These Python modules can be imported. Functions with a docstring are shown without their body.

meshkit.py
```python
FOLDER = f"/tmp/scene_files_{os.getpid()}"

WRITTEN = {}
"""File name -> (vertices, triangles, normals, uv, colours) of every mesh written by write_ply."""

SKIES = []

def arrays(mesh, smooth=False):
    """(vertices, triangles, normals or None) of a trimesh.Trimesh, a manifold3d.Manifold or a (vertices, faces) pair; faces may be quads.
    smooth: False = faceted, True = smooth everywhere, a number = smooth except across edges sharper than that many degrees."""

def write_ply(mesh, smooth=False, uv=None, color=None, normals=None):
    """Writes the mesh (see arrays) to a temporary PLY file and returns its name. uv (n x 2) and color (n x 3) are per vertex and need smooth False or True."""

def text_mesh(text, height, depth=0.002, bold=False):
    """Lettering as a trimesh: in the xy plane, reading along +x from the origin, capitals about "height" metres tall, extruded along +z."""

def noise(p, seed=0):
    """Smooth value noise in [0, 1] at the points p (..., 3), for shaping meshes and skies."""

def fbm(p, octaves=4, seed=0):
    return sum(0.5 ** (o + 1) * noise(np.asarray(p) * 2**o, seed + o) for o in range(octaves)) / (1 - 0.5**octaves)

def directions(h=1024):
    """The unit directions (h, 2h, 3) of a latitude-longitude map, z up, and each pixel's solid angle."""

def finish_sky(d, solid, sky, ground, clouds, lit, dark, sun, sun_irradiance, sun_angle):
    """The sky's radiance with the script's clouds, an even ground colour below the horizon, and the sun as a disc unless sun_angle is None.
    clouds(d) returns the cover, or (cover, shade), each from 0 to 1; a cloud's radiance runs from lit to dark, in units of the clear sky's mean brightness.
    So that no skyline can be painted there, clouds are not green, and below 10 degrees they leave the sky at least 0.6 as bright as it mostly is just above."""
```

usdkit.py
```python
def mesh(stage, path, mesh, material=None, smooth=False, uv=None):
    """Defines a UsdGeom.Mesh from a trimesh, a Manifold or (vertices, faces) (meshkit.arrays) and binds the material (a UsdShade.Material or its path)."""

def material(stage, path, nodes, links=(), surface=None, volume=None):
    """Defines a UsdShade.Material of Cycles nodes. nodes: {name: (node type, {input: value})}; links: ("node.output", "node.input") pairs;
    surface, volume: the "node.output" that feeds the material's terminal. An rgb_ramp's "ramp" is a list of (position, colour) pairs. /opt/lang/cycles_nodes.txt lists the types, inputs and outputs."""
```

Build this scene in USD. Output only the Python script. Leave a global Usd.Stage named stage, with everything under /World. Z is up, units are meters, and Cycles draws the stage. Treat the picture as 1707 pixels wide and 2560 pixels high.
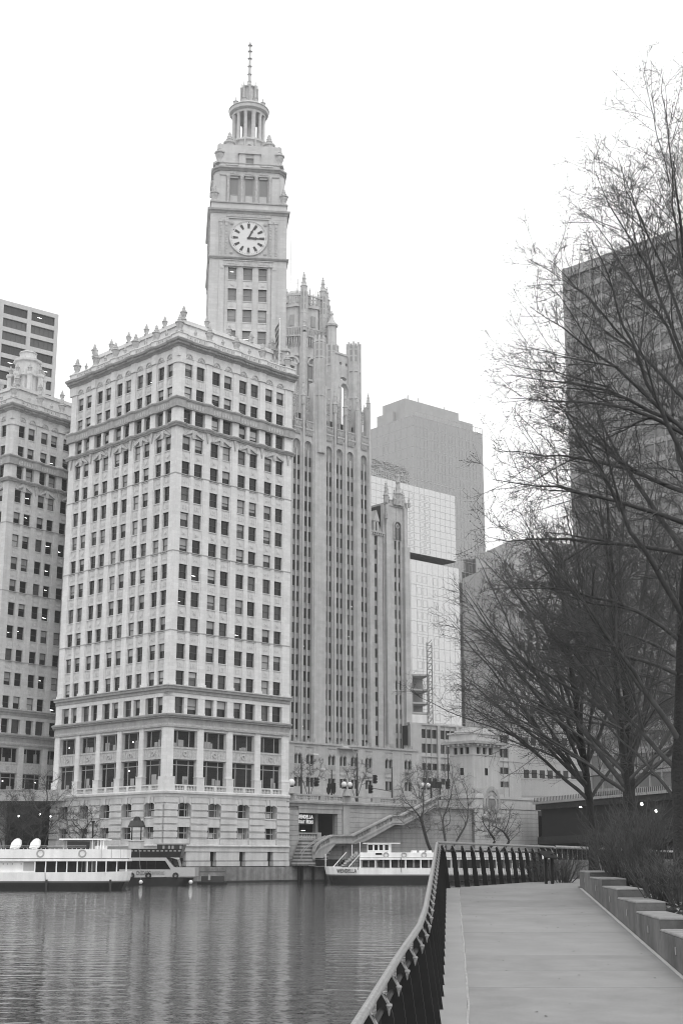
EXPOSURE, CLOUD, WBUMP, HAZE = 0.62, 9.5, 0.04, 0.00016
import math, random
import numpy as np, trimesh, usdkit, meshkit
from shapely import Polygon, box as sbox, affinity, union_all
from shapely.geometry import Point
from scipy.spatial import cKDTree
from pxr import Usd, UsdGeom, UsdLux, UsdShade, Gf, Sdf, Vt

DEBUG = False
random.seed(7); rng = np.random.default_rng(7)
stage = Usd.Stage.CreateInMemory()
UsdGeom.SetStageUpAxis(stage, 'Z'); UsdGeom.SetStageMetersPerUnit(stage, 1.0)
UsdGeom.Xform.Define(stage, '/World'); UsdGeom.Scope.Define(stage, '/World/Looks')

# ------------------------------------------------------------------ camera, sky, sun, exposure
FPX, CX, CY, YH, HC = 3450.0, 853.5, 1280.0, 2147.0, 3.25        # focal length and horizon measured in pixels of the 1707 x 2560 photograph, eye height above water
TH = math.atan((YH - CY) / FPX); CT, ST = math.cos(TH), math.sin(TH)
cam = UsdGeom.Camera.Define(stage, '/World/camera')
cam.AddTranslateOp().Set(Gf.Vec3d(0, 0, HC)); cam.AddRotateXOp().Set(90 + math.degrees(TH))
cam.CreateHorizontalApertureAttr(24.0); cam.CreateVerticalApertureAttr(36.0); cam.CreateFocalLengthAttr(24.0 * FPX / 1707)
cam.CreateClippingRangeAttr(Gf.Vec2f(0.1, 20000)); cam.CreateExposureAttr(EXPOSURE)
SUN_EL, SUN_AZ = math.radians(58), math.radians(150)              # direction towards the (veiled) sun: high, behind the camera on its right
sun = UsdLux.DistantLight.Define(stage, '/World/sun')
sun.CreateIntensityAttr(0.14); sun.CreateAngleAttr(25.0); sun.CreateNormalizeAttr(True); sun.CreateColorAttr(Gf.Vec3f(1.0, 0.995, 0.985))
sun.AddRotateZOp().Set(-math.degrees(SUN_AZ)); sun.AddRotateXOp().Set(-(90 - math.degrees(SUN_EL)))
SKYMAT = usdkit.material(stage, '/World/Looks/overcast_sky', {
    's': ('sky_texture', {'sky_type': 'single_scattering', 'sun_disc': False, 'sun_elevation': SUN_EL, 'sun_rotation': SUN_AZ, 'aerosol_density': 4.0}),
    'g': ('hsv', {'saturation': 0.0, 'value': 1.0}),
    'tc': ('texture_coordinate', {}), 'mp': ('mapping', {'scale': (1.2, 1.2, 2.6)}),
    'n': ('noise_texture', {'scale': 1.6, 'detail': 5.0, 'roughness': 0.5}),
    'r': ('rgb_ramp', {'ramp': [(0.25, (CLOUD * .93,) * 3), (0.75, (CLOUD * 1.07,) * 3)]}),
    'm': ('mix', {'fac': 0.88}), 'b': ('background_shader', {'strength': 0.1})},
    [('s.color', 'g.color'), ('g.color', 'm.color1'), ('tc.generated', 'mp.vector'), ('mp.vector', 'n.vector'), ('n.fac', 'r.fac'), ('r.color', 'm.color2'), ('m.color', 'b.color')], surface='b.background')
dome = UsdLux.DomeLight.Define(stage, '/World/sky'); dome.CreateIntensityAttr(1.0)
UsdShade.MaterialBindingAPI.Apply(dome.GetPrim()).Bind(SKYMAT)
dome.GetPrim().SetCustomDataByKey('kind', 'structure')

# ------------------------------------------------------------------ measuring helpers
def ray(x, y):
    a, b = x - CX, CY - y
    return np.array([a, FPX * CT - b * ST, FPX * ST + b * CT])
def atY(x, y, Y):
    d = ray(x, y); t = Y / d[1]; return np.array([d[0] * t, Y, HC + d[2] * t])
def on(fr, x, y):
    """where the sight line of a photograph pixel meets the plane of a facade: (u, z)"""
    d = ray(x, y); t = (fr.N @ fr.O) / (fr.N @ d[:2]); return float((d[:2] * t - fr.O) @ fr.U), float(d[2] * t + HC)

class Frame:
    """a wall's own axes: u along it, n out of it, z up"""
    def __init__(s, O, az, flip=1):
        a = math.radians(az); s.O = np.array(O[:2], float); s.U = np.array([math.sin(a), math.cos(a)]); s.N = np.array([s.U[1], -s.U[0]]) * flip; s.flip = flip
    def P(s, u, n, z): return np.array([*(s.O + s.U * u + s.N * n), z])
    def at(s, u, n, az=None):
        f = Frame(s.O + s.U * u + s.N * n, 0); f.U, f.N, f.flip = s.U, s.N, s.flip; return f
WORLD = Frame((0, 0), 90)                                          # u = x, n = -y

BOXF = np.array([[0,2,1],[0,3,2],[4,5,6],[4,6,7],[0,1,5],[0,5,4],[1,2,6],[1,6,5],[2,3,7],[2,7,6],[3,0,4],[3,4,7]])
class MB:
    """collects shapes that become ONE mesh of the scene"""
    def __init__(s): s.V, s.F, s.n = [], [], 0
    def add(s, v, f, flip=False):
        v, f = np.asarray(v, float), np.asarray(f, int)
        if flip: f = f[:, ::-1]
        s.V.append(v); s.F.append(f + s.n); s.n += len(v); return s
    def tm(s, m, fr=None):
        v = np.array(m.vertices)
        if fr is not None: v = np.stack([*(fr.O[:, None] + fr.U[:, None] * v[:, 0] + fr.N[:, None] * v[:, 1]), v[:, 2]], 1)
        return s.add(v, m.faces, fr is not None and fr.flip * 1 > 0)
    def box(s, fr, u0, u1, n0, n1, z0, z1):
        c = [(u0,n0),(u1,n0),(u1,n1),(u0,n1)]
        v = [fr.P(u, n, z) for z in (z0, z1) for u, n in c]
        return s.add(v, BOXF, fr.flip > 0)
    def quadbox(s, bottom, top):
        return s.add(list(bottom) + list(top), BOXF)
    def ext(s, fr, poly, n0, n1):
        for g in getattr(poly, 'geoms', [poly]):
            if g.is_empty or g.area < 1e-6: continue
            m = trimesh.creation.extrude_polygon(g, n1 - n0, engine='earcut'); v = np.array(m.vertices)
            s.add([fr.P(a, n0 + c, b) for a, b, c in v], m.faces, fr.flip < 0)
        return s
    def plan(s, poly, z0, z1):
        for g in getattr(poly, 'geoms', [poly]):
            m = trimesh.creation.extrude_polygon(g, z1 - z0, engine='earcut'); v = np.array(m.vertices); v[:, 2] += z0; s.add(v, m.faces)
        return s
    def lathe(s, prof, c, sides=12, cap=True):
        a = np.arange(sides) * 2 * math.pi / sides; pr = np.array(prof, float)
        v = np.stack([c[0] + np.outer(pr[:, 0], np.cos(a)), c[1] + np.outer(pr[:, 0], np.sin(a)), c[2] + np.repeat(pr[:, 1:2], sides, 1)], -1).reshape(-1, 3)
        i, j = np.meshgrid(np.arange(len(pr) - 1), np.arange(sides), indexing='ij'); i, j = i.ravel(), j.ravel(); k = (j + 1) % sides
        q = np.stack([i*sides+j, i*sides+k, (i+1)*sides+k, (i+1)*sides+j], 1)
        return s.add(v, np.vstack([q[:, [0,1,2]], q[:, [0,2,3]]]))
    def tube(s, pts, r, sides=6, caps=True):
        p = np.asarray(pts, float); r = np.broadcast_to(r, (len(p),)).astype(float)
        t = np.gradient(p, axis=0); t /= np.linalg.norm(t, axis=1, keepdims=True) + 1e-12
        ref = np.array([0, 0, 1.]) if abs(t[0, 2]) < .9 else np.array([1., 0, 0])
        a = np.cross(t, ref); a /= np.linalg.norm(a, axis=1, keepdims=True) + 1e-9; b = np.cross(t, a)
        th = np.arange(sides) * 2 * math.pi / sides
        v = p[:, None] + r[:, None, None] * (np.cos(th)[None, :, None] * a[:, None] + np.sin(th)[None, :, None] * b[:, None])
        n = len(p); v = v.reshape(-1, 3); i, j = np.meshgrid(np.arange(n - 1), np.arange(sides), indexing='ij'); i, j = i.ravel(), j.ravel(); k = (j + 1) % sides
        q = np.stack([i*sides+j, (i+1)*sides+j, (i+1)*sides+k, i*sides+k], 1); f = np.vstack([q[:, [0,2,1]], q[:, [0,3,2]]])
        if caps:
            v = np.vstack([v, p[:1], p[-1:]]); m = n * sides
            f = np.vstack([f, [[m, k2, (k2 + 1) % sides] for k2 in range(sides)], [[m + 1, (n-1)*sides + (k2 + 1) % sides, (n-1)*sides + k2] for k2 in range(sides)]])
        return s.add(v, f)
    def sweep(s, path, prof, closed=False):
        """profile of (out, z) pairs along a plan path; the outside is to the right of the walking direction"""
        p = np.asarray(path, float)[:, :2]; n = len(p)
        d = np.roll(p, -1, 0) - p; L = np.linalg.norm(d, axis=1, keepdims=True); d = d / np.maximum(L, 1e-9)
        if closed: dp = np.roll(d, 1, 0)
        else: d[-1] = d[-2]; dp = np.vstack([d[:1], d[:-1]])
        n1, n2 = np.stack([dp[:, 1], -dp[:, 0]], 1), np.stack([d[:, 1], -d[:, 0]], 1)
        m = n1 + n2; m /= np.maximum((m * n2).sum(1, keepdims=True), .25)
        pr = np.asarray(prof, float); K = len(pr)
        v = np.concatenate([np.repeat((p[:, None] + m[:, None] * pr[None, :, :1]), 1, 1), np.broadcast_to(pr[None, :, 1:], (n, K, 1))], 2).reshape(-1, 3)
        N = n if closed else n - 1; f = []
        for i in range(N):
            a, b = i * K, ((i + 1) % n) * K
            for k in range(K - 1): f += [[a+k, b+k, b+k+1], [a+k, b+k+1, a+k+1]]
        if not closed:
            f += [[0, k, k + 1] for k in range(1, K - 1)] + [[(n-1)*K, (n-1)*K + k + 1, (n-1)*K + k] for k in range(1, K - 1)]
        return s.add(v, f)
    def blob(s, c, r, sub=1):
        m = trimesh.creation.icosphere(sub, 1.0); return s.add(np.array(m.vertices) * r + c, m.faces)
    def build(s, name, mat, parent=None, smooth=False, label=None, kind=None):
        return obj(name, (np.vstack(s.V), np.vstack(s.F)), mat, parent, smooth, label, kind)

used = {}
def numbered(base, name):
    k = used.get((base, name), 0); used[(base, name)] = k + 1
    return name if k == 0 else f'{name}_{k:03d}'
def obj(name, mesh, mat, parent=None, smooth=False, label=None, kind=None):
    base = str(parent.GetPath()) if parent else '/World'
    p = usdkit.mesh(stage, f'{base}/{numbered(base, name)}', mesh, mat, smooth).GetPrim()
    if label: p.SetCustomDataByKey('label', label)
    if kind: p.SetCustomDataByKey('kind', kind)
    return p
def tag(p, label, cat, group=None):
    p.SetCustomDataByKey('label', label); p.SetCustomDataByKey('category', cat)
    if group: p.SetCustomDataByKey('group', group)
    return p
def thing(name, label, cat, group=None):
    return tag(UsdGeom.Xform.Define(stage, '/World/' + numbered('/World', name)).GetPrim(), label, cat, group)
def struct(p): p.SetCustomDataByKey('kind', 'structure'); return p

# ------------------------------------------------------------------ materials (the photograph is black and white, so every colour is a grey)
def g3(c): return (c, c, c)
def MAT(name, c, rough=.6, var=.12, scale=.35, streak=0., bump=0., bscale=8., brick=None, metal=0., spec=.5, coat=0., grain=0.):
    """grey surface with blotches (var), vertical weather streaks, fine relief, and optional block joints brick=(width, height, azimuth, joint depth)"""
    N = {'geo': ('geometry', {}), 'n1': ('noise_texture', {'scale': scale, 'detail': 6., 'roughness': .6}),
         'r1': ('map_range', {'from_min': .3, 'from_max': .7, 'to_min': 1 - var, 'to_max': 1 + var}),
         'base': ('color', {'value': g3(c)}), 'm1': ('mix', {'mix_type': 'multiply', 'fac': 1.}), 'c1': ('combine_color', {}),
         'p': ('principled_bsdf', {'roughness': rough, 'metallic': metal, 'specular_ior_level': spec, 'coat_weight': coat})}
    L = [('geo.position', 'n1.vector'), ('n1.fac', 'r1.value'), ('base.color', 'm1.color1'), ('r1.result', 'c1.r'), ('r1.result', 'c1.g'), ('r1.result', 'c1.b'), ('c1.color', 'm1.color2')]
    out = 'm1.color'; k = [1]
    def mul(src):
        nonlocal out
        k[0] += 1; m = f'm{k[0]}'; c_ = f'c{k[0]}'
        N[m] = ('mix', {'mix_type': 'multiply', 'fac': 1.}); N[c_] = ('combine_color', {})
        L.extend([(out, m + '.color1'), (src, c_ + '.r'), (src, c_ + '.g'), (src, c_ + '.b'), (c_ + '.color', m + '.color2')]); out = m + '.color'
    if streak:
        N['mp'] = ('mapping', {'scale': (1.6, 1.6, .07)}); N['n2'] = ('noise_texture', {'scale': 1., 'detail': 4.}); N['r2'] = ('map_range', {'from_min': .35, 'from_max': .7, 'to_min': 1., 'to_max': 1 - streak, 'clamp': True})
        L += [('geo.position', 'mp.vector'), ('mp.vector', 'n2.vector'), ('n2.fac', 'r2.value')]; mul('r2.result')
    if grain:
        N['n4'] = ('noise_texture', {'scale': 60., 'detail': 2.}); N['r4'] = ('map_range', {'from_min': .3, 'from_max': .7, 'to_min': 1 - grain, 'to_max': 1 + grain})
        L += [('geo.position', 'n4.vector'), ('n4.fac', 'r4.value')]; mul('r4.result')
    if brick:
        w, h, az, dark = brick; a = math.radians(az)
        ux, uy = math.sin(a) + math.cos(a), math.cos(a) - math.sin(a)
        N['sx'] = ('separate_xyz', {}); N['mx'] = ('math', {'math_type': 'multiply', 'value2': ux}); N['my'] = ('math', {'math_type': 'multiply_add', 'value2': uy}); N['cx'] = ('combine_xyz', {})
        N['bt'] = ('brick_texture', {'color1': g3(1.05), 'color2': g3(.93), 'mortar': g3(1 - dark), 'scale': 1., 'mortar_size': .018, 'mortar_smooth': .2, 'bias': 0., 'brick_width': w, 'row_height': h})
        L += [('geo.position', 'sx.vector'), ('sx.x', 'mx.value1'), ('sx.y', 'my.value1'), ('mx.value', 'my.value3'), ('my.value', 'cx.x'), ('sx.z', 'cx.y'), ('cx.vector', 'bt.vector')]
        k[0] += 1; m = f'm{k[0]}'; N[m] = ('mix', {'mix_type': 'multiply', 'fac': 1.}); L += [(out, m + '.color1'), ('bt.color', m + '.color2')]; out = m + '.color'
    if bump:
        N['n3'] = ('noise_texture', {'scale': bscale, 'detail': 5.}); N['b'] = ('bump', {'strength': bump, 'distance': .05})
        L += [('geo.position', 'n3.vector'), ('n3.fac', 'b.height'), ('b.normal', 'p.normal')]
    L.append((out, 'p.base_color'))
    return usdkit.material(stage, '/World/Looks/' + name, N, L, surface='p.BSDF')
def GLASS(name, c, rough=.04, spec=.5, ripple=0., metal=0., rs=.25):
    N = {'p': ('principled_bsdf', {'base_color': g3(c), 'roughness': rough, 'specular_ior_level': spec, 'metallic': metal})}; L = []
    if ripple:
        N |= {'geo': ('geometry', {}), 'n': ('noise_texture', {'scale': rs, 'detail': 2.}), 'b': ('bump', {'strength': ripple, 'distance': .3})}
        L = [('geo.position', 'n.vector'), ('n.fac', 'b.height'), ('b.normal', 'p.normal')]
    return usdkit.material(stage, '/World/Looks/' + name, N, L, surface='p.BSDF')
def EMIT(name, s): return usdkit.material(stage, '/World/Looks/' + name, {'e': ('emission', {'color': g3(1.), 'strength': s})}, [], surface='e.emission')
AS, AW, AT, AA = 44.67, -45.33, 82.9, 37.0
M = {}
M['terra'] = MAT('white_terracotta', .65, .55, .07, .25, .10, brick=(1.1, .47, AS, .10))
M['terra_orn'] = MAT('terracotta_ornament', .43, .6, .22, 3.0, .06, bump=.9, bscale=4.5)
M['terra_sp'] = MAT('terracotta_spandrel', .55, .6, .10, 1.5, .08, bump=.4, bscale=5.)
M['terra_tower'] = MAT('tower_terracotta', .49, .55, .07, .25, .10, brick=(1.0, .45, AT, .10))
M['terra_annex'] = MAT('annex_terracotta', .57, .55, .08, .25, .12, brick=(1.1, .47, AA, .10))
M['granite'] = MAT('rusticated_granite', .56, .7, .12, .6, .16, bump=.3, bscale=3.)
M['cornice'] = MAT('weathered_cornice', .35, .65, .18, 1.2, .15, bump=.5, bscale=5.)
M['roof'] = MAT('flat_roof', .25, .8, .15)
M['inside'] = MAT('dark_room', .03, .9, .1)
M['sash'] = MAT('dark_sash', .055, .5, .1)
M['sash_light'] = MAT('pale_sash', .30, .5, .1)
M['pane0'] = GLASS('pane_dark', .008, .03, .30); M['pane1'] = GLASS('pane_deep', .015, .05, .30); M['pane2'] = GLASS('pane_mid', .035, .05, .4); M['pane3'] = GLASS('pane_grey', .08, .06, .45)
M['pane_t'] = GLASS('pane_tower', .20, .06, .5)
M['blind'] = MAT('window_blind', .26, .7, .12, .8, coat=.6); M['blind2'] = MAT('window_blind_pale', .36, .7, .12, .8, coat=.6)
M['limestone'] = MAT('gothic_limestone', .46, .75, .13, .22, .14, brick=(1.5, .75, 47.9, .06))
M['lime_orn'] = MAT('gothic_tracery', .40, .8, .22, 1.6, .1, bump=.8, bscale=3.)
M['metal_sp'] = MAT('cast_spandrel', .27, .5, .12, .8)
M['lime_low'] = MAT('pale_limestone', .42, .75, .10, .3, .12)
M['conc'] = MAT('pale_concrete', .48, .75, .07, .15, .10)
M['esp'] = MAT('esplanade_stone', .36, .8, .16, .35, .25, bump=.2, bscale=4.)
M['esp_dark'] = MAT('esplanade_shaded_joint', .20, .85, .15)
M['quay'] = MAT('quay_concrete', .22, .85, .35, .7, .35, bump=.5, bscale=3.)
M['quay_wet'] = MAT('quay_waterline', .04, .4, .3, 1.)
M['house'] = MAT('bridge_house_stone', .50, .75, .10, .25, .16)
M['black'] = MAT('black_opening', .012, .9, .05)
M['white'] = MAT('white_boat_paint', .86, .35, .07, .8, .12)
M['grey_paint'] = MAT('grey_boat_paint', .42, .4, .05, .5, .05)
M['hull'] = MAT('black_hull', .014, .35, .2, .6)
M['band'] = MAT('hull_band', .22, .5, .1)
M['steel'] = MAT('dark_steel', .014, .5, .25, 3., spec=.25)
M['galv'] = MAT('galvanised_tube', .27, .42, .26, 26., metal=.3, grain=.16)
M['pave'] = MAT('walkway_concrete', .222, .8, .13, 1.3, grain=.09, bump=.06, bscale=60.)
M['pave2'] = MAT('walkway_concrete_pale', .26, .8, .10, 1.1, grain=.05, bump=.06, bscale=60.)
M['stepped'] = MAT('grey_panel_wall', .40, .7, .06, .3, .08)
M['pave_b'] = MAT('walkway_concrete_b', .232, .8, .12, .9, grain=.09, bump=.06, bscale=60.); M['pave_c'] = MAT('walkway_concrete_c', .212, .8, .14, 1.7, grain=.09, bump=.06, bscale=60.)
M['plate2'] = MAT('bronze_plate', .20, .5, .1)
M['sealant'] = MAT('joint_sealant', .34, .7, .3, 12.)
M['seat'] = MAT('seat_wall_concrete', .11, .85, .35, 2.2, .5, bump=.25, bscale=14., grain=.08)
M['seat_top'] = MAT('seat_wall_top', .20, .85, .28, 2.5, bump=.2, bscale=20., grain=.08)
M['mulch'] = MAT('mulch', .030, .95, .5, 6., bump=1., bscale=18.)
M['leaf'] = MAT('dead_leaf', .16, .8, .4, 9.)
M['bark'] = MAT('bark', .022, .9, .35, 4., bump=.8, bscale=22.)
M['bark2'] = MAT('bark_branches', .055, .85, .35, 6.)
M['twig'] = MAT('twig_bark', .06, .8, .4, 2.)
M['twig_far'] = MAT('far_twig_bark', .045, .8, .3, 2.)
M['shrub'] = MAT('shrub_twigs', .055, .8, .5, 6.)
M['lampwhite'] = MAT('white_globe', .66, .3, .02)
M['post'] = MAT('lamp_post_paint', .035, .5, .1)
M['bridge'] = MAT('bridge_steel', .012, .6, .2, .5, .2)
M['road'] = MAT('asphalt', .06, .9, .15, .8)
M['land'] = MAT('river_bed', .05, .9, .2, .2)
M['lit'] = EMIT('lamp_light', 4.0); M['lit2'] = EMIT('ceiling_light', 2.2)
M['sign'] = EMIT('sign_letters', .55)
M['mirror'] = GLASS('sky_glass', .47, .03, .5, .05, .9, .12)
M['mirror2'] = GLASS('grey_glass', .25, .05, .5, .04, .9, .10)
M['mull'] = MAT('glass_wall_mullion', .36, .5, .05)
M['slab_glass'] = GLASS('slab_glass', .16, .06, .5, .03)
M['clockface'] = MAT('clock_enamel', .62, .4, .02)
M['fin2'] = MAT('slab_fin_paint', .27, .5, .06, .3); M['spand2'] = MAT('slab_spandrel', .27, .5, .06, .3, .1)
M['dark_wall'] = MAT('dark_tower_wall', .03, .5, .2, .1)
M['slab_metal'] = MAT('slab_metal', .32, .5, .08, .3, .1)
M['slab_fin'] = MAT('slab_fin', .40, .5, .08, .3)
M['flag'] = MAT('flag_cloth', .25, .8, .5, 2.)
M['stone_face'] = MAT('relief_stone', .38, .8, .2, 2., .2, bump=.6, bscale=5.)
M['paleplate'] = MAT('wall_plate', .33, .5, .1)
M['ink'] = MAT('dark_lettering', .05, .6, .05)
def pane_mat(lo=0): return M[random.choice(['pane0', 'pane0', 'pane1', 'pane1', 'pane2', 'pane3'][lo:])]
# ------------------------------------------------------------------ ground, water, banks
PW = 1.55
def wedge(pts, z0, z1): m = MB(); m.plan(Polygon(pts), z0, z1); return m
C0 = np.array([-23.75, 190.0])                                     # the corner of the white building that points at the camera
FS, FW = Frame(C0, AS), Frame(C0, AW, -1)
LS, LW = 22.8, 27.1
m = MB(); m.plan(sbox(-6000, -300, 6000, 9000), -3.2, -3.0); struct(m.build('ground', M['land']))
WATERM = usdkit.material(stage, '/World/Looks/river_water', {
    'geo': ('geometry', {}), 'mp': ('mapping', {'scale': (.42, 1.0, 1.)}), 'n': ('noise_texture', {'scale': 1.35, 'detail': 2., 'roughness': .5, 'distortion': .3}),
    'mp2': ('mapping', {'scale': (.65, 1.3, 1.)}), 'n2': ('noise_texture', {'scale': 4.0, 'detail': 2.}),
    'a': ('math', {'math_type': 'multiply_add', 'value2': .22}), 'b': ('bump', {'strength': 1.0, 'distance': WBUMP}),
    'p': ('principled_bsdf', {'base_color': g3(.012), 'roughness': .02, 'ior': 1.38})},
    [('geo.position', 'mp.vector'), ('mp.vector', 'n.vector'), ('geo.position', 'mp2.vector'), ('mp2.vector', 'n2.vector'), ('n2.fac', 'a.value1'), ('n.fac', 'a.value3'), ('a.value', 'b.height'), ('b.normal', 'p.normal')], surface='p.BSDF')
m = MB(); m.add([[-900, -60, 0], [700, -60, 0], [700, 700, 0], [-900, 700, 0]], [[0, 1, 2], [0, 2, 3]]); struct(m.build('river', WATERM))

# ------------------------------------------------------------------ the two terracotta blocks
HEADS = [28.6 + 3.785 * k for k in range(10)]
def ring(paths_lo, prof): pass
def plan_path(fS, fW, LS_, LW_, sS, pS, nS, sW, pW, nW, jog, off=0.0, wide=.12):
    """plan line of a cornice that breaks forward over every pier; from the far end of the left face round the corner to the end of the right face"""
    def side(fr, s, p, n, L):
        piers = [(s + p * k + .72 * p, s + p * (k + 1)) for k in range(n - 1)]
        pts = [(s - .0, off)] if not jog else [(s - .1, off + jog), (s + .28, off)]
        for a, b in piers: pts += [(a - wide, off), (a + .22, off + jog), (b - .22, off + jog), (b + wide, off)] if jog else []
        e = s + p * (n - 1) + .72 * p
        pts += [(e - wide, off), (e + .25, off + jog), (L + off + jog, off + jog)] if jog else [(L + off, off)]
        return [fr.P(u, w, 0)[:2] for u, w in pts]
    corner = fS.O + (fS.N + fW.N) * (off + jog)
    return [*reversed(side(fW, sW, pW, nW, LW_)), corner, *side(fS, sS, pS, nS, LS_)]

def dh_window(fr, u0, u1, z0, z1, parent, n=-.42, blinds=.35, glow=.06, mat='sash', split=.5, pane=None):
    """a sash window: frame, upper and lower sash, pane, sometimes a blind or a lit ceiling lamp behind the glass"""
    m = MB(); t = .09; zm = z0 + (z1 - z0) * split
    m.box(fr, u0, u0 + t, n - .1, n + .06, z0, z1).box(fr, u1 - t, u1, n - .1, n + .06, z0, z1)
    m.box(fr, u0 + t, u1 - t, n - .1, n + .055, z0, z0 + t).box(fr, u0 + t, u1 - t, n - .1, n + .055, z1 - t, z1).box(fr, u0 + t, u1 - t, n - .1, n + .05, zm - .045, zm + .045)
    w = m.build('window', M[mat], parent)
    p = MB(); p.box(fr, u0 + .05, u1 - .05, n - .08, n - .02, z0 + .05, zm - .02); p.box(fr, u0 + .05, u1 - .05, n - .08, n + .015, zm + .02, z1 - .05)
    p.build('pane', M[pane] if pane else pane_mat(), w)
    r = random.random()
    if r < blinds:
        h = random.choice([.35, .5, .5, .7, .95]); b = MB()
        zb = z1 - .06 - (z1 - z0 - .12) * h
        for a, c, d in ((max(zb, zm + .03), z1 - .08, n + .02), (zb, zm - .03, n - .015)):
            if c - a > .05: b.box(fr, u0 + .1, u1 - .1, d - .03, d + .004, a, c)
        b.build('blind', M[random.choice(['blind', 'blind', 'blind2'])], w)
    elif r < blinds + glow:
        b = MB(); za = z0 + (z1 - z0) * random.uniform(.2, .75); ua = u0 + random.uniform(.15, .5)
        b.box(fr, ua, min(u1 - .15, ua + random.uniform(.35, .9)), n - .05, n + .022, za, za + .07); b.build('ceiling_light', M['lit2'], w)
    return w

def spandrel(fr, u0, u1, z0, z1, parent, kind, mat='terra_sp'):
    m = MB(); m.box(fr, u0, u1, -.62, -.16, z0, z1); m.box(fr, u0 - .02, u1 + .02, -.6, -.07, z1 - .13, z1); m.box(fr, u0 - .02, u1 + .02, -.6, -.10, z0, z0 + .10)
    c, zc = (u0 + u1) / 2, (z0 + z1) / 2 - .02
    if kind == 0:
        for d in (-.3, 0, .3): m.box(fr, c + d - .075, c + d + .075, -.2, -.10, zc - .3, zc + .32)
    elif kind == 1:
        for d in (-.32, 0, .32): m.ext(fr, Polygon([(c + d - .14, zc), (c + d, zc - .28), (c + d + .14, zc), (c + d, zc + .28)]), -.2, -.11)
    else:
        m.box(fr, c - .3, c + .3, -.2, -.12, zc - .3, zc + .3); m.ext(fr, Point(c, zc).buffer(.2, 6), -.15, -.06)
    m.build('spandrel', M[mat], parent)

def urn(c, h, parent, mat, k=1.0, sides=12):
    w = .235 * h * k
    m = MB(); m.lathe([(0, 0), (w * .9, 0), (w * .9, .07 * h), (w * .6, .1 * h), (w * .58, .18 * h), (w * .8, .3 * h), (w * .92, .42 * h), (w * .82, .46 * h), (w * 1.08, .49 * h), (w * 1.08, .54 * h), (w * .7, .57 * h), (w * .5, .63 * h), (w * .62, .67 * h), (w * .42, .72 * h), (w * .5, .78 * h), (w * .3, .84 * h), (w * .34, .9 * h), (w * .1, 1 * h), (0, 1 * h)], c, sides)
    m.build('urn', M[mat], parent, 40)

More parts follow.
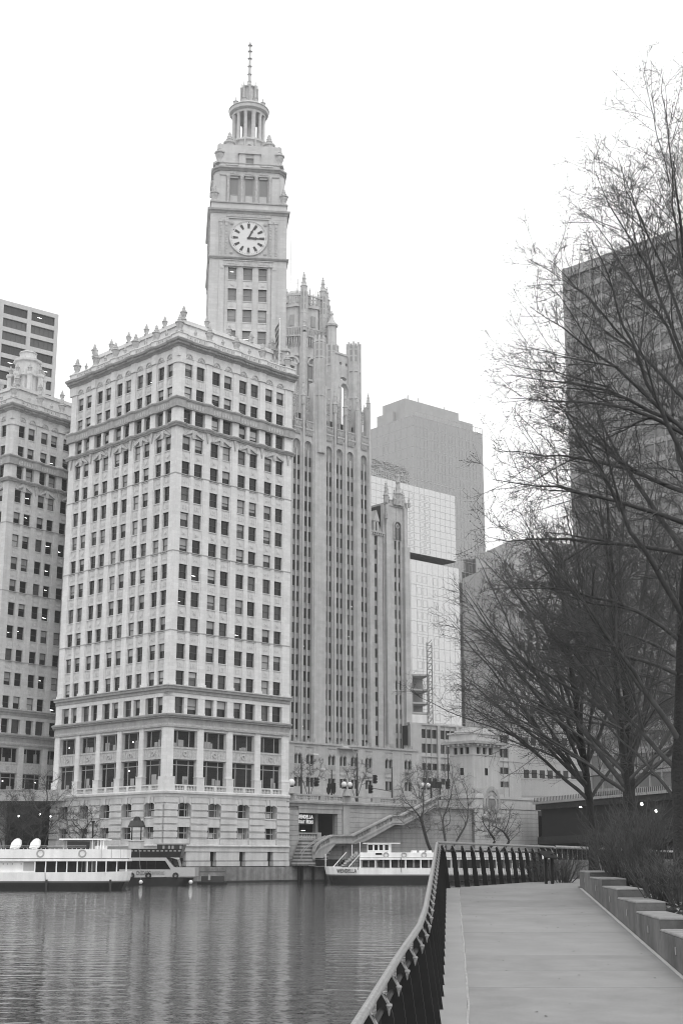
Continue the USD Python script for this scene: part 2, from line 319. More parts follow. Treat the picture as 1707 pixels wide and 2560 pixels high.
CAPP = [(.0, 0), (.10, .06), (.14, .3), (.30, .55), (.34, .62), (.34, .75), (0, .75)]
def terra_block(name, label, fS, fW, LS_, LW_, sS, pS, nS, sW, pW, nW, mat, lights, base=True, big=True, group=None, backs=30, azback=-6.5):
    T = thing(name, label, 'building', group)
    faces = [(fS, sS, pS, nS, LS_), (fW, sW, pW, nW, LW_)]
    # solid core standing one metre behind the fronts
    a = math.radians(azback); bd = np.array([math.sin(a), math.cos(a)])
    A, B, D = fS.O, fS.P(LS_, 0, 0)[:2], fW.P(LW_, 0, 0)[:2]
    poly = Polygon([A, B, B + bd * backs, D + bd * backs * .6, D]).buffer(-.62, join_style=2)
    m = MB(); m.plan(poly, 2.0, 77.0); m.build('core', M['inside'], T)
    m = MB(); m.plan(Polygon([A, B, B + bd * backs, D + bd * backs * .6, D]).buffer(-.1, join_style=2), 77.0, 77.3); m.build('roof', M['roof'], T)
    # plain end walls seen edge-on
    fE = Frame(B, math.degrees(math.atan2(bd[0], bd[1])))
    m = MB(); m.box(fE, .45, backs, -.6, 0., 2.1, 77.); m.build('side_wall', M[mat], T)
    fB = Frame(D, math.degrees(math.atan2(bd[0], bd[1])), -1)
    m = MB(); m.box(fB, .45, backs * .6, -.6, 0., 2.1, 77.); m.build('side_wall', M[mat], T)
    # corner pier in one piece, other piers with a raised central strip
    def pier(fr, u0, u1, z0, z1, top=True, r=.0):
        m = MB(); m.box(fr, u0, u1, -.64, -.10, z0, z1); m.box(fr, u0 + .2, u1 - .2, -.2, r, z0, z1)
        m.box(fr, u0 - .04, u1 + .04, -.5, r + .06, z0, z0 + .35)
        m.build('pier', M[mat], T)
    for z0, z1 in ((26.62, 63.95), (22.66, 26.0), (12.2, 20.8), (64.5, 66.85), (68.35, 74.6)):
        rnd = z0 > 60
        m = MB()
        cs, cw = sS - (.05 if not rnd else .0), sW - .05
        e = .0 if z0 < 60 else .06
        P2 = lambda u, w: fS.O + fS.U * u + fW.U * w
        if rnd:      # rounded corner column
            c = P2(.62, .62); q = [P2(cs, -e), *[c + (.68 + e) * (math.cos(t) * fS.N + math.sin(t) * fW.N) for t in np.linspace(.08, math.pi / 2 - .08, 9)], P2(-e, cw), P2(.7, cw), P2(.7, .7), P2(cs, .7)]
        else: q = [P2(cs, -e), P2(-e, -e), P2(-e, cw), P2(.64, cw), P2(.64, .64), P2(cs, .64)]
        m.plan(Polygon(q).buffer(0), z0, z1); m.plan(Polygon(q).buffer(.05, join_style=2), z0, z0 + .4)
        if z0 == 12.2: m.plan(Polygon(q).buffer(.22, join_style=2), 12.2, 14.1)
        if z0 > 68: m.plan(Polygon(q).buffer(.16), 73.65, 74.62)
        m.build('corner_pier', M[mat], T, 35)
    for fi, (fr, s, p, n, L) in enumerate(faces):
        w1, w2, w3, w4 = (0, 1.52, 2.30, 3.85) if fr is fS else (0, 1.40, 2.15, 3.60)
        k = p / (5.33 if fr is fS else 5.1); w1, w2, w3, w4 = w1 * k, w2 * k, w3 * k, w4 * k
        for b in range(n):
            u = s + p * b; pe = u + p if b < n - 1 else L
            for z0, z1 in ((26.62, 63.95), (68.35, 74.6)): 
                pier(fr, u + w4, pe, z0, z1, r=.0 if z0 < 60 else .06)
                m = MB(); m.box(fr, u + w2, u + w3, -.63, -.06, z0, z1); m.box(fr, u + w2 + .15, u + w3 - .15, -.1, .0, z0, z1); m.build('mullion', M[mat], T)
            for z0, z1 in ((22.66, 26.0), (64.5, 66.85)):
                m = MB(); m.box(fr, u + w4 + .25, pe, -.64, -.02, z0, z1); m.box(fr, u + w4 + .2, pe + .04, -.5, .04, z0, z0 + .3); m.build('pier', M[mat], T)
                m = MB(); m.box(fr, u + w2 + .1, u + w3 - .1, -.63, -.04, z0, z1); m.build('mullion', M[mat], T)
            for (a, c) in ((u + w1, u + w2), (u + w3, u + w4)):
                for i, h in enumerate(HEADS):
                    dh_window(fr, a, c, h - 2.1, h, T, blinds=.34, glow=lights)
                    spandrel(fr, a, c, h, (HEADS[i + 1] - 2.1 if i < 9 else 63.9), T, i % 3, 'terra_sp')
                dh_window(fr, a + (0 if a < u + 1 else -.1), c + (.25 if a > u + 1 else .1), 22.7, 24.95, T, -.55, .3, lights)
                dh_window(fr, a, c + .05, 64.45, 66.4, T, -.5, .4, lights); dh_window(fr, a, c, 68.4, 70.25, T, -.42, .5, lights); dh_window(fr, a, c, 71.8, 73.85, T, -.42, .5, lights)
                spandrel(fr, a, c, 70.25, 71.8, T, 0)
                m = MB(); m.box(fr, a, c, -.6, -.12, 73.85, 74.62); m.build('lintel', M[mat], T)
                m = MB(); cc = (a + c) / 2; arch = Point(cc, 74.75).buffer(.62, 10).intersection(sbox(cc - 1, 74.75, cc + 1, 76)); ring_ = arch.difference(Point(cc, 74.75).buffer(.46, 10))
                m.ext(fr, ring_, .02, .12); m.ext(fr, Point(cc, 74.75).buffer(.25, 6).intersection(sbox(cc - 1, 74.75, cc + 1, 76)), .02, .09); m.build('arch_relief', M['terra_orn'], T)
            # hood mould over the pair under the upper ledge, and the pendant brackets under the piers
            m = MB(); a, c = u - .05, u + w4 + .05; cc = (a + c) / 2
            m.ext(fr, Polygon([(a, 62.72), (a + .4, 63.05), (cc - .5, 63.75), (cc + .5, 63.75), (c - .4, 63.05), (c, 62.72), (c - .35, 62.74), (cc + .35, 63.3), (cc - .35, 63.3), (a + .35, 62.74)]), -.1, .16); m.box(fr, cc - .3, cc + .3, -.1, .2, 62.5, 63.7); m.build('hood_mould', M['terra_orn'], T)
            m = MB(); cc = (u + w4 + pe) / 2; m.ext(fr, Polygon([(cc - .35, 64.), (cc + .35, 64.), (cc, 62.3)]), .0, .24); m.build('bracket', M['terra_orn'], T)
            # great windows of the lower storeys
            g0, g1 = u, u + .78 * p
            for z0, z1, tr in ((18.1, 20.45, 0), (13.0, 16.45, 15.65)):
                m = MB(); nn = -.62; t = .12
                m.box(fr, g0, g1, nn - .1, nn + .1, z0, z0 + t).box(fr, g0, g1, nn - .1, nn + .1, z1 - t, z1)
                for x in (g0, g0 + .22 * (g1 - g0), g0 + .72 * (g1 - g0), g1 - t): m.box(fr, x, x + t, nn - .08, nn + .09, z0 + t, z1 - t)
                if tr: m.box(fr, g0 + t, g1 - t, nn - .07, nn + .08, tr, tr + t)
                w = m.build('shop_window', M['sash_light'], T)
                p_ = MB(); p_.box(fr, g0 + .03, g1 - .03, nn - .06, nn, z0 + .03, z1 - .03); p_.build('pane', M[random.choice(['pane0', 'pane1', 'pane1', 'pane2'])], w)
                for _ in range(2 if random.random() < .7 else 0):
                    b = MB(); x = random.uniform(g0 + .3, g1 - 1.3); h = random.uniform(.5, 1.6); b.box(fr, x, x + random.uniform(.4, 1.1), nn - .01, nn + .008, z0 + .15, z0 + h); b.build('blind', M['blind'], w)
                if random.random() < .10:
                    b = MB(); b.blob(fr.P(random.uniform(g0 + .6, g1 - .6), nn + .02, z1 - 1.3), .12); b.build('globe_lamp', M['lit2'], w)
            m = MB(); m.box(fr, g1, pe, -.85, -.06, 14.1, 20.8); m.box(fr, g1 + .12, pe - .12, -.2, .0, 14.1, 20.8); m.box(fr, g1 - .1, pe + .1, -.85, .16, 12.2, 14.05); m.box(fr, g1 - .14, pe + .14, -.8, .2, 14.05, 14.15); m.build('pier', M[mat], T)
            m = MB(); m.box(fr, u, g1, -.8, -.2, 16.45, 18.1); m.box(fr, u, g1, -.75, -.12, 17.9, 18.1); m.box(fr, u, g1, -.75, -.12, 16.45, 16.6)
            for d in (.2, .35, .65, .8): m.box(fr, u + d * (g1 - u) - .04, u + d * (g1 - u) + .04, -.3, -.15, 16.75, 17.75)
            m.ext(fr, Point((u + g1) / 2, 17.25).buffer(.33, 8).difference(Point((u + g1) / 2, 17.25).buffer(.2, 8)), -.25, -.08); m.build('spandrel', M['terra_orn'], T)
            m = MB(); m.box(fr, u, g1, -.8, -.14, 20.45, 20.82); m.build('lintel', M[mat], T)
            if base:     # balcony balustrade under each great window
                m = MB(); m.box(fr, u + .1, g1 - .1, -.05, .15, 12.88, 13.04); m.box(fr, u + .1, g1 - .1, -.05, .12, 12.2, 12.3); cc = (u + g1) / 2; m.box(fr, cc - .22, cc + .22, -.05, .17, 12.3, 12.9); bal = m.build('balcony_rail', M[mat], T)
                for x in np.r_[np.arange(u + .3, cc - .3, .27), np.arange(cc + .4, g1 - .2, .27)]:
                    m = MB(); m.lathe([(0, 12.3), (.05, 12.3), (.1, 12.45), (.05, 12.7), (.07, 12.88), (0, 12.88)], fr.P(x, .05, 0), 6); m.build('baluster', M['terra_sp'], bal)
    # horizontal bands that run round both fronts
    args = (fS, fW, LS_, LW_, sS, pS, nS, sW, pW, nW)
    flat, jog = plan_path(*args, 0, .0), plan_path(*args, .24, .0)
    def band(nm, path, prof, mt='cornice', smooth=False): m = MB(); m.sweep(path, prof); m.build(nm, M[mt], T, smooth)
    B_ = lambda z0, z1, o, i=-.6: [(i, z1), (o, z1), (o, z0), (i, z0)]
    band('dentil_cornice', flat, [(-.6, 26.62), (.1, 26.62), (.62, 26.5), (.66, 26.36), (.5, 26.3), (.45, 26.0), (.16, 25.95), (.14, 25.55), (.05, 25.5), (-.6, 25.5), (-.6, 26.62)][::-1])
    band('belt_cornice', flat, [(-.6, 22.66), (.25, 22.66), (.7, 22.5), (.62, 22.3), (.4, 22.22), (.36, 22.05), (.1, 22.0), (.04, 20.95), (.16, 20.9), (.16, 20.8), (-.6, 20.8)][::-1])
    band('frieze', flat, B_(21.02, 21.98, .06), 'terra_orn')
    band('head_band', flat, B_(24.95, 25.52, .0), mat)
    for z in (34.12, 45.47, 56.83): band('string_course', flat, B_(z, z + .13, .05))
    band('upper_ledge', jog, [(-.6, 64.5), (.3, 64.5), (.42, 64.38), (.34, 64.2), (.2, 64.1), (.12, 63.92), (-.6, 63.92)][::-1])
    band('middle_ledge', jog, [(-.6, 68.36), (.34, 68.36), (.46, 68.2), (.36, 68.02), (.2, 67.9), (.14, 66.82), (-.6, 66.82)][::-1])
    band('arch_band', jog, B_(74.62, 76.1, .0), mat)
    band('main_cornice', jog, [(-.6, 77.12), (.95, 77.12), (1.05, 76.95), (.9, 76.7), (.62, 76.6), (.56, 76.35), (.25, 76.25), (.12, 76.08), (-.6, 76.08)][::-1])
    band('parapet', jog, [(-.5, 78.3), (.26, 78.3), (.26, 78.14), (.12, 78.1), (.12, 77.1), (-.5, 77.1)][::-1], mat)
    def dent(nm, pitch, wd, z0, z1, n0, n1, mt):
        m = MB()
        for fr, L in ((fS, LS_), (fW, LW_)):
            for x in np.arange(.1, L, pitch): m.box(fr, x, x + wd, n0, n1, z0, z1)
        m.build(nm, M[mt], T, kind='stuff')
    dent('dentils', .62, .26, 25.98, 26.32, .1, .44, 'cornice'); dent('cornice_dentils', .3, .15, 76.36, 76.56, .5, .74, 'cornice'); dent('ledge_dentils', .3, .15, 64.12, 64.2, .1, .36, 'cornice')
    dent('frieze_relief', .55, .3, 67.0, 67.7, .08, .2, 'terra_orn'); dent('parapet_relief', .9, .5, 77.4, 77.9, .1, .31, 'terra_orn'); dent('belt_dentils', .34, .18, 22.06, 22.2, .3, .46, 'cornice')
    for fr, s, p, n, L in faces:      # urns over the piers, small finials between
        for b in range(n + 1):
            x = (s + p * b - .72) if b else None
            if x: urn(fr.P(x, -.1, 78.3), 2.7, T, 'terra_orn')
            if b < n: urn(fr.P(s + p * b + 1.9, -.1, 78.3), 1.35, T, 'terra_orn', .8)
    urn(fS.O.tolist() + [78.3], 2.8, T, 'terra_orn')
    # stepped attic set back behind the parapet
    q = Polygon([A, B, B + bd * backs, D + bd * backs * .6, D]).buffer(-3.2, join_style=2)
    m = MB(); m.plan(q, 77.3, 81.4); m.plan(q.buffer(.25, join_style=2), 81.4, 82.0); m.plan(q.buffer(.1, join_style=2), 79.2, 79.45); m.build('attic', M[mat], T)
    xs = np.array(q.exterior.coords)[:-1]
    for i in range(len(xs)):
        a_, b_ = xs[i], xs[(i + 1) % len(xs)]; k = max(2, int(np.hypot(*(b_ - a_)) / 4.2))
        for t in range(k): c = a_ + (b_ - a_) * t / k; urn([c[0], c[1], 82.0], 2.3 if t == 0 else 1.9, T, 'terra_orn')
    # rusticated basement of separate stones
    if base:
        for fr, s, p, n, L in faces:
            w0, w1 = .9, 3.25
            gaps = [(-.0 if True else 0, s + w0 - .0)] + [(s + p * b + w1, s + p * (b + 1) + w0) for b in range(n - 1)] + [(s + p * (n - 1) + w1, L + .05)]
            for a_, b_ in gaps:
                m = MB(); m.box(fr, a_ if a_ > .1 else .0, b_, -.75, -.06, 5.0, 11.42); m.build('basement_pier', M['granite'], T)
                a0 = a_ if a_ > .1 else (-.16 if fr is fS else .0)
                for c in range(6):
                    z = 5.1 + c * .92
                    m = MB(); m.box(fr, a0 if fr is fS else max(a0, -.0), b_, -.3 if a_ > .1 else .0 - (.0 if fr is fS else .0) - .3, .16, z, z + .7); m.build('stone', M['granite'], T)
                    if c < 5: m = MB(); m.box(fr, a0 + (.02 if a_ > .1 else .1), b_ - .02, -.3, .07, z + .76, z + .86); m.build('stone', M['granite'], T)
                m = MB(); m.box(fr, a0, b_, -.3, .10, 10.62, 11.4); m.build('stone', M['granite'], T)
            for b in range(n):
                a_, c_ = s + p * b + w0, s + p * b + w1; cc = (a_ + c_) / 2
                arch = Polygon([(a_, 9.9), *[(cc + (c_ - a_) / 2 * math.cos(t), 10.22 + .42 * math.sin(t)) for t in np.linspace(math.pi, 0, 12)], (c_, 9.9)])
                m = MB(); m.ext(fr, sbox(a_, 10.0, c_, 11.42).difference(arch.buffer(.001)), -.75, .06); m.build('arch_stone', M['granite'], T)
                for sgn in (-1, 1):
                    m = MB(); m.ext(fr, Polygon([(cc + sgn * .28, 10.66), (cc + sgn * .38, 11.38), (cc + sgn * 1.0, 11.38), (cc + sgn * .82, 10.58)]), .02, .14); m.build('voussoir', M['granite'], T)
                m = MB(); m.ext(fr, Polygon([(cc - .2, 10.55), (cc + .2, 10.55), (cc + .3, 11.4), (cc - .3, 11.4)]), .0, .22); m.build('keystone', M['granite'], T)
                m = MB(); m.box(fr, a_, c_, -.75, -.12, 7.4, 8.75); m.box(fr, a_, c_, -.75, -.02, 8.6, 8.78); m.build('apron', M['granite'], T)
                m = MB(); m.box(fr, a_, c_, -.75, -.12, 5.0, 5.85); m.build('apron', M['granite'], T)
                for z0, z1 in ((5.85, 7.4), (8.78, 10.65)):
                    m = MB(); nn = -.6; t = .13
                    for x in (a_ + .15, a_ + .27 * (c_ - a_), a_ + .7 * (c_ - a_), c_ - .28): m.box(fr, x, x + t, nn - .08, nn + .1, z0, z1)
                    m.box(fr, a_ + .15, c_ - .15, nn - .06, nn + .08, (z0 + z1) / 2 - .06, (z0 + z1) / 2 + .06); w = m.build('window', M['sash_light'], T)
                    q_ = MB(); q_.box(fr, a_, c_, nn - .05, nn, z0, z1); q_.build('pane', pane_mat(), w)
                    if random.random() < .6: q_ = MB(); q_.box(fr, a_ + .8, c_ - .8, nn - .02, nn + .01, z0 + .1, z0 + .75); q_.build('blind', M['blind2'], w)
                # cellar openings in the plinth
                for z0, z1, a2, c2 in ((2.85, 4.12, cc - .62, cc + .45),):
                    m = MB(); m.box(fr, a2, c2, -.6, -.5, z0, z1); m.build('cellar_opening', M['black'], T)
            e = [-.1] + [x for b in range(n) for x in (s + p * b + (w0 + w1) / 2 - .62, s + p * b + (w0 + w1) / 2 + .45)] + [L + .05]
            for i in range(0, len(e), 2):
                m = MB(); m.box(fr, max(e[i], .0 if fr is fW else -.12), e[i + 1], -.7, .12, 2.95, 4.12); m.box(fr, max(e[i], .0 if fr is fW else -.25), e[i + 1], -.7, .25, 2.2, 2.85); m.build('plinth_stone', M['granite'], T)
        band('plinth_band', flat, B_(4.15, 4.85, .22, -.7), 'granite'); band('water_table', flat, [(-.7, 5.08), (.2, 5.08), (.42, 4.98), (.42, 4.84), (-.7, 4.84)][::-1], 'granite')
        band('balcony_ledge', flat, [(-.9, 12.22), (.3, 12.22), (.42, 12.1), (.4, 11.85), (.2, 11.75), (.16, 11.4), (-.7, 11.4)][::-1], 'granite')
    else:
        band('plaza_ledge', flat, B_(11.6, 12.25, .2), mat)
    return T
WRIG = terra_block('corner_tower_block', 'white terracotta office block with clock tower, its corner pointing at the river', FS, FW, LS, LW, 1.2, 5.33, 4, 1.3, 5.1, 5, 'terra', .03)
CA = np.array([-54.94, 219.7])
FAS, FAW = Frame(CA, AA), Frame(CA, AA - 90, -1)
ANNEX = terra_block('annex_block', 'terracotta office block at the left edge, partly hidden behind the corner block', FAS, FAW, 21.4, 11.6, 1.5, 4.98, 4, 1.4, 5.0, 2, 'terra_annex', .09, base=False, backs=24, azback=-50)

# ------------------------------------------------------------------ clock tower (part of the corner block)
def poly_ring(half, cham):      # square plan with cut corners, in tower axes (u, w) about the axis
    h, c = half, cham
    return [(-h + c, -h), (h - c, -h), (h, -h + c), (h, h - c), (h - c, h), (-h + c, h), (-h, h - c), (-h, -h + c)]
TC = atY(621.4, 594.3, 208.0)[:2]
HT = 6.28
FT = Frame(TC, AT)                                                  # front plane of the tower, u = 0 on its axis
AX = FT.P(0, -HT, 0)[:2]
T = WRIG
sides4 = [Frame(AX + d @ np.array([FT.U, FT.N]) * HT, AT - 90 * i) for i, d in enumerate((np.array([0, 1.]), np.array([-1., 0]), np.array([0, -1.]), np.array([1., 0])))]
for i, fr in enumerate(sides4):
    ang = [0, 1, 2, 3][i]; fr.N = [FT.N, -FT.U, -FT.N, FT.U][i]; fr.U = np.array([-fr.N[1], fr.N[0]])
def tplan(half, cham, z0, z1, m=None):
    m = m or MB(); pts = [AX + FT.U * a + FT.N * b for a, b in poly_ring(half, cham)]; m.plan(Polygon(pts), z0, z1); return m
tplan(HT - .9, .3, 76, 119).build('tower_core', M['terra_tower'], T)
def tband(nm, half, cham, prof, mat='cornice'):
    pr_ = poly_ring(half, cham) if cham > .01 else [(-half, -half), (half, -half), (half, half), (-half, half)]; pts = [AX + FT.U * a + FT.N * b for a, b in pr_][::-1]; k_ = len(pts)
    m = MB(); area = sum(pts[i][0] * pts[(i + 1) % k_][1] - pts[(i + 1) % k_][0] * pts[i][1] for i in range(k_))
    if area > 0: pts = pts                                         # counter-clockwise walk keeps the outside on the right
    else: pts = pts[::-1]
    m.sweep(pts, prof, closed=True); m.build(nm, M[mat], T)
BP = lambda z0, z1, o, i=-1.2: [(i, z0), (o, z0), (o, z1), (i, z1)]
for si, fr in enumerate(sides4[:2]):
    vis = si == 0
    # lower shaft: four storeys of three windows, z 79 - 96.7
    for u0, u1 in ((-6.28, -3.85), (3.85, 6.28)):
        m = MB(); m.box(fr, u0, u1, -1., -.02, 79.0, 97.9); a = u0 + (.0 if u0 > 0 else 1.55); m.box(fr, a, a + .88, -.3, .10, 79.0, 97.6); m.box(fr, a + .12, a + .76, -.1, .16, 96.2, 97.5); m.build('tower_pier', M['terra_tower'], T)
    for u0, u1 in ((-3.85, -3.2), (-1.82, -.76), (.72, 1.72), (3.1, 3.85)): m = MB(); m.box(fr, u0, u1, -1., -.08, 79., 97.); m.box(fr, u0 + .2, u1 - .2, -.2, .0, 79., 96.7); m.build('tower_mullion', M['terra_tower'], T)
    W3 = ((-3.2, -1.82), (-.76, .72), (1.72, 3.1))
    for (a, c) in W3:
        for j, (zs, zh) in enumerate(((94.35, 96.5), (90.7, 92.85), (87.05, 89.25), (83.4, 85.6))):
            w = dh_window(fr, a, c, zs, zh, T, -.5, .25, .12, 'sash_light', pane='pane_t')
        for j, (za, zb) in enumerate(((92.85, 94.35), (89.25, 90.7), (85.6, 87.05), (79.0, 83.4), (96.5, 97.9))): spandrel(fr, a, c, za, zb, T, (2, 0, 1, 0, 0)[j])
    m = MB(); m.box(fr, -4.0, 4.0, -.4, .14, 96.72, 97.75); m.box(fr, -4.1, 4.1, -.4, .25, 97.6, 97.75); m.box(fr, -4.1, 4.1, -.4, .22, 96.68, 96.82)
    for x in (-2.5, 0, 2.4):
        for d in np.arange(-.6, .7, .3): m.box(fr, x + d - .1, x + d + .1, .1, .2, 97.0, 97.4)
    m.build('swag_panel', M['terra_orn'], T)
    # clock storey z 98.2 - 105.2
    for u0, u1 in ((-6.28, -3.3), (3.3, 6.28)):
        m = MB(); m.box(fr, u0, u1, -1., -.02, 98.3, 105.2)
        m.build('tower_pier', M['terra_tower'], T)
        for a in ((-4.55, -3.62) if u0 < 0 else (3.57, 4.5)):
            m = MB(); m.box(fr, a - .24, a + .24, -.2, .13, 98.4, 104.5); m.box(fr, a - .34, a + .34, -.2, .2, 104.4, 104.95)
            for z in np.arange(98.7, 104.2, .5): m.box(fr, a - .14, a + .14, .1, .2, z, z + .28)
            m.build('clock_pilaster', M['terra_orn'], T)
    m = MB(); sq = sbox(-3.3, 98.3, 3.3, 105.2); m.ext(fr, sq, -1., -.2); m.build('clock_panel', M['terra_tower'], T)
    m = MB(); m.ext(fr, Point(0, 101.78).buffer(3.12, 24).difference(Point(0, 101.78).buffer(2.96, 24)), -.22, .06); bez = m.build('clock', M['terra_tower'], T)
    m = MB(); m.ext(fr, Point(0, 101.78).buffer(2.96, 32), -.22, -.02); m.build('clock_face', M['clockface'], bez)
    for k in range(12):
        t = math.radians(30 * k); dr, dt = np.array([math.sin(t), math.cos(t)]), np.array([math.cos(t), -math.sin(t)])
        pts = [np.array([0, 101.78]) + dr * r + dt * w for r, w in ((1.72, -.15), (2.56, -.23), (2.56, .23), (1.72, .15))]
        m = MB(); m.ext(fr, Polygon(pts), -.03, .03); m.build('hour_mark', M['ink'], bez)
    m = MB()
    for k in range(60):
        t = math.radians(6 * k); m.ext(fr, Point(2.78 * math.sin(t), 101.78 + 2.78 * math.cos(t)).buffer(.09 if k % 5 == 0 else .04, 2), -.03, .02)
    m.build('minute_marks', M['ink'], bez, kind='stuff')
    for nm, ang, ln, w0 in (('hour_hand', 92.5, 1.75, .17), ('minute_hand', 25.5, 2.62, .13)):
        t = math.radians(ang); dr, dt = np.array([math.sin(t), math.cos(t)]), np.array([math.cos(t), -math.sin(t)])
        if nm == 'hour_hand': ln = 2.6 * .98
        pts = [np.array([0, 101.78]) + dr * r + dt * w for r, w in ((-.25, -.1), (.2, -w0), (ln * .4, -w0), (ln * .45, -w0 * 1.6), (ln * .52, -w0 * .7), (ln, -.05), (ln, .05), (ln * .52, w0 * .7), (ln * .45, w0 * 1.6), (ln * .4, w0), (.2, w0), (-.25, .1))]
        m = MB(); m.ext(fr, Polygon(pts), .04, .09); m.build(nm, M['ink'], bez)
    for a, b in ((-2.75, 104.4), (2.75, 104.4), (-2.75, 99.2), (2.75, 99.2)): m = MB(); m.ext(fr, Point(a, b).buffer(.3, 6), -.25, -.05); m.ext(fr, Point(a, b).buffer(.13, 6), -.1, .04); m.build('rosette', M['terra_orn'], T)
    m = MB(); m.box(fr, -3.7, 3.7, -.3, .08, 105.45, 105.98); m.build('relief_frieze', M['terra_orn'], T)
    for x in np.arange(-3.5, 3.6, .36): pass
    # belfry storey z 107.9 - 113
    fq = fr.at(0, -.55)
    for u0, u1 in ((-5.55, -3.2), (3.15, 5.55)):
        m = MB(); m.box(fq, u0, u1, -.8, -.0, 107.9, 113.2); m.build('tower_pier', M['terra_tower'], T)
    for a, c in ((-3.2, -1.78), (-.7, .66), (1.66, 3.02)):
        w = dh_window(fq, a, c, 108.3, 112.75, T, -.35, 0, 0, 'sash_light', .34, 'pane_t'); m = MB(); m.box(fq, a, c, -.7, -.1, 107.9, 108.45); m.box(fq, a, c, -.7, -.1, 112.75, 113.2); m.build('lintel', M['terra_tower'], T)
        m = MB(); cc = (a + c) / 2; m.ext(fq, Point(cc, 113.45).buffer(.72, 10).intersection(sbox(cc - 1, 113.45, cc + 1, 115)), -.1, .08); m.build('arch_relief', M['terra_orn'], T)
    for x in (-3.5, -1.24, 1.16, 3.4):
        m = MB(); m.box(fq, x - .34, x + .34, -.8, .0, 107.9, 113.2); m.lathe([(0, 107.9), (.3, 107.9), (.22, 108.4), (.2, 112.3), (.36, 112.9), (.36, 113.15), (0, 113.15)], fq.P(x, .1, 0), 8); m.build('belfry_column', M['terra_orn'], T)
    m = MB(); m.box(fq, -3.9, -1.9, -.2, .1, 115.0, 115.25); m.box(fq, 1.8, 3.9, -.2, .1, 115.0, 115.25); m.build('pierced_parapet', M['terra_orn'], T)
    # gabled dormer
    fd = fr.at(0, -1.1)
    m = MB(); m.box(fd, -1.75, -.68, -1.6, .55, 114.3, 117.2); m.box(fd, .66, 1.7, -1.6, .55, 114.3, 117.2); m.box(fd, -.68, .66, -1.6, .4, 116.55, 117.2); m.box(fd, -1.95, 1.9, -1.6, .75, 117.2, 117.5); m.ext(fd, Point(0, 117.4).buffer(1.15, 10).intersection(sbox(-2, 117.5, 2, 119)), -1., .5); m.build('dormer', M['terra_tower'], T)
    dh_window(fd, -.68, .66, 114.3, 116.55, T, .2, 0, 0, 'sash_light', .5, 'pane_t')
tband('tower_ledge', HT, .0, [(-1, 97.9), (.12, 97.9), (.34, 98.15), (.34, 98.3), (.05, 98.42), (-1, 98.42)])
tband('tower_frieze', HT, .0, BP(105.2, 106.05, .0), 'terra_tower')
tband('tower_cornice', HT, .0, [(-1, 106.0), (.1, 106.0), (.2, 106.25), (.45, 106.4), (.5, 106.7), (.1, 106.82), (-1, 106.82)])
tband('tower_parapet', HT - .05, .0, BP(106.8, 107.95, .0), 'terra_tower'); tband('tower_coping', HT, .0, BP(107.9, 108.1, .12))
tband('belfry_band', HT - .55, .9, BP(113.15, 114.1, .0), 'terra_tower'); tband('belfry_ledge', HT - .55, .9, BP(113.1, 113.25, .12))
tplan(HT - .58, .9, 108.0, 114.0).build('belfry_wall', M['terra_tower'], T) if False else None
m = MB()
for sx in (-1, 1):
    for sy in (-1, 1):
        c = AX + FT.U * sx * (HT - 1.0) + FT.N * sy * (HT - 1.0); m.lathe([(0, 108), (.62, 108), (.62, 113.2), (0, 113.2)], [*c, 0], 8)
m.build('belfry_corner', M['terra_tower'], T)
tband('belfry_cornice', HT - .55, .9, [(-1.6, 114.0), (.15, 114.0), (.3, 114.2), (.55, 114.35), (.55, 114.6), (.1, 114.7), (-1.6, 114.7)])
tband('belfry_parapet', HT - .6, .9, BP(114.65, 115.4, .0, -1.6), 'terra_tower'); tband('belfry_coping', HT - .6, .9, BP(115.35, 115.5, .12, -.5))
m = MB(); tplan(4.35, 1.5, 114.6, 117.5, m); m.lathe([(0, 118.1), (4.3, 118.1), (3.3, 119.6), (3.1, 119.7), (3.05, 121.3), (3.3, 121.5), (3.3, 121.8), (0, 121.8)], [*AX, 0], 16); m.build('lantern_base', M['terra_tower'], T, 30)
m = MB(); tplan(4.5, 1.5, 117.5, 117.62, m); tplan(4.75, 1.6, 117.62, 117.95, m); tplan(4.5, 1.5, 117.95, 118.15, m); m.build('lantern_cornice', M['cornice'], T)
m = MB(); tplan(4.45, 1.5, 115.9, 116.05, m); m.build('stage_moulding', M['cornice'], T)
for k in range(12):
    t = math.radians(30 * k - AT); d_ = np.array([math.cos(t), math.sin(t)]); f_ = Frame(AX + d_ * 3.2, 0); f_.N = d_; f_.U = np.array([-d_[1], d_[0]])
    m = MB(); m.ext(f_, Point(0, 119.8).buffer(.75, 8).difference(Point(0, 119.8).buffer(.5, 8)).intersection(sbox(-1, 119.6, 1, 121)), -.3, .3); m.box(f_, -.85, -.65, -.3, .35, 118.2, 121.6); m.build('lantern_niche', M['terra_orn'], T)
for r, n, z, h, ph in ((HT - 1.35, 4, 115.5, 3.9, 45 - AT), (4.5, 4, 118.1, 4.3, 45 - AT), (4.6, 8, 118.1, 1.3, 22 - AT), (HT - .55, 4, 108.1, 3.2, 45 - AT)):
    for k in range(n):
        t = math.radians(ph + 360 / n * k); rr = r * (1.414 if n == 4 and r > 4.7 else 1.05)
        urn([AX[0] + rr * math.cos(t), AX[1] + rr * math.sin(t), z], h, T, 'terra_orn', .95)
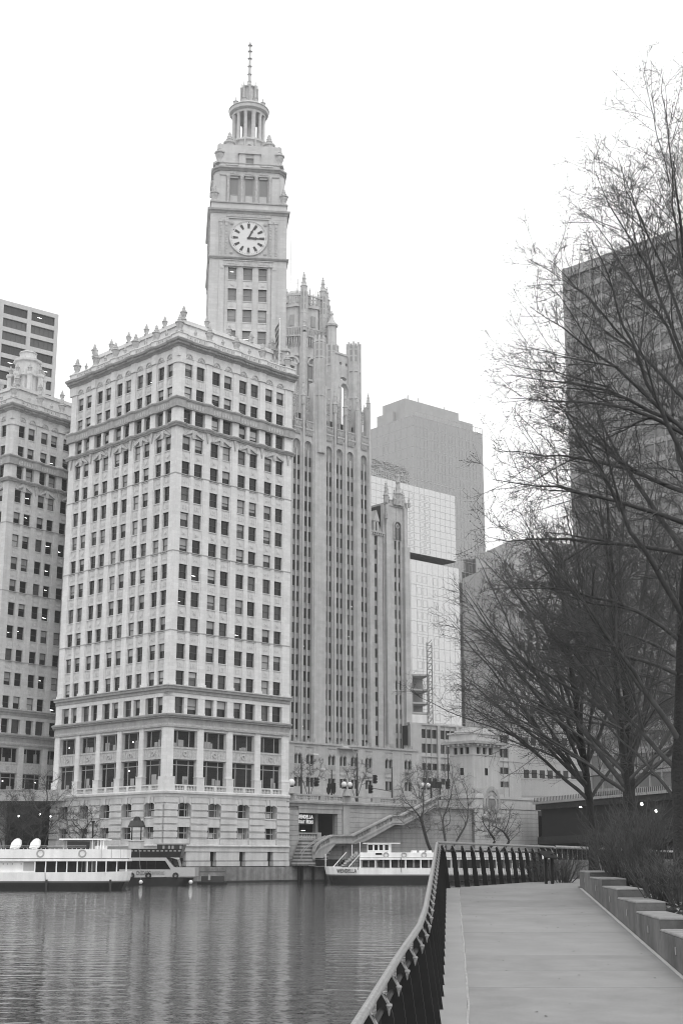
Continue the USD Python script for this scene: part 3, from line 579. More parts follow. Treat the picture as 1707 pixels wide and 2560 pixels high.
# open lantern of columns, drum, upper turret, spire
for k in range(12):
    t = math.radians(30 * k + 15 - AT); c = [AX[0] + 2.55 * math.cos(t), AX[1] + 2.55 * math.sin(t), 0]
    m = MB(); w = .40 if k % 3 else .52; m.lathe([(0, 121.7), (w, 121.7), (w, 122.2), (w * .8, 122.4), (w * .72, 126.6), (w, 127.05), (w, 127.2), (0, 127.2)], c, 10); m.build('lantern_column', M['terra_tower'], T, 40)
m = MB(); m.lathe([(0, 121.7), (.35, 121.7), (.35, 127.2), (0, 127.2)], [*AX, 0], 8); m.build('lantern_post', M['terra_tower'], T)
m = MB(); m.lathe([(0, 127.0), (2.9, 127.0), (2.95, 127.5), (3.35, 127.7), (3.42, 128.3), (3.1, 128.5), (2.95, 128.9), (0, 129.1)], [*AX, 0], 28); m.build('lantern_drum', M['terra_tower'], T, 30)
for z, r in ((127.5, 3.02), (128.35, 3.5)): m = MB(); m.lathe([(2.5, z - .08), (r, z - .06), (r, z + .08), (2.5, z + .1)], [*AX, 0], 28); m.build('drum_moulding', M['cornice'], T)
for k in range(8):
    t = math.radians(45 * k + 22 - AT); c = [AX[0] + 2.5 * math.cos(t), AX[1] + 2.5 * math.sin(t), 128.8]; m = MB(); m.lathe([(0, 0), (.42, 0), (.42, .7), (.55, .78), (.1, 1.1), (.07, 1.7), (0, 1.75)], c, 8); m.build('drum_finial', M['terra_orn'], T)
m = MB(); m.lathe([(0, 128.9), (1.42, 128.9), (1.42, 129.6), (1.15, 129.8), (1.05, 132.6), (1.3, 132.75), (1.3, 132.95), (.5, 133.2), (.36, 133.9), (.28, 134.2), (.2, 137.5), (.14, 141.2), (.22, 141.6), (.06, 142.1), (0, 142.2)], [*AX, 0], 12); m.build('spire', M['terra_tower'], T, 30)
for k in range(8):
    t = math.radians(45 * k - AT); c = [AX[0] + 1.38 * math.cos(t), AX[1] + 1.38 * math.sin(t), 0]; m = MB(); m.lathe([(0, 129), (.26, 129), (.2, 129.6), (.2, 132.4), (.28, 132.8), (.1, 133.1), (.06, 133.7), (0, 133.75)], c, 6); m.build('turret_pier', M['terra_orn'], T)
for z in (134.14, 135.6, 137.17, 138.7, 140.14, 141.3): m = MB(); m.lathe([(.1, z - .1), (.42, z), (.1, z + .1)], [*AX, 0], 8); m.build('spire_ring', M['terra_orn'], T)
# structure linking block and tower
m = tplan(HT + .9, .6, 76, 79.6); tplan(HT + 1.4, .6, 79.6, 80.3, m); tplan(HT + .5, .5, 80.3, 82.2, m); tplan(HT + .75, .5, 82.2, 82.6, m); m.build('tower_podium', M['terra_tower'], T)
for fr in sides4[:2]:
    fp = fr.at(0, .9)
    for x in (-5.2, -1.8, 1.8, 5.2): urn(fp.P(x, .2, 80.3), 2.3, T, 'terra_orn')
    for x in np.arange(-6.4, 6.5, .55): m = MB(); m.box(fr, x, x + .3, .5, .62, 82.6, 83.1); m.build('podium_merlon', M['terra_tower'], T)
    for x in (-3.4, 1.2): m = MB(); m.box(fp, x, x + 2., -.1, .03, 77.4, 79.0); m.build('podium_window', M['pane3'], T)
m = MB(); m.tube([atY(701, 1300, 212)[:2].tolist() + [60], atY(716, 580, 230)[:2].tolist() + [60]], .01, 3) if False else None
# annex top: enclosure with corner buttresses
ac = atY(68, 930, 233.0)[:2]; zc_ = lambda y: atY(68, y, 230.0)[2]
m = MB(); m.lathe([(0, 77.3), (2.5, 77.3), (2.5, zc_(936)), (2.9, zc_(934)), (2.9, zc_(930)), (2.35, zc_(928)), (2.2, zc_(897)), (2.55, zc_(894)), (2.55, zc_(889)), (1.6, zc_(887)), (1.5, zc_(872)), (1.7, zc_(870)), (1.4, zc_(867)), (0, zc_(866))], [*ac, 0], 8); m.build('roof_lantern', M['terra_annex'], ANNEX)
for k in range(8):
    t = math.radians(45 * k + 22.5); c = [ac[0] + 2.9 * math.cos(t), ac[1] + 2.9 * math.sin(t)]; ze_ = zc_(938)
    m = MB(); m.lathe([(0, 77.3), (.52, 77.3), (.52, ze_), (.72, ze_ + .3), (.72, ze_ + .7), (0, ze_ + .7)], [*c, 0], 6); m.build('roof_buttress', M['terra_annex'], ANNEX); urn([*c, ze_ + .7], 1.7, ANNEX, 'terra_orn')

# ------------------------------------------------------------------ flag on its pole
fb = FS.P(21.0, -1.2, 0)
fl = thing('roof_flag', 'striped flag hanging limp from a pole on the white block roof', 'flag')
m = MB(); m.tube([fb + [0, 0, 77.4], fb + [0, 0, 86.6]], .06, 6); m.blob(fb + [0, 0, 86.7], .14); m.build('pole', M['white'], fl)
v, f = [], []
for i in range(9):
    for j in range(5): v.append(fb + [-.1 - .16 * j * (1 - .05 * i), .12 * math.sin(i * .9 + j * 1.7), 86.2 - i * .5 - j * .32])
for i in range(8):
    for j in range(4): a = i * 5 + j; f += [[a, a + 1, a + 6], [a, a + 6, a + 5]]
for i in range(8):
    m = MB(); m.add([v[k] for k in range(i * 5, i * 5 + 10)], [[j, j + 1, j + 6] for j in range(4)] + [[j, j + 6, j + 5] for j in range(4)]); m.build('stripe', M['flag' if i % 2 else 'ink'], fl)
# ------------------------------------------------------------------ gothic skyscraper behind the street
GOTH = thing('gothic_tower', 'tall grey gothic skyscraper with buttresses and a pinnacled crown', 'building')
FG = Frame(atY(923.4, 1196, 320.0), 47.9)
BAYS = [(-2.8, -.75), (-7.25, -5.1), (-10.65, -8.6), (-14.1, -12.0), (-20.5, -18.25), (-23.9, -21.75), (-28.5, -26.3)]
m = MB(); m.box(FG, -40, .0, -32, -1.0, 11, 99.0); m.build('core', M['inside'], GOTH)
m = MB(); m.box(FG, -40, .0, -31, -3.2, 99.0, 104.0); m.box(FG, -.4, .0, -30, -.3, 11, 99); m.build('setback_wall', M['limestone'], GOTH)
edges = [.45] + [x for b in BAYS for x in (b[1], b[0])]
def octag(c, r, z0, z1, m, k=8): m.lathe([(0, z0), (r, z0), (r, z1), (0, z1)], [c[0], c[1], 0], k)
def ribbed(c, r, z0, z1, parent, name, bands=()):
    """octagonal turret with corner ribs, sunk panels, belts and a notched top"""
    m = MB(); octag(c, r, z0, z1, m)
    for t in range(8):
        a = t * math.pi / 4; octag(np.array(c[:2]) + r * np.array([math.cos(a), math.sin(a)]), r * .16, z0, z1 + .9, m, 5)
    for z in bands: octag(c, r * 1.12, z, z + .35, m)
    m.build(name, M['limestone'], parent)
    m = MB()
    for t in range(8):
        a = t * math.pi / 4 + math.pi / 8; d = np.array([math.cos(a), math.sin(a)]); f = Frame(np.array(c[:2]) + d * r * .925, 0); f.N = d; f.U = np.array([-d[1], d[0]])
        for z in np.arange(z1 - 4.2, z1 - .6, 1.7): m.box(f, -r * .17, r * .17, -.02, .05, z, z + 1.3)
    m.build('sunk_panel', M['metal_sp'], parent, kind='stuff')
def pinnacle(c, z, h, r, parent, mat='lime_orn'):
    m = MB(); m.lathe([(0, z), (r, z), (r, z + h * .3), (r * 1.25, z + h * .33), (r * .75, z + h * .42), (r * .5, z + h * .62), (r * .7, z + h * .66), (r * .3, z + h * .8), (r * .45, z + h * .84), (r * .12, z + h * .9), (r * .2, z + h * .94), (0, z + h)], [c[0], c[1], 0], 6)
    for q in (.5, .7, .82):
        for t in range(4): a = t * math.pi / 2 + .4; m.blob([c[0] + r * (1 - q) * 1.5 * math.cos(a), c[1] + r * (1 - q) * 1.5 * math.sin(a), z + h * q], r * .16, 0)
    m.build('pinnacle', M[mat], parent)
NF = 20; FZ = [93.6 - 3.56 * k for k in range(NF)]
for i in range(len(BAYS)):
    a0, a1 = edges[2 * i + 1], edges[2 * i]                          # pier to the right of bay i
    big = i == 4
    m = MB()
    if big: m.box(FG, a0, a1, -1.2, .35, 27, 112); m.box(FG, a0 + .35, a1 - .35, -.5, .6, 27, 103); ribbed(FG.P((a0 + a1) / 2, .0, 0), 1.3, 95, 123.2, GOTH, 'pier_turret', (109, 118.5, 122.6))
    else:
        m.box(FG, a0, a1, -1.2, .0, 27, 99.5 if i else 110); w = a1 - a0; m.box(FG, a0 + .3 * w, a1 - .3 * w, -.5, .45, 27, 106 if i else 110.5)
        if i in (0, 1): octag(FG.P((a0 + a1) / 2, .1, 0), w * .34, 27, 108, m)
    m.build('pier', M['limestone'], GOTH)
    b0, b1 = BAYS[i]; c = (b0 + b1) / 2
    m = MB(); m.box(FG, c - .16, c + .16, -.9, -.05, 27.6, 95.2); m.build('mullion', M['limestone'], GOTH)
    arch = Polygon([(b0, 94.5), *[(c + (b1 - b0) / 2 * math.cos(t), 96.3 + 1.15 * math.sin(t)) for t in np.linspace(math.pi, 0, 10)], (b1, 94.5)])
    m = MB(); m.ext(FG, sbox(b0, 95, b1, 99.8).difference(arch), -1., -.08); m.build('arch_head', M['limestone'], GOTH)
    m = MB(); m.ext(FG, arch.intersection(sbox(b0, 94.4, b1, 98)), -.9, -.7)
    for x in np.linspace(b0 + .25, b1 - .25, 5): m.box(FG, x - .05, x + .05, -.7, -.5, 93.8, 97.2)
    m.build('arch_tracery', M['lime_orn'], GOTH)
    for k, z in enumerate(FZ):
        for x0, x1 in ((b0, c - .16), (c + .16, b1)):
            p = MB(); p.box(FG, x0, x1, -.75, -.42, z - 2.3, z); p.box(FG, x0 + .0, x1, -.42, -.36, z - 1.2, z - 1.12); p.box(FG, x0, x0 + .06, -.42, -.34, z - 2.3, z)
            pm = MB(); w = p.build('window', pane_mat(), GOTH)
        s = MB(); s.box(FG, b0, b1, -.95, -.30, z - 3.56, z - 2.3); s.box(FG, b0, b1, -.9, -.2, z - 2.45, z - 2.3); s.box(FG, b0, b1, -.9, -.24, z - 3.56, z - 3.46); s.build('spandrel', M['metal_sp'], GOTH)
        if random.random() < .12: l = MB(); l.blob(FG.P(random.uniform(b0 + .3, b1 - .3), -.55, z - 1.5), .16); l.build('ceiling_light', M['lit2'], GOTH)
    s = MB(); s.box(FG, b0, b1, -.95, -.42, 93.6, 95); s.build('spandrel', M['metal_sp'], GOTH)
    # pierced balcony, corbels, and openwork screen above each bay
    m = MB(); m.box(FG, b0 - .1, b1 + .1, -.4, .45, 99.9, 100.3); m.box(FG, b0, b1, .2, .4, 101.9, 102.2)
    for x in np.linspace(b0 + .2, b1 - .2, 6):
        m.lathe([(0, 98.6), (.12, 98.7), (.32, 99.9), (0, 99.9)], FG.P(x, .1, 0), 5); m.box(FG, x - .06, x + .06, .24, .36, 100.3, 101.9)
        m.ext(FG, Polygon([(x - .05, 100.4), (x + .05, 100.4), (x + .38, 101.8), (x + .28, 101.8)]), .26, .34)
    m.build('balcony', M['lime_orn'], GOTH)
    m = MB()
    for x in np.linspace(b0, b1, 5): m.box(FG, x - .09, x + .09, -1.2, -.95, 102, 108.6)
    m.box(FG, b0, b1, -1.25, -.9, 108.3, 108.8); m.box(FG, b0, b1, -1.25, -.95, 105.6, 105.85)
    for x in np.linspace(b0 + .25, b1 - .25, 4):
        for z in (106.1, 106.8, 107.5): m.ext(FG, Point(x, z + .3).buffer(.3, 4).difference(Point(x, z + .3).buffer(.17, 4)), -1.2, -1.0)
    m.build('openwork_screen', M['lime_orn'], GOTH)
    m = MB(); m.box(FG, b0, b1, -3.6, -3.0, 99, 105); m.build('recess_wall', M['inside'], GOTH)
    if i: pinnacle(FG.P((a0 + a1) / 2, .1, 0), 106 if not big else 123, 6.5 if not big else 1.8, .55, GOTH)
pinnacle(FG.P(-.3, .0, 0), 109.5, 4.2, .5, GOTH)
for i in range(len(BAYS)):
    for x in (BAYS[i][0] + .1, BAYS[i][1] - .1, sum(BAYS[i]) / 2): pinnacle(FG.P(x, -1.0, 0), 108.4, 2.6 if x != sum(BAYS[i]) / 2 else 3.4, .22, GOTH)
m = MB(); m.box(FG, -40, .6, -1.6, .5, 27.0, 27.8); m.build('base_ledge', M['lime_orn'], GOTH)
# flying-buttress turrets with a bridge arch to the crown
fb1 = FG.at(0, -4.2); uT_ = (on(fb1, 870, 900)[0] + on(fb1, 897, 900)[0]) / 2; ribbed(fb1.P(uT_, 0, 0), 1.65, 96, on(fb1, 884, 868)[1], GOTH, 'buttress_turret', (112.5, 119.6))
fb2 = FG.at(on(FG.at(0, -4.8), 835, 960)[0], -4.8); wv = on(fb2, 874, 960)[0]; wc = on(fb2, 856, 960)[0]; zt4 = on(fb2, 855, 890)[1]; za4 = on(fb2, 856, 972)[1]
arch = union_all([sbox(wc - 1.15, 100, wc + 1.15, za4), Point(wc, za4).buffer(1.15, 8)])
scr = sbox(.0, 98, wv, zt4).difference(arch).difference(Point(wc - .95, zt4 - 2.2).buffer(.42)).difference(Point(wc + .95, zt4 - 2.2).buffer(.42)).difference(affinity.scale(Point(wc, za4 + 2.5).buffer(1), 1.0, .45))
m = MB(); m.ext(fb2, scr, -.9, .4); m.box(fb2, 0, wv, -1.1, .6, zt4, zt4 + .5); m.ext(fb2, Point(wc, za4).buffer(1.6, 10).difference(Point(wc, za4).buffer(1.2, 10)).intersection(sbox(0, za4, 9, za4 + 3)), .3, .7); m.build('flying_buttress', M['limestone'], GOTH)
# octagonal crown
q_ = atY(829, 800, 334.0)[:2]; ribbed(q_, 1.65, 99, 130.5, GOTH, 'flank_pier', (119, 125.5)); m = MB(); octag(q_, 1.25, 130.5, 136.5, m); m.lathe([(0, 136.5), (1.6, 136.5), (1.7, 137.0), (1.1, 137.6), (.5, 138.6), (.3, 139.6), (.55, 140.0), (.1, 141), (0, 141)], [*q_, 0], 8); m.build('flank_pier', M['limestone'], GOTH)
q_ = atY(845, 800, 333.0)[:2]; m = MB(); octag(q_, 1.0, 99, 121, m); m.build('flank_pier', M['limestone'], GOTH)
cc = atY(744, 700, 340.0)[:2]
m = MB(); octag(cc, 7.6, 99, 142.5, m); octag(cc, 8.0, 128, 128.8, m); octag(cc, 8.1, 141.5, 142.4, m); m.build('crown_wall', M['limestone'], GOTH)
for t in range(8):
    a = math.radians(45 * t + 14); p = cc + 7.9 * np.array([math.cos(a), math.sin(a)])
    ribbed(p, .95, 99, 144.8, GOTH, 'crown_pier', (133, 139.5)); pinnacle(p, 145, 6.3, .85, GOTH)
    for ex in (-.22, .22): p2 = cc + 7.7 * np.array([math.cos(a + ex), math.sin(a + ex)]); pinnacle(p2, 142.5, 4.6, .4, GOTH)
    p3 = cc + 8.9 * np.array([math.cos(a), math.sin(a)]); m = MB(); octag(p3, .6, 99, 134.5, m, 6); m.build('crown_buttress', M['limestone'], GOTH); pinnacle(p3, 134, 4.4, .6, GOTH)
    b = a + math.radians(22.5); d = np.array([math.cos(b), math.sin(b)]); fr = Frame(cc + d * 7.25, 0); fr.N = d; fr.U = np.array([-d[1], d[0]])
    ar = union_all([sbox(-1.6, 104, 1.6, 126), Point(0, 126).buffer(1.6, 8)])
    m = MB(); m.ext(fr, ar, -.2, .12)
    m.build('crown_window', M['slab_glass'], GOTH)
    m = MB(); m.ext(fr, Point(0, 126).buffer(2.1, 8).difference(Point(0, 126).buffer(1.65, 8)).intersection(sbox(-3, 126, 3, 130)), .0, .5); m.box(fr, -.2, .2, 0, .4, 104, 127.2)
    for z in (108, 112.5, 117, 121.5, 125.6): m.box(fr, -1.6, 1.6, 0, .35, z, z + .5)
    m.build('crown_mullion', M['limestone'], GOTH)
    m = MB(); m.box(fr, -2.3, 2.3, .1, .9, 133.2, 133.6); m.box(fr, -2.3, 2.3, .7, .9, 135.4, 135.7)
    for x in np.linspace(-2, 2, 7): m.box(fr, x - .09, x + .09, .7, .88, 133.6, 135.4); m.ext(fr, Polygon([(x - .25, 133.2), (x + .25, 133.2), (x, 130.6)]), .0, .55)
    for x in np.linspace(-2.4, 2.4, 6): m.box(fr, x - .12, x + .12, .5, .8, 142.4, 145.0)
    m.box(fr, -2.6, 2.6, .45, .85, 144.4, 144.8); m.build('crown_balcony', M['lime_orn'], GOTH)
    m = MB(); m.box(fr, -.6, .6, .0, .2, 136.4, 139.4); m.build('crown_louvre', M['metal_sp'], GOTH)
m = MB(); m.lathe([(0, 142), (3.4, 142), (3.4, 147.2), (2.6, 148.2), (0, 148.6)], [*cc, 0], 16); m.tube([[*cc, 148], [*cc, 152.5]], .1, 4); m.tube([[cc[0] - 1.2, cc[1], 151], [cc[0] + 1.2, cc[1], 151.6]], .06, 4); m.build('roof_tank', M['limestone'], GOTH)
m = MB(); p = atY(726, 700, 338)[:2]; m.tube([[*p, 135], [*p, 166]], [.14, .05], 5); m.build('roof_mast', M['paleplate'], GOTH)
for dx in (2, 5, 6.5): m = MB(); m.tube([[cc[0] + dx, cc[1] - 2, 142], [cc[0] + dx, cc[1] - 2, 148.5]], .05, 4); m.build('aerial', M['post'], GOTH)
# lower front of the skyscraper facing the street
FP = FG.at(0, 1.2)
lowb = BAYS[:6] + [(3.4, 5.7), (9.6, 11.9)]
m = MB(); m.box(FP, -40, 14.2, -14, -.9, 11, 27.2); m.build('podium_core', M['inside'], GOTH)
xs = sorted([x for b in lowb for x in b]); xs = [-40] + xs + [14.2]
for i in range(0, len(xs), 2): m = MB(); m.box(FP, xs[i], xs[i + 1], -1.2, .0, 11.5, 27.6); m.build('podium_wall', M['limestone'], GOTH)
for b0, b1 in lowb:
    c = (b0 + b1) / 2
    m = MB(); m.box(FP, b0, b1, -1.2, -.05, 26.6, 27.6); m.build('podium_wall', M['limestone'], GOTH); m = MB(); m.box(FP, b0, b1, -1.2, .05, 20.4, 23.3); m.build('podium_wall', M['limestone'], GOTH); m = MB(); m.box(FP, b0, b1, -1.2, -.05, 11.5, 18.4); m.build('podium_wall', M['limestone'], GOTH)
    m = MB()
    for q in range(2):
        x0 = b0 + q * (c - b0); x1 = x0 + (c - b0); xc = (x0 + x1) / 2
        m.ext(FP, Polygon([(x0, 26.6), (x0, 25.0), (x0 + .2, 25.5), (xc - .2, 25.2), (xc, 25.8), (xc + .2, 25.2), (x1 - .2, 25.5), (x1, 25.0), (x1, 26.6)]), -.5, .05)
    for x in np.linspace(b0 + .1, b1 - .1, 7): m.box(FP, x - .07, x + .07, .0, .16, 22.1, 23.2); m.ext(FP, Point(x, 27.0).buffer(.16, 3), .0, .12)
    m.box(FP, b0, b1, -.1, .2, 21.2, 21.45); m.build('gothic_canopy', M['lime_orn'], GOTH)
    for z0, z1 in ((23.3, 26.6), (18.4, 20.4)):
        for x0, x1 in ((b0, c - .12), (c + .12, b1)): p = MB(); p.box(FP, x0, x1, -.8, -.55, z0, z1); p.box(FP, (x0 + x1) / 2 - .04, (x0 + x1) / 2 + .04, -.6, -.5, z0, z1); p.build('podium_window', pane_mat(), GOTH)
        m = MB(); m.box(FP, c - .12, c + .12, -1., -.1, z0, z1); m.build('mullion', M['limestone'], GOTH)
m = MB(); m.box(FP, -40, 14.3, -.6, .25, 27.6, 28.0)
for x in np.arange(-27, 14, .42):
    if any(b0 - .2 < x < b1 + .2 for b0, b1 in lowb): m.ext(FP, Polygon([(x - .15, 28), (x + .15, 28), (x, 28.9)]), .0, .2)
m.build('podium_parapet', M['lime_orn'], GOTH)
m = MB(); m.box(FP, -11.5, -5.5, .0, 1.0, 27.0, 27.25); m.build('street_canopy', M['paleplate'], GOTH)

# ------------------------------------------------------------------ lower gothic wing with its own turret
GA = thing('gothic_annex', 'lower gothic block with dormer and four-pinnacled turret right of the skyscraper', 'building')
FA = Frame(atY(926, 1700, 340.0), 47.9)
ua = lambda x, y=1600: on(FA, x, y)[0]; za = lambda x, y: on(FA, x, y)[1]
tl, tr = ua(962), ua(1021); zt = za(990, 1268); ze = za(940, 1332)
m = MB(); m.box(FA, -6, tr, -22, -.6, 11, ze); m.box(FA, tl, tr, -12, -.6, 11, zt); m.build('core', M['inside'], GA)
slots = [(ua(937), ua(945), 1), (ua(957.5), ua(959.5), 2), (ua(987.5), ua(993.5), 3), (ua(997.5), ua(1003), 3)]
cuts = [-6] + [v for s in slots for v in s[:2]] + [tr]
for i in range(0, len(cuts), 2):
    top = ze if cuts[i + 1] < tl + .1 else zt
    m = MB(); m.box(FA, cuts[i], cuts[i + 1], -.9, .0, 11.5, top); m.build('pier', M['limestone'], GA)
for u0, u1, k in ((tl, ua(974), 0), (ua(1008), tr, 0)): m = MB(); m.box(FA, u0, u1, -.5, .9, 11.5, za(990, 1365)); m.box(FA, u0 + .3, u1 - .3, -.5, .5, 11.5, zt); m.build('buttress', M['limestone'], GA)
m = MB(); m.box(FA, tr - .4, tr, -14, -.5, 11.5, zt); m.build('side_wall', M['limestone'], GA)
for s0, s1, k in slots:
    zt_ = za(990, 1352) if k == 3 else ze - .8; m = MB(); m.box(FA, s0, s1, -.9, -.1, zt_, zt if k == 3 else ze); m.build('lintel', M['limestone'], GA)
    z = zt_
    while z > 14:
        p = MB(); p.box(FA, s0, s1, -.8, -.42, z - 2.3, z); p.box(FA, s0, s1, -.42, -.36, z - 1.2, z - 1.12); p.build('window', pane_mat(), GA)
        m = MB(); m.box(FA, s0, s1, -.8, -.25, z - 3.6, z - 2.3); m.build('spandrel', M['limestone' if k == 2 else 'metal_sp'], GA); z -= 3.6
m = MB(); zc = za(990, 1300); c = (ua(987) + ua(1003)) / 2; tall = lambda r: union_all([sbox(c - r, zc - 5.2, c + r, zc - 1.6), Point(c, zc - 1.6).buffer(r, 8)]); m.ext(FA, tall(1.45).difference(tall(1.1)), -.1, .35); m.box(FA, c - .1, c + .1, -.1, .2, zc - 5.2, zc - .6); m.ext(FA, Point(c, zc - 1.7).buffer(.6, 6).difference(Point(c, zc - 1.7).buffer(.4, 6)), -.1, .2); m.build('belfry_window_frame', M['lime_orn'], GA); m = MB(); m.ext(FA, tall(1.1), -.1, .06); m.build('belfry_window', M['pane2'], GA)
m = MB(); m.box(FA, tl, tr, -10, .2, zt, zt + .5)
for x in np.arange(tl, tr, .6): m.box(FA, x, x + .3, -.1, .15, zt + .5, zt + 1.5)
m.box(FA, tl, tr, -.15, .2, zt + 1.5, zt + 1.7); m.build('turret_parapet', M['lime_orn'], GA)
for x, n_, h, r in ((tl + .5, .2, 6.2, .6), (tl + 2.1, -1., 6.2, .6), (tr - 3.4, .2, 9.5, .95), (tr - .6, -.5, 4.2, .5), (tl - 5.8, -3, 6, .6), (tl + 3.6, .3, 3.4, .35), (tl + 5.2, .3, 3.2, .35), (tr - 2.0, .3, 4.6, .45), (tr - 4.9, .3, 4.6, .45), (tr - .2, .9, 3.0, .4), (tl, .9, 3.0, .4)): pinnacle(FA.P(x, n_, 0), zt + .4 if x > tl else ze + 4, h, r, GA)
m = MB(); rf = [FA.P(-6, .1, ze), FA.P(tl, .1, ze), FA.P(tl, -4.5, ze + 7), FA.P(-6, -4.5, ze + 7)]; m.add(rf + [FA.P(tl, -9, ze), FA.P(-6, -9, ze)], [[0, 1, 2], [0, 2, 3], [3, 2, 4], [3, 4, 5], [1, 4, 2]]); m.build('steep_roof', M['roof'], GA)
m = MB(); d0, d1 = ua(936), ua(948); m.box(FA, d0, d1, -4, .0, ze, ze + 3.2); m.ext(FA, Polygon([(d0 - .3, ze + 3.1), (d1 + .3, ze + 3.1), ((d0 + d1) / 2, ze + 6)]), -5, .15); m.build('dormer', M['limestone'], GA)
m = MB(); m.box(FA, d0 + .6, d1 - .6, -.3, .06, ze + .6, ze + 2.8); m.build('dormer_window', M['pane2'], GA)
m = MB()
for x in np.arange(-6, tl, .7): m.box(FA, x, x + .4, -.2, .3, ze - .6, ze)
m.box(FA, -6, tl, -.3, .4, ze, ze + .25); m.build('corbel_table', M['lime_orn'], GA)

# ------------------------------------------------------------------ low pale building, scaffolded frame
LB = thing('low_office', 'low pale limestone building with grouped tall windows left of the bridge house', 'building')
FL = Frame(atY(1025, 1900, 345.0), 52.0); ul = lambda x: on(FL, x, 1900)[0]
zl = on(FL, 1060, 1813)[1]; u1 = ul(1300)
m = MB(); m.box(FL, 0, u1, -20, -.7, 11, zl - .3); m.build('core', M['inside'], LB)
cols = [ul(x) for x in (1053, 1066, 1079, 1100, 1113, 1126, 1146, 1159, 1172, 1194, 1207, 1220, 1245, 1258)]
ed = [0] + [v for c in cols for v in (c, c + 2.05 * 6 / 6.4)] + [u1]
for i in range(0, len(ed), 2): m = MB(); m.box(FL, ed[i], ed[i + 1], -.8, .0 if i % 6 else .25, 11.5, zl); m.build('pier', M['lime_low'], LB)
rows = [(on(FL, 1055, a)[1], on(FL, 1055, b)[1]) for a, b in ((1823, 1845), (1859, 1882), (1908, 1925), (1945, 1960))]
for c in cols:
    zz = [zl] + [v for r in rows for v in r] + [11.5]
    for i in range(0, len(zz), 2): m = MB(); m.box(FL, c, c + 1.92, -.8, -.15, zz[i + 1], zz[i]); m.build('spandrel', M['lime_low'], LB)
    for a, b in rows: p = MB(); p.box(FL, c, c + 1.92, -.7, -.45, b, a); p.box(FL, c, c + 1.92, -.45, -.4, (a + b) / 2 - .05, (a + b) / 2 + .05); p.build('window', pane_mat(), LB)
m = MB(); m.box(FL, -.1, u1, -1, .12, rows[1][1] - 1.0, rows[1][1] - .75); m.box(FL, -.1, u1, -1, .15, zl, zl + .4); m.build('ledge', M['lime_low'], LB)
FRM = thing('building_frame', 'three storeys of bare steel frame with white barrier between gothic block and glass', 'construction site')
fq = Frame(atY(1027, 1780, 365.0), 75.0); uq = lambda x, y: on(fq, x, y)
w_ = uq(1075, 1780)[0]; zs = [on(fq, 1040, y)[1] for y in (1810, 1785, 1760, 1727, 1690)]
for z in zs[1:]: m = MB(); m.box(fq, 0, w_, -8, .2, z, z + .45); m.build('floor_slab', M['conc'], FRM)
for x in (.2, w_ - .5, w_ * .9): m = MB(); m.box(fq, x, x + .35, -.5, .1, 20, zs[-1]); m.build('column', M['conc'], FRM)
m = MB(); m.box(fq, 0, w_, -7.9, -6, 15, zs[-1]); m.build('back_wall', M['metal_sp'], FRM)
m = MB(); m.box(fq, .1, w_ + .3, .2, .35, zs[0] + .2, zs[1] - .2); m.build('barrier', M['white'], FRM)
m = MB()
for z in np.arange(zs[0], zs[-1] + 9, 1.6): m.tube([fq.P(w_ - .8, .4, z), fq.P(w_ + .6, .4, z + 1.6)], .1, 4); m.tube([fq.P(w_ - .8, .4, z), fq.P(w_ + .6, .4, z)], .1, 4)
for x in (w_ - .8, w_ + .6): m.tube([fq.P(x, .4, 15), fq.P(x, .4, zs[-1] + 9)], .14, 4)
m.build('hoist_mast', M['band'], FRM)

# ------------------------------------------------------------------ glass towers
def curtain(T, fr, u0, u1, z0, z1, nu, nz, mat, vents=(), count=[0]):
    rest = MB(); grid = MB(); du, dz = (u1 - u0) / nu, (z1 - z0) / nz; k0 = 0
    for j in range(nz):
        for i in range(nu):
            a, b = u0 + i * du, z0 + j * dz; t = rng.normal(0, .007, 3)
            v = [fr.P(a, t[0], b), fr.P(a + du, t[1], b), fr.P(a + du, t[1] + t[2] - t[0], b + dz), fr.P(a, t[2], b + dz)]
            if T_count.setdefault(str(T.GetPath()), 0) < 298:
                T_count[str(T.GetPath())] += 1; q = MB(); q.add(v, [[0, 1, 2], [0, 2, 3]]); q.build('pane', mat, T)
            else: rest.add(v, [[0, 1, 2], [0, 2, 3]])
            if i in vents and j < nz - 1:
                c = a + du * .5; e = du * .36; zc = b + dz * .5; h = dz * .28
                for x in (c - e, c + e): grid.box(fr, x - .025, x + .025, -.03, .05, zc - h, zc + h)
                for z in (zc - h, zc + h): grid.box(fr, c - e, c + e, -.03, .045, z - .03, z + .03)
    for i in range(nu + 1): grid.box(fr, u0 + i * du - .022, u0 + i * du + .022, -.1, .04, z0, z1)
    for j in range(nz + 1): grid.box(fr, u0, u1, -.1, .05, z0 + j * dz - .05, z0 + j * dz + .05)
    if rest.n: rest.build('upper_panes', mat, T, kind='stuff')
    grid.build('mullion_grid', M['mull'], T, kind='stuff')
T_count = {}
G2 = thing('bright_glass_block', 'bright mirror glass block with a deep dark slot across it', 'building')
F2 = Frame(atY(1137, 1240, 480.0), 48.0); z_top = on(F2, 1137, 1240)[1]; zA = on(F2, 1137, 1403)[1]; zB = on(F2, 1138, 1420)[1]; uL = on(F2, 924, 1500)[0] - 2
m = MB(); m.box(F2, uL, -.0, -40, -.2, zA, z_top); m.box(F2, uL, .0, -40, -9, zB - 1, zA); m.box(F2, uL, 1.2, -40, -.2, 11, zB); m.build('core', M['slab_metal'], G2)
m = MB(); m.box(F2, uL, 0, -9, -.2, zA - .3, zA); m.build('soffit', M['inside'], G2)
curtain(G2, F2, uL, 0, zA, z_top, 17, 10, M['mirror'], (6, 8, 10, 11))
curtain(G2, F2, uL, 1.2, 18, zB, 17, 20, M['mirror'], (9, 10, 12))
m = MB()
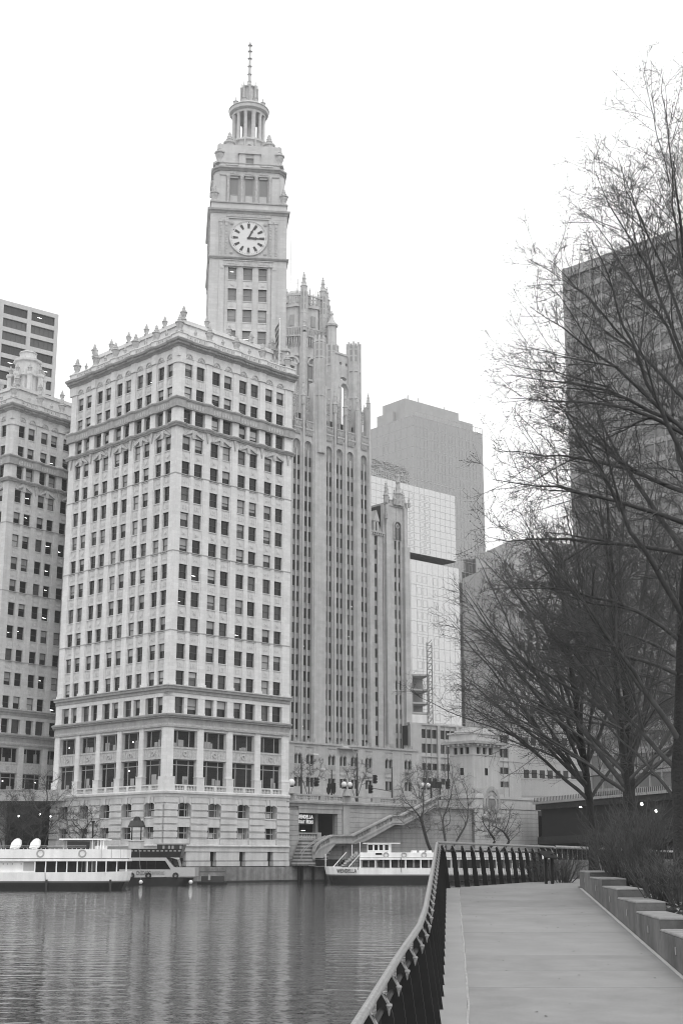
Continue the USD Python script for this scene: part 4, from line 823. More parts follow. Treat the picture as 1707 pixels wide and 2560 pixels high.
for i in range(36): x = uL + (0 - uL) * i / 35; m.box(F2, x - .05, x + .05, -.1, .05, z_top, z_top + 2.6)
m.box(F2, uL, 0, -.1, .08, z_top + 2.5, z_top + 2.7); m.build('roof_rail', M['mull'], G2)
fs = F2.at(0, -12); a_, b_ = on(fs, 930, 1190)[0], on(fs, 1020, 1190)[0]; s0, s1 = on(fs, 935, 1190)[1], on(fs, 935, 1163)[1]
m = MB()
for k in range(420): x, z = random.uniform(a_, b_), random.uniform(z_top, z_top + (s1 - s0) + 7); m.box(fs, x - .7, x + .7, -.3, random.uniform(-.2, .6), z - .1, z + .12); m.box(fs, x, x + .15, -.2, .3, z - .6, z + .6)
m.build('sculpture_screen', M['paleplate'], G2, kind='stuff')
G1 = thing('grey_glass_tower', 'tall hazy glass tower with rooftop plant rooms, farthest back', 'building')
c1 = atY(1031, 1037, 540.0); F1 = Frame(c1, 50.0); F1b = Frame(c1, 50.0 - 90, -1); z1 = c1[2]
u1r = on(F1, 1211, 1300)[0]; u1l = on(F1b, 900, 1100)[0]
m = MB(); m.plan(Polygon([F1.P(0, -.2, 0)[:2] - F1.U * .0, F1.P(u1r, -.2, 0)[:2], F1.P(u1r, -45, 0)[:2], F1.P(0, -45, 0)[:2]]).buffer(-.1), 11, z1 - .1); m.build('core', M['slab_metal'], G1)
curtain(G1, F1, 0, u1r, 20, z1, 20, 36, M['mirror2'], (3, 6, 8, 10, 13, 15, 17)); curtain(G1, F1b, 0, u1l, 20, z1, 9, 36, M['mirror2'], (2, 4))
m = MB()
for i in range(30): x = u1r * i / 29; m.box(F1, x - .06, x + .06, -.1, .05, z1, z1 + 2.2)
m.box(F1, 0, u1r, -.1, .08, z1 + 2.1, z1 + 2.3); m.build('roof_rail', M['mull'], G1)
fp = F1.at(0, -9); h1 = on(fp, 1015, 996)[1]; pa, pb = on(fp, 1012, 1010)[0], on(fp, 1146, 1040)[0]; pc = on(fp, 1181, 1060)[0]
m = MB(); m.box(fp, pa, pb, -14, 0, z1, h1); m.build('plant_room', M['slab_metal'], G1)
m = MB(); m.box(fp, pb, pc, -14, 0, z1, on(fp, 1181, 1060)[1]); m.build('plant_room', M['slab_metal'], G1)
fp2 = F1b.at(0, -3); m = MB(); m.box(fp2, on(fp2, 982, 1030)[0], on(fp2, 942, 1045)[0], -6, 0, z1, on(fp2, 982, 1028)[1]); m.build('plant_room', M['slab_metal'], G1)
for k in range(6): x = pa + (pb - pa) * random.random(); m = MB(); m.tube([fp.P(x, -4, h1), fp.P(x, -4, h1 + random.uniform(1, 4))], .12, 4); m.build('roof_aerial', M['post'], G1)

# the dark tower whose mirror image darkens the foot of the grey glass tower
DT = thing('mirrored_dark_tower', 'dark tower hidden behind the finned slab, seen only mirrored in the grey glass tower', 'building')
def bounce(x, y):
    u, z = on(F1, x, y); p = F1.P(u, 0, z); d = p - np.array([0, 0, HC]); d /= np.linalg.norm(d); n = np.array([*F1.N, 0]); r = d - 2 * (d @ n) * n; t = (128 - p[0]) / r[0]; return p + r * t
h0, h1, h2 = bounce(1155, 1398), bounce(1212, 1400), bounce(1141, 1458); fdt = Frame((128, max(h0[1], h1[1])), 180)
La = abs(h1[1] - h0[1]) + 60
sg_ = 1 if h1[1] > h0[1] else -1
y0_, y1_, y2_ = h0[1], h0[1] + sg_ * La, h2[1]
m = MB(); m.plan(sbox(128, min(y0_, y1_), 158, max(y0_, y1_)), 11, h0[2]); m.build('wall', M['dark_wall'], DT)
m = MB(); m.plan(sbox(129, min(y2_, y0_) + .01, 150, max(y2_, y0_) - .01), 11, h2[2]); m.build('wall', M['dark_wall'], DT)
for j in range(24):
    for i in range(7):
        if random.random() < .5: m = MB(); yy = min(y0_, y1_) + 3 + i * 7; m.plan(sbox(127.9, yy, 128.1, yy + 3.5), h0[2] - 5 - 4 * j, h0[2] - 3 - 4 * j); m.build('window', M['pane3'], DT)
# ------------------------------------------------------------------ slab with fins on the right, hidden by trees
SL = thing('finned_slab', 'dark glass slab block with pale vertical fins behind the big tree', 'building')
FSL = Frame(atY(1412, 672, 265.0), 134.7); zS = atY(1412, 672, 265.0)[2]; LSL = 58
m = MB(); m.box(FSL, 0, LSL, -26, -.35, 11, zS); m.build('core', M['slab_metal'], SL)
m = MB(); m.box(FSL, -.6, 1.0, -2, .3, 11, zS); m.build('corner_column', M['fin2'], SL)
m = MB(); m.box(FSL, -.6, LSL, -1, .25, zS - 2.0, zS); m.build('roof_fascia', M['fin2'], SL)
n = 0
for j in range(30):
    z = zS - 2.0 - 3.62 * (j + 1) + 1.1
    if z < 14: break
    m = MB(); m.box(FSL, 1, LSL, -.5, .0, z - 1.1, z); m.build('spandrel', M['spand2'], SL)
    for i in range(22):
        u = 1.2 + 2.55 * i; t = rng.normal(0, .01, 2)
        if i < 12:
            p = MB(); p.add([FSL.P(u, -.2 + t[0], z), FSL.P(u + 2.4, -.2, z), FSL.P(u + 2.4, -.2 + t[1], z + 2.5), FSL.P(u, -.2, z + 2.5)], [[0, 1, 2], [0, 2, 3]]); p.build('pane', M['slab_glass'], SL); n += 1
    p = MB(); p.box(FSL, 31.8, LSL, -.3, -.2, z, z + 2.5); p.build('window_band', M['slab_glass'], SL)
for i in range(23): u = 1.1 + 2.55 * i; m = MB(); m.box(FSL, u - .08, u + .08, -.4, .34, 11, zS - .2); m.build('fin', M['fin2'], SL)

# ------------------------------------------------------------------ hazy tower at the upper left edge
ML = thing('gridded_tower', 'modern tower with wide window bands at the upper left edge', 'building')
FM = Frame(atY(147, 786, 330.0), 50.4); zM = atY(147, 786, 330.0)[2]
m = MB(); m.box(FM, -40, 0, -30, -.6, 11, zM - .2); m.build('core', M['inside'], ML)
m = MB(); m.box(FM, -1.0, .0, -30, .0, 11, zM); m.build('pier', M['conc'], ML)
for k, u in enumerate((-8.6, -16.2, -23.8, -31.4)): m = MB(); m.box(FM, u, u + 1.1, -.7, .0, 11, zM); m.build('pier', M['conc'], ML)
for j in range(17):
    z = zM - 1.15 - 3.46 * j
    m = MB(); m.box(FM, -39.9, -.9, -.7, -.03, z, z + 1.15); m.build('spandrel', M['conc'], ML)
    for k in range(5):
        a = -1.0 - 7.6 * k; w = MB(); w.box(FM, a - 6.5, a, -.65, -.5, z - 2.35, z)
        p = w.build('window', M[random.choice(['pane2', 'pane2', 'pane3'])], ML); q = MB()
        for i in range(6): x = a - 6.5 + 1.3 * i; q.box(FM, x - .03, x + .03, -.5, -.44, z - 2.35, z)
        q.build('glazing_bars', M['sash'], p)
        if random.random() < .2: q = MB(); x = a - random.uniform(1, 5); q.box(FM, x, x + 1.2, -.49, -.47, z - 1, z - .86); q.build('ceiling_light', M['lit2'], p)
# ------------------------------------------------------------------ blocks seen through the twigs
MD = thing('stepped_grey_block', 'grey windowless stepped block beyond the trees, left of the slab', 'building')
FD = Frame(atY(1282, 1348, 390.0), 70.0); zz = lambda x, y: on(FD, x, y)[1]; ud = lambda x: on(FD, x, 1500)[0]
m = MB(); m.box(FD, 0, ud(1450), -25, 0, 11, zz(1282, 1348)); m.build('wall', M['stepped'], MD)
m = MB(); m.box(FD, ud(1250), -.05, -25, -.5, 11, zz(1252, 1407)); m.build('wall', M['metal_sp'], MD)
for z in np.arange(20, zz(1282, 1348), 4.5): m = MB(); m.box(FD, .05, ud(1450), -.1, .06, z, z + .12); m.build('panel_joint', M['metal_sp'], MD)
for x in np.linspace(.5, ud(1450) - 1, 9):
    for z in np.arange(16, zz(1282, 1348) - 6, 9): m = MB(); m.box(FD, x + .6, x + 2.2, -.2, .05, z, z + 2.2); m.build('window', M['pane1'], MD)
DB = thing('dark_far_block', 'low dark block low down behind the twigs, right of the glass towers', 'building')
FB2 = Frame(atY(1216, 1600, 430.0), 85.0); zb = on(FB2, 1230, 1508)[1]
m = MB(); m.box(FB2, 0, 60, -20, 0, 11, zb); m.build('wall', M['metal_sp'], DB); m = MB(); m.box(FB2, 4, 60, -85, -20.1, 11, zb - 38); m.build('added_mirror_wing', M['stepped'], DB)  # rear wing is unseen, added only for its reflection in the bright glass
for j in range(12):
    for i in range(8): m = MB(); m.box(FB2, 3.9, 4.05, -82 + 7.5 * i, -78 + 7.5 * i, zb - 42 - 4.4 * j, zb - 39.6 - 4.4 * j); m.build('window', M['pane1'], DB)
for j in range(12):
    for i in range(12): m = MB(); m.box(FB2, 1 + 3.2 * i, 3 + 3.2 * i, -.1, .04, zb - 4 - 4 * j, zb - 2 - 4 * j); m.build('window', pane_mat(), DB)
# ------------------------------------------------------------------ far bank: land, street, quay, esplanade wall
def quad(pts, z): return np.array([[x, y, z] for x, y in pts])
S_ = lambda u, n=0: FS.P(u, n, 0)[:2]
m = MB(); m.plan(Polygon([(-400, 189.6), (-23.6, 189.6), S_(.2, .05), S_(120, .05), (400, 320), (400, 2500), (-400, 2500)]), -2.9, 2.05); struct(m.build('terrace', M['quay']))
m = MB(); m.plan(Polygon([S_(22.9, -1.2), S_(64, -1.2), S_(120, -1.2), (400, 330), (400, 2400), (-200, 2400), (-60, 330)]), 10.6, 11.55); struct(m.build('street', M['road']))
Q = thing('quay_wall', 'stained concrete quay wall at the waterline below the white block', 'quay wall')
for k in range(14): a = .25 + 5.2 * k; m = MB(); m.box(FS, a, a + 5.17, .0, .32, .25, 2.1); m.build('wall_panel', M['quay'], Q)
m = MB(); m.box(FS, .2, 75, .0, .36, -1, .24); m.build('wet_foot', M['quay_wet'], Q)
fq2 = Frame((-23.7, 189.8), 270, -1)
for k in range(16): m = MB(); m.box(fq2, 5 * k, 5 * k + 4.97, -.3, .25, .25, 2.1); m.build('wall_panel', M['quay'], Q)
m = MB(); m.box(fq2, 0, 80, -.3, .28, -1, .24); m.build('wet_foot', M['quay_wet'], Q)
m = MB(); m.box(FS, 2.2, 2.5, .3, .42, .2, 2.1); m.build('white_pipe', M['paleplate'], Q)
for x, wh in ((24.4, 'first from the white block corner'), (25.0, 'second, paired with the first'), (27.3, 'in the middle between two pale panels'), (29.9, 'just before the tour boat bow'), (32.5, 'half hidden by the tour boat bow')): m = MB(); p = FS.P(x, .6, 0); m.tube([[*p[:2], -1], [*p[:2], 2.3]], .2, 8); tag(m.build('timber_pile', M['steel'], None, 30), 'dark timber mooring pile on the quay, ' + wh, 'pile', 'mooring piles by the tour boat')
fbx = thing('floating_box', 'small dark floating landing stage at the quay right of the grey water taxi', 'landing stage')
px = atY(528, 2190, 186.)
fb_ = Frame((px[0] - 1.6, 186.), 90); m = MB(); m.box(fb_, -.2, 3.6, -1.6, .1, -.1, .25); m.build('pontoon', M['steel'], fbx); m = MB(); m.box(fb_, .3, 3.2, -1.3, -.1, .25, 1.0); m.build('box', M['post'], fbx); m = MB(); m.box(fb_, .1, 3.4, -1.4, 0, 1.5, 1.6); m.build('cover', M['post'], fbx); m = MB(); m.box(fb_, 1.2, 1.5, -.09, .02, .5, 1.2); m.build('ladder', M['paleplate'], fbx)

ES = thing('esplanade_wall', 'coursed stone esplanade wall with balustrade, between white block and bridge house', 'wall')
FE = FS.at(0, -.45)
UE = 65.2
def courses(u0, u1, z0, z1, h=.735):
    z = z1
    while z > z0 + .05:
        a = max(z - h, z0); m = MB(); m.box(FE, u0, u1, -.6, .0 + .03 * random.random(), a + .045, z); m.build('stone_course', M['esp'], ES); z -= h
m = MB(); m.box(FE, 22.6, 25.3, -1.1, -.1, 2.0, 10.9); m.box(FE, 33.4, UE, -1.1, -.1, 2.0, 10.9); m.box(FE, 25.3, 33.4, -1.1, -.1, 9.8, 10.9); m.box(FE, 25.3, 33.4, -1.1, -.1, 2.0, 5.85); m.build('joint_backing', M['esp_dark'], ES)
courses(22.7, 25.3, 2.1, 10.15); courses(35.8, UE, 2.1, 10.75); courses(25.3, 34.35, 2.1, 5.9)
for i in range(6): z = 9.75 - .6 * i; m = MB(); m.box(FE, 33.35, 34.3, -.6, .04, z - .56, z); m.build('quoin', M['esp'], ES)
m = MB(); m.box(FE, 25.2, 34.2, -.9, .10, 9.78, 10.75); m.box(FE, 25.1, 34.3, -.6, .2, 10.45, 10.75); m.build('lintel', M['esp'], ES)
m = MB(); m.box(FE, 34.4, 35.75, -.6, .28, 2.1, 11.7); m.box(FE, 34.3, 35.9, -.6, .4, 11.5, 12.5); m.build('pilaster', M['esp'], ES)
m = MB(); m.sweep([FE.P(22.3, 0, 0)[:2], FE.P(UE, 0, 0)[:2]], [(-.9, 10.75), (.12, 10.75), (.2, 11.05), (.55, 11.2), (.6, 11.45), (.2, 11.55), (-.9, 11.55)]); m.build('cornice', M['esp'], ES)
m = MB(); m.box(FE, 22.6, UE, -.3, .15, 11.55, 11.72); m.box(FE, 22.6, UE, -.32, .2, 12.32, 12.55); m.build('parapet_rail', M['esp'], ES)
for a in np.r_[22.7, 29.6, 34.6, 41.0, 46.2, 51.2, 56.4]: m = MB(); m.box(FE, a, a + (1.6 if a < 23 or abs(a - 41) < 1 else .9), -.28, .17, 11.72, 12.32); m.build('parapet_pedestal', M['esp'], ES)
for a, b in ((25.1, 29.4), (30.7, 34.4), (42.8, 46.0), (47.3, 51.0), (52.3, 56.2)):
    for x in np.arange(a, b, .36): m = MB(); m.lathe([(0, 11.72), (.1, 11.72), (.07, 11.85), (.15, 12.0), (.07, 12.2), (.12, 12.32), (0, 12.32)], FE.P(x, -.06, 0), 6); m.build('baluster', M['lime_low'], ES)
m = MB(); m.box(FE, 25.3, 29.0, -.5, .05, 6.75, 6.95); m.box(FE, 25.3, 29.0, -.5, .05, 5.85, 6.0); m.box(FE, 29.0, 29.9, -.5, .08, 5.85, 7.0); m.build('opening_rail', M['esp'], ES)
for x in np.arange(25.5, 28.9, .33): m = MB(); m.lathe([(0, 6.0), (.09, 6.0), (.15, 6.25), (.07, 6.6), (.1, 6.76), (0, 6.76)], FE.P(x, -.2, 0), 6); m.build('baluster', M['lime_low'], ES)
m = MB(); m.box(FE, 25.3, 33.4, -9, -8.8, 5, 10); m.box(FE, 25.2, 25.32, -9, -1.1, 5, 10); m.box(FE, 33.38, 33.5, -9, -1.1, 5, 10); m.box(FE, 25.3, 33.4, -9, -1.1, 5.6, 5.85); m.box(FE, 25.3, 33.4, -9, -1.1, 9.78, 9.9); m.build('dark_room', M['black'], ES)
m = MB(); m.box(FE, 31.0, 31.6, -3, -2.4, 5.85, 9.78); m.build('inner_column', M['metal_sp'], ES)
SG = thing('boat_rides_sign', 'white lettered boat rides sign in the black opening of the esplanade wall', 'sign')
def lettering(fr, text, u, z, h, n, mat, parent, width=None, nm='lettering', bold=True):
    t = meshkit.text_mesh(text, h, .03, bold); v = np.array(t.vertices); v[:, 0] -= v[:, 0].min()
    if width: v[:, 0] *= width / v[:, 0].max()
    m = MB(); m.add([fr.P(u + a, n + c, z + b) for a, b, c in v], t.faces); return m.build(nm, mat, parent)
lettering(FE, 'WENDELLA', 25.5, 9.02, .50, -.55, M['sign'], SG, 3.2); lettering(FE, 'B', 25.5, 8.3, .52, -.55, M['sign'], SG, .42); lettering(FE, 'OAT', 25.98, 8.3, .42, -.55, M['sign'], SG, 1.05); lettering(FE, 'R', 27.35, 8.3, .52, -.55, M['sign'], SG, .42); lettering(FE, 'IDES', 27.83, 8.3, .42, -.55, M['sign'], SG, .95)
m = MB(); m.box(FE, 25.4, 28.9, -.75, -.6, 8.1, 9.7); m.build('sign_board', M['black'], SG)
m = MB(); m.box(FE, 26.5, 27.1, -.7, -.6, 7.2, 7.32); tag(m.build('notice_light', M['lit']), 'small lit strip under the boat rides sign', 'lamp')

# ------------------------------------------------------------------ the stair to the street
STR = thing('stone_stair', 'stone staircase with pierced parapet climbing along the esplanade wall to the street', 'stairs')
FT2 = FS.at(0, 1.7); o2 = lambda x, y: on(FT2, x, y)
top = [o2(*p) for p in ((784, 2128), (787, 2117), (793, 2109), (803, 2101), (817, 2093), (829, 2088), (880, 2088), (979, 2038), (1002, 2038), (1098, 1988))]
low = [o2(*p) for p in ((784, 2146), (806, 2146), (838, 2111), (886, 2111), (912, 2104), (985, 2063), (1008, 2064), (1098, 2012))]
poly = Polygon(top + low[::-1]).buffer(0)
band_ = lambda d0, d1: Polygon([(u, z - d0) for u, z in top] + [(u, z - d1) for u, z in top][::-1]).buffer(0)
m = MB(); m.ext(FT2, poly.difference(band_(.25, .95)), -.3, .15); m.ext(FT2, band_(-.02, .22), -.4, .3); m.ext(FT2, band_(1.0, 1.25), -.2, .24); m.ext(FT2, poly, -.35, -.2); m.build('parapet', M['esp'], STR)
for i in range(len(top) - 1):
    (a, za_), (b, zb_) = top[i], top[i + 1]; L = b - a
    if L < .6: continue
    fl_ = zb_ - za_ < .1
    if fl_: m = MB(); m.ext(FT2, Polygon([(a, za_ - .25), (b, zb_ - .25), (b, zb_ - .95), (a, za_ - .95)]), -.2, .05); m.build('landing_panel', M['esp'], STR); continue
    for t in np.arange(.12, .92, .34 / L):
        if abs(t - .5) < .08: m = MB(); u = a + L * t; z = za_ + (zb_ - za_) * t; m.box(FT2, u, u + .34, -.2, .12, z - .95, z - .2); m.build('pedestal', M['esp'], STR); continue
        u = a + L * t; z = za_ + (zb_ - za_) * t; m = MB(); m.ext(FT2, Polygon([(u, z - .97), (u + .12, z - .9), (u + .3, z - .15), (u + .17, z - .2)]), -.05, .08); m.build('baluster', M['esp'], STR)
a = low[0][0]
for k in range(15): m = MB(); z = 2.2 + .24 * k; m.box(FE, 23.2 + .12 * k, 28.8 + .2 * k, .45, 2.0 - .06 * k, z, z + .235); m.build('step', M['esp' if k % 2 else 'seat'], STR)
for i in range(len(top) - 1):
    (a, za_), (b, zb_) = top[i], top[i + 1]
    n = max(1, int(abs(zb_ - za_) / .3))
    if i > 4:
        for k in range(n): m = MB(); u = a + (b - a) * k / n; z = za_ + (zb_ - za_) * k / n - 1.25; m.box(FE, u, a + (b - a) * (k + 1) / n, .05, 1.75, z - .3, z); m.build('step', M['esp'], STR)
HRL = thing('stair_handrail', 'curved pale handrail beside the lower stair flight', 'handrail')
for off in (0., .5): m = MB(); m.tube([[*FT2.P(o2(x, y)[0], off - .6, 0)[:2], o2(x, y)[1]] for x, y in ((754, 2148), (756, 2135), (768, 2120), (785, 2108), (805, 2096), (820, 2090))], .05, 6); m.build('rail', M['paleplate'], HRL)
m = MB(); m.box(FE, 26.9, 31.6, 1.8, 3.2, 2.2, 3.05); tag(m.build('dock_kiosk', M['steel']), 'dark flat dock shelter at the foot of the stairs left of the tour boat', 'shelter')
RL = thing('dock_railing', 'thin dark railing along the dock edge below the stone stairs', 'railing')
for x in np.arange(23, 46, 1.2): m = MB(); p = FS.P(x, .2, 2.1); m.tube([p, p + [0, 0, 1.]], .03, 4); m.build('post', M['post'], RL)
for z in (2.6, 3.1): m = MB(); m.tube([FS.P(23, .2, z), FS.P(46, .2, z)], .03, 4); m.build('rail', M['post'], RL)
m = MB()
for x in np.arange(23, 46, .16): p = FS.P(x, .2, 2.1); m.tube([p, p + [0, 0, .98]], .012, 3)
m.build('bars', M['post'], RL, kind='stuff')

# ------------------------------------------------------------------ bridge house and bridge
BH = thing('bridge_house', 'pale stone bridge house with overhanging cornice above a medallioned pier', 'building')
FP2 = FS.at(0, .2); ph = 65.2; pend = on(FP2, 1345, 2060)[0]
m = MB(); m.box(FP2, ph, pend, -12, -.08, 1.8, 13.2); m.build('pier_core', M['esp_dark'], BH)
z = 11.4
while z > 2.2: m = MB(); m.box(FP2, ph, pend, -11.9, .02, z - .69, z); m.build('stone_course', M['house'], BH); z -= .735
m = MB(); m.box(FP2, ph - .1, pend + .1, -12, .12, 11.45, 13.1); m.box(FP2, ph - .3, pend + .3, -12, .3, 13.1, 13.55); m.build('pier_cap', M['house'], BH)
m = MB(); c = on(FP2, 1226, 2010); R_ = lambda r, k=1.25: affinity.scale(Point(c[0], c[1]).buffer(r, 12), 1, k)
m.ext(FP2, R_(2.3).difference(R_(1.75)), .0, .35); m.ext(FP2, R_(1.45).difference(R_(1.05)), .0, .3); m.ext(FP2, R_(1.75), .0, .14)
for sx in (-1, 1): m.blob(FP2.P(c[0] + sx * 1.9, .2, c[1] - 2.2), .45)
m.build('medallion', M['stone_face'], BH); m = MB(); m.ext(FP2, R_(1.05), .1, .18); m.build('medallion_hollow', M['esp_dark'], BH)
FHs = Frame(FS.P(65.6, -.1, 0), AS); FHw = Frame(FS.P(65.6, -.1, 0), AW, -1); hs, hw = 7.2, 5.2
def hbox(e, z0, z1, nm, mt='house'): m = MB(); m.box(FHs, -e, hs + e, -hw - e, e, z0, z1); m.build(nm, M[mt], BH)
hbox(.35, 13.5, 14.1, 'base'); hbox(0, 14.1, 20.45, 'wall'); hbox(-.35, 20.4, 21.8, 'wall_behind_windows', 'black'); hbox(.1, 20.3, 20.5, 'ledge'); hbox(.1, 21.65, 22.0, 'ledge'); hbox(.5, 22.0, 22.2, 'eaves'); hbox(1.0, 22.2, 22.65, 'cornice', 'cornice'); hbox(.1, 22.65, 23.9, 'attic'); hbox(.3, 23.9, 24.2, 'attic_cornice'); hbox(-.6, 24.2, 24.6, 'roof_step'); hbox(-1.4, 24.6, 25.1, 'roof_step')
for fr, L in ((FHs, hs), (FHw, hw)):
    for a, b in ((-.02, .9), (1.75, 2.2), (3.05, 3.5), (4.35, 5.2)) if L < 6 else ((-.02, .95), (2.0, 2.6), (3.65, 4.25), (5.3, 7.2)): m = MB(); m.box(fr, a, b, -.4, .0, 20.5, 21.65); m.build('pier', M['house'], BH)
    m = MB(); x = L * .42; m.box(fr, x, x + .75, -.2, .03, 17.0, 18.2); m.build('slit_window', M['pane1'], BH)
    for x in np.arange(.2, L, 1.1): m = MB(); m.box(fr, x, x + .4, .1, .8, 21.85, 22.18); m.build('bracket', M['house'], BH)
    m = MB(); m.box(fr, -.3, L + .3, .25, .4, 14.1, 14.75); m.build('terrace_rail', M['lime_low'], BH)
BR = thing('bascule_bridge', 'dark steel bridge deck crossing on the right behind the trees', 'bridge')
p1, p2 = atY(1335, 2008, 244.0), atY(1800, 1986, 186.0)
d = (p2 - p1)[:2]; fbr = Frame(p1, math.degrees(math.atan2(d[0], d[1]))); Lb = float(np.linalg.norm(d)) + 40
zd0, zd1 = p1[2], p2[2] + 1
m = MB(); m.ext(fbr, Polygon([(0, zd0 - 1.2), (Lb, zd1 - 1.2), (Lb, zd1), (0, zd0)]), -22, -.2); m.build('upper_deck', M['bridge'], BR)
m = MB(); m.ext(fbr, Polygon([(0, zd0 - .3), (Lb, zd1 - .3), (Lb, zd1 + .1), (0, zd0 + .1)]), -.2, .35); m.build('edge_beam', M['slab_metal'], BR)
m = MB(); m.ext(fbr, Polygon([(0, 5.6), (Lb, 6.4), (Lb, 7.6), (0, 6.8)]), -21, -.4); m.build('lower_deck', M['bridge'], BR)
m = MB(); m.box(fbr, .2, Lb, -3, -1.2, 5.9, zd0 - .4); m.build('underside_shade_web', M['black'], BR)  # black sheet fills the underside, its deep shade put into the colour
m = MB(); m.box(fbr, -1, Lb + 20, -30, -18, -.5, 7); m.build('under_bridge_shade_wall', M['black'], BR)  # black back wall added below the lower deck to carry the shade there
m = MB()
for x in np.arange(0, Lb, .6): m.box(fbr, x, x + .05, -.1, .0, zd0, zd0 + .8 + (zd1 - zd0) * x / Lb)
m.build('bridge_railing', M['bridge'], BR, kind='stuff')
m = MB(); m.box(fbr, -4, 60, -30, -24, 2, 12); m.build('abutment', M['bridge'], BR)
for x, y, r in ((1604, 2011, .24), (1640, 2028, .24), (1449, 2019, .12), (1453, 2019, .10)):
    p = atY(x, y, 205.0 if x > 1500 else 225.); m = MB(); m.blob(p, r, 1); q = m.build('lamp', M['lit'], BR)

# ------------------------------------------------------------------ plaza deck between the two blocks, dark road beneath
PL = thing('plaza_deck', 'pale plaza deck edge spanning between the two terracotta blocks over a dark road', 'deck')
m = MB(); a = atY(122, 1990, 212.0); fpl = Frame((a[0], 206.), 270, -1); m.box(fpl, -8, 60, -40, 0, 11.4, 13.0); m.build('slab', M['lime_low'], PL); m = MB(); m.box(fpl, 1, 60, .0, .15, 12.9, 13.05); m.box(fpl, 1, 60, -.1, .0, 13.0, 13.9) if False else None; m.build('edge_rail', M['paleplate'], PL)
m = MB(); m.box(fpl, -9, 60, -26, -25, 2, 11.4); m.box(fpl, 60, 61, -26, 0, 2, 11.4); m.build('underpass_shade_wall', M['black'], PL)  # darkness under the deck is painted as black walls
for k in range(5): m = MB(); m.box(fpl, 6 + 9 * k, 7 + 9 * k, -6, -5, 2, 11.4); m.build('column', M['metal_sp'], PL)
for x, y in ((47, 2041), (100, 2037), (126, 2042)): m = MB(); m.blob(atY(x, y, 206.5), .16, 1); m.build('lamp', M['lit'], PL)

# ------------------------------------------------------------------ street lamps, signals, globes
def street_post(x, y0, y1, nback, label, arm=None, signal=None, group=None):
    fr = FS.at(0, -nback); u, z0 = on(fr, x, y0); z1 = on(fr, x, y1)[1]
    t = thing('street_lamp', label, 'street lamp', group)
    m = MB(); b = fr.P(u, 0, 0); m.tube([[*b[:2], 11.5], [*b[:2], z1]], [.16, .09], 8); m.build('pole', M['post'], t)
    if arm is not None:
        ax, ay = arm; ua_, za_ = on(fr, ax, ay); m = MB(); m.tube([fr.P(u, 0, z1 - .6), fr.P((u + ua_) / 2, 0, za_ + .1), fr.P(ua_, 0, za_)], .055, 6); m.build('arm', M['paleplate'], t); m = MB(); m.box(fr, ua_ - .4, ua_ + .7, -.2, .2, za_ - .05, za_ + .14); m.build('lamp_head', M['lampwhite'], t)
    if signal is not None:
        sx, sy = signal; us, zs_ = on(fr, sx, sy); m = MB(); m.tube([fr.P(u, 0, zs_ - .1), fr.P(us, 0, zs_ + .3)], .06, 6); m.build('signal_arm', M['post'], t)
        s = MB(); s.box(fr, us - .2, us + .25, -.2, .2, zs_ - .6, zs_ + .75); sg = s.build('signal_head', M['steel'], t)
        for k in range(3): s = MB(); s.box(fr, us - .15, us + .2, .2, .45, zs_ - .5 + .42 * k, zs_ - .2 + .42 * k); s.build('visor', M['steel'], sg)
street_post(753, 1990, 1893, 4, 'street lamp post nearest the white block, with curved arm and signal', (786, 1887), (790, 1957))
street_post(893, 1990, 1884, 5, 'tall double street lamp post above the middle of the esplanade wall', (862, 1869), (936, 1950))
street_post(980, 1990, 1918, 6, 'street lamp post with a long signal arm reaching left', None, (925, 1975))
street_post(1121, 1990, 1856, 8, 'slim dark pole before the low pale building left of the bridge house', None, (1118, 1965))
street_post(829, 1990, 1925, 5, 'thin signal post with four shield signs left of the twin globe lamp', (803, 1924))
for x, y, wh in ((823, 1968, 'upper left'), (834, 1966, 'upper right'), (821, 1978, 'lower left'), (834, 1977, 'lower right')): f_ = FS.at(0, -4.8); u, z = on(f_, x, y); m = MB(); m.ext(f_, Polygon([(u - .45, z + .5), (u + .45, z + .5), (u + .4, z - .2), (u, z - .65), (u - .4, z - .2)]), 0, .05); tag(m.build('shield_sign', M['steel']), wh + ' dark shield shaped road sign of the four left of the twin globe lamp', 'road sign', 'shield signs on the signal post')
for x, y, lab, two in ((867, 1962, 'twin white globe lamp on a stone pedestal in the middle of the esplanade', 1), (1064, 1964, 'twin white globe lamp at the stair head, behind the bare river tree', 1), (728, 1957, 'single white globe lamp beside the edge of the white block', 0)):
    f_ = FS.at(0, .0 if x < 900 else -1.0); u, z = on(f_, x, y); t = thing('globe_lamp', lab, 'globe lamp')
    m = MB(); m.lathe([(0, 12.5), (.75, 12.5), (.6, 12.9), (.5, 13.3), (.25, 13.5), (.2, z - .5), (0, z - .4)], f_.P(u, 0, 0), 10); m.build('pedestal', M['esp'], t)
    for s_ in ((-.62, .62) if two else (0,)): m = MB(); m.blob(f_.P(u + s_, 0, z), .42 if two else .55, 2); m.build('globe', M['lampwhite'], t, True); m = MB(); m.lathe([(0, 0), (.35, 0), (.4, .2), (0, .25)], f_.P(u + s_, 0, z - .65), 8); m.build('holder', M['steel'], t)
f_ = FS.at(0, -3); BS = thing('bus_shelter', 'dark framed shelter at the stair head beside the twin globe lamp', 'shelter')
for x in (1077, 1099): u, z = on(f_, x, 1960); m = MB(); m.box(f_, u - .1, u + .1, -.1, .1, 11.5, z); m.build('post', M['steel'], BS)
u, z = on(f_, 1076, 1970); u2, z2 = on(f_, 1100, 1956); m = MB(); m.box(f_, u, u2, -.4, .3, z, z2); m.build('canopy', M['steel'], BS)

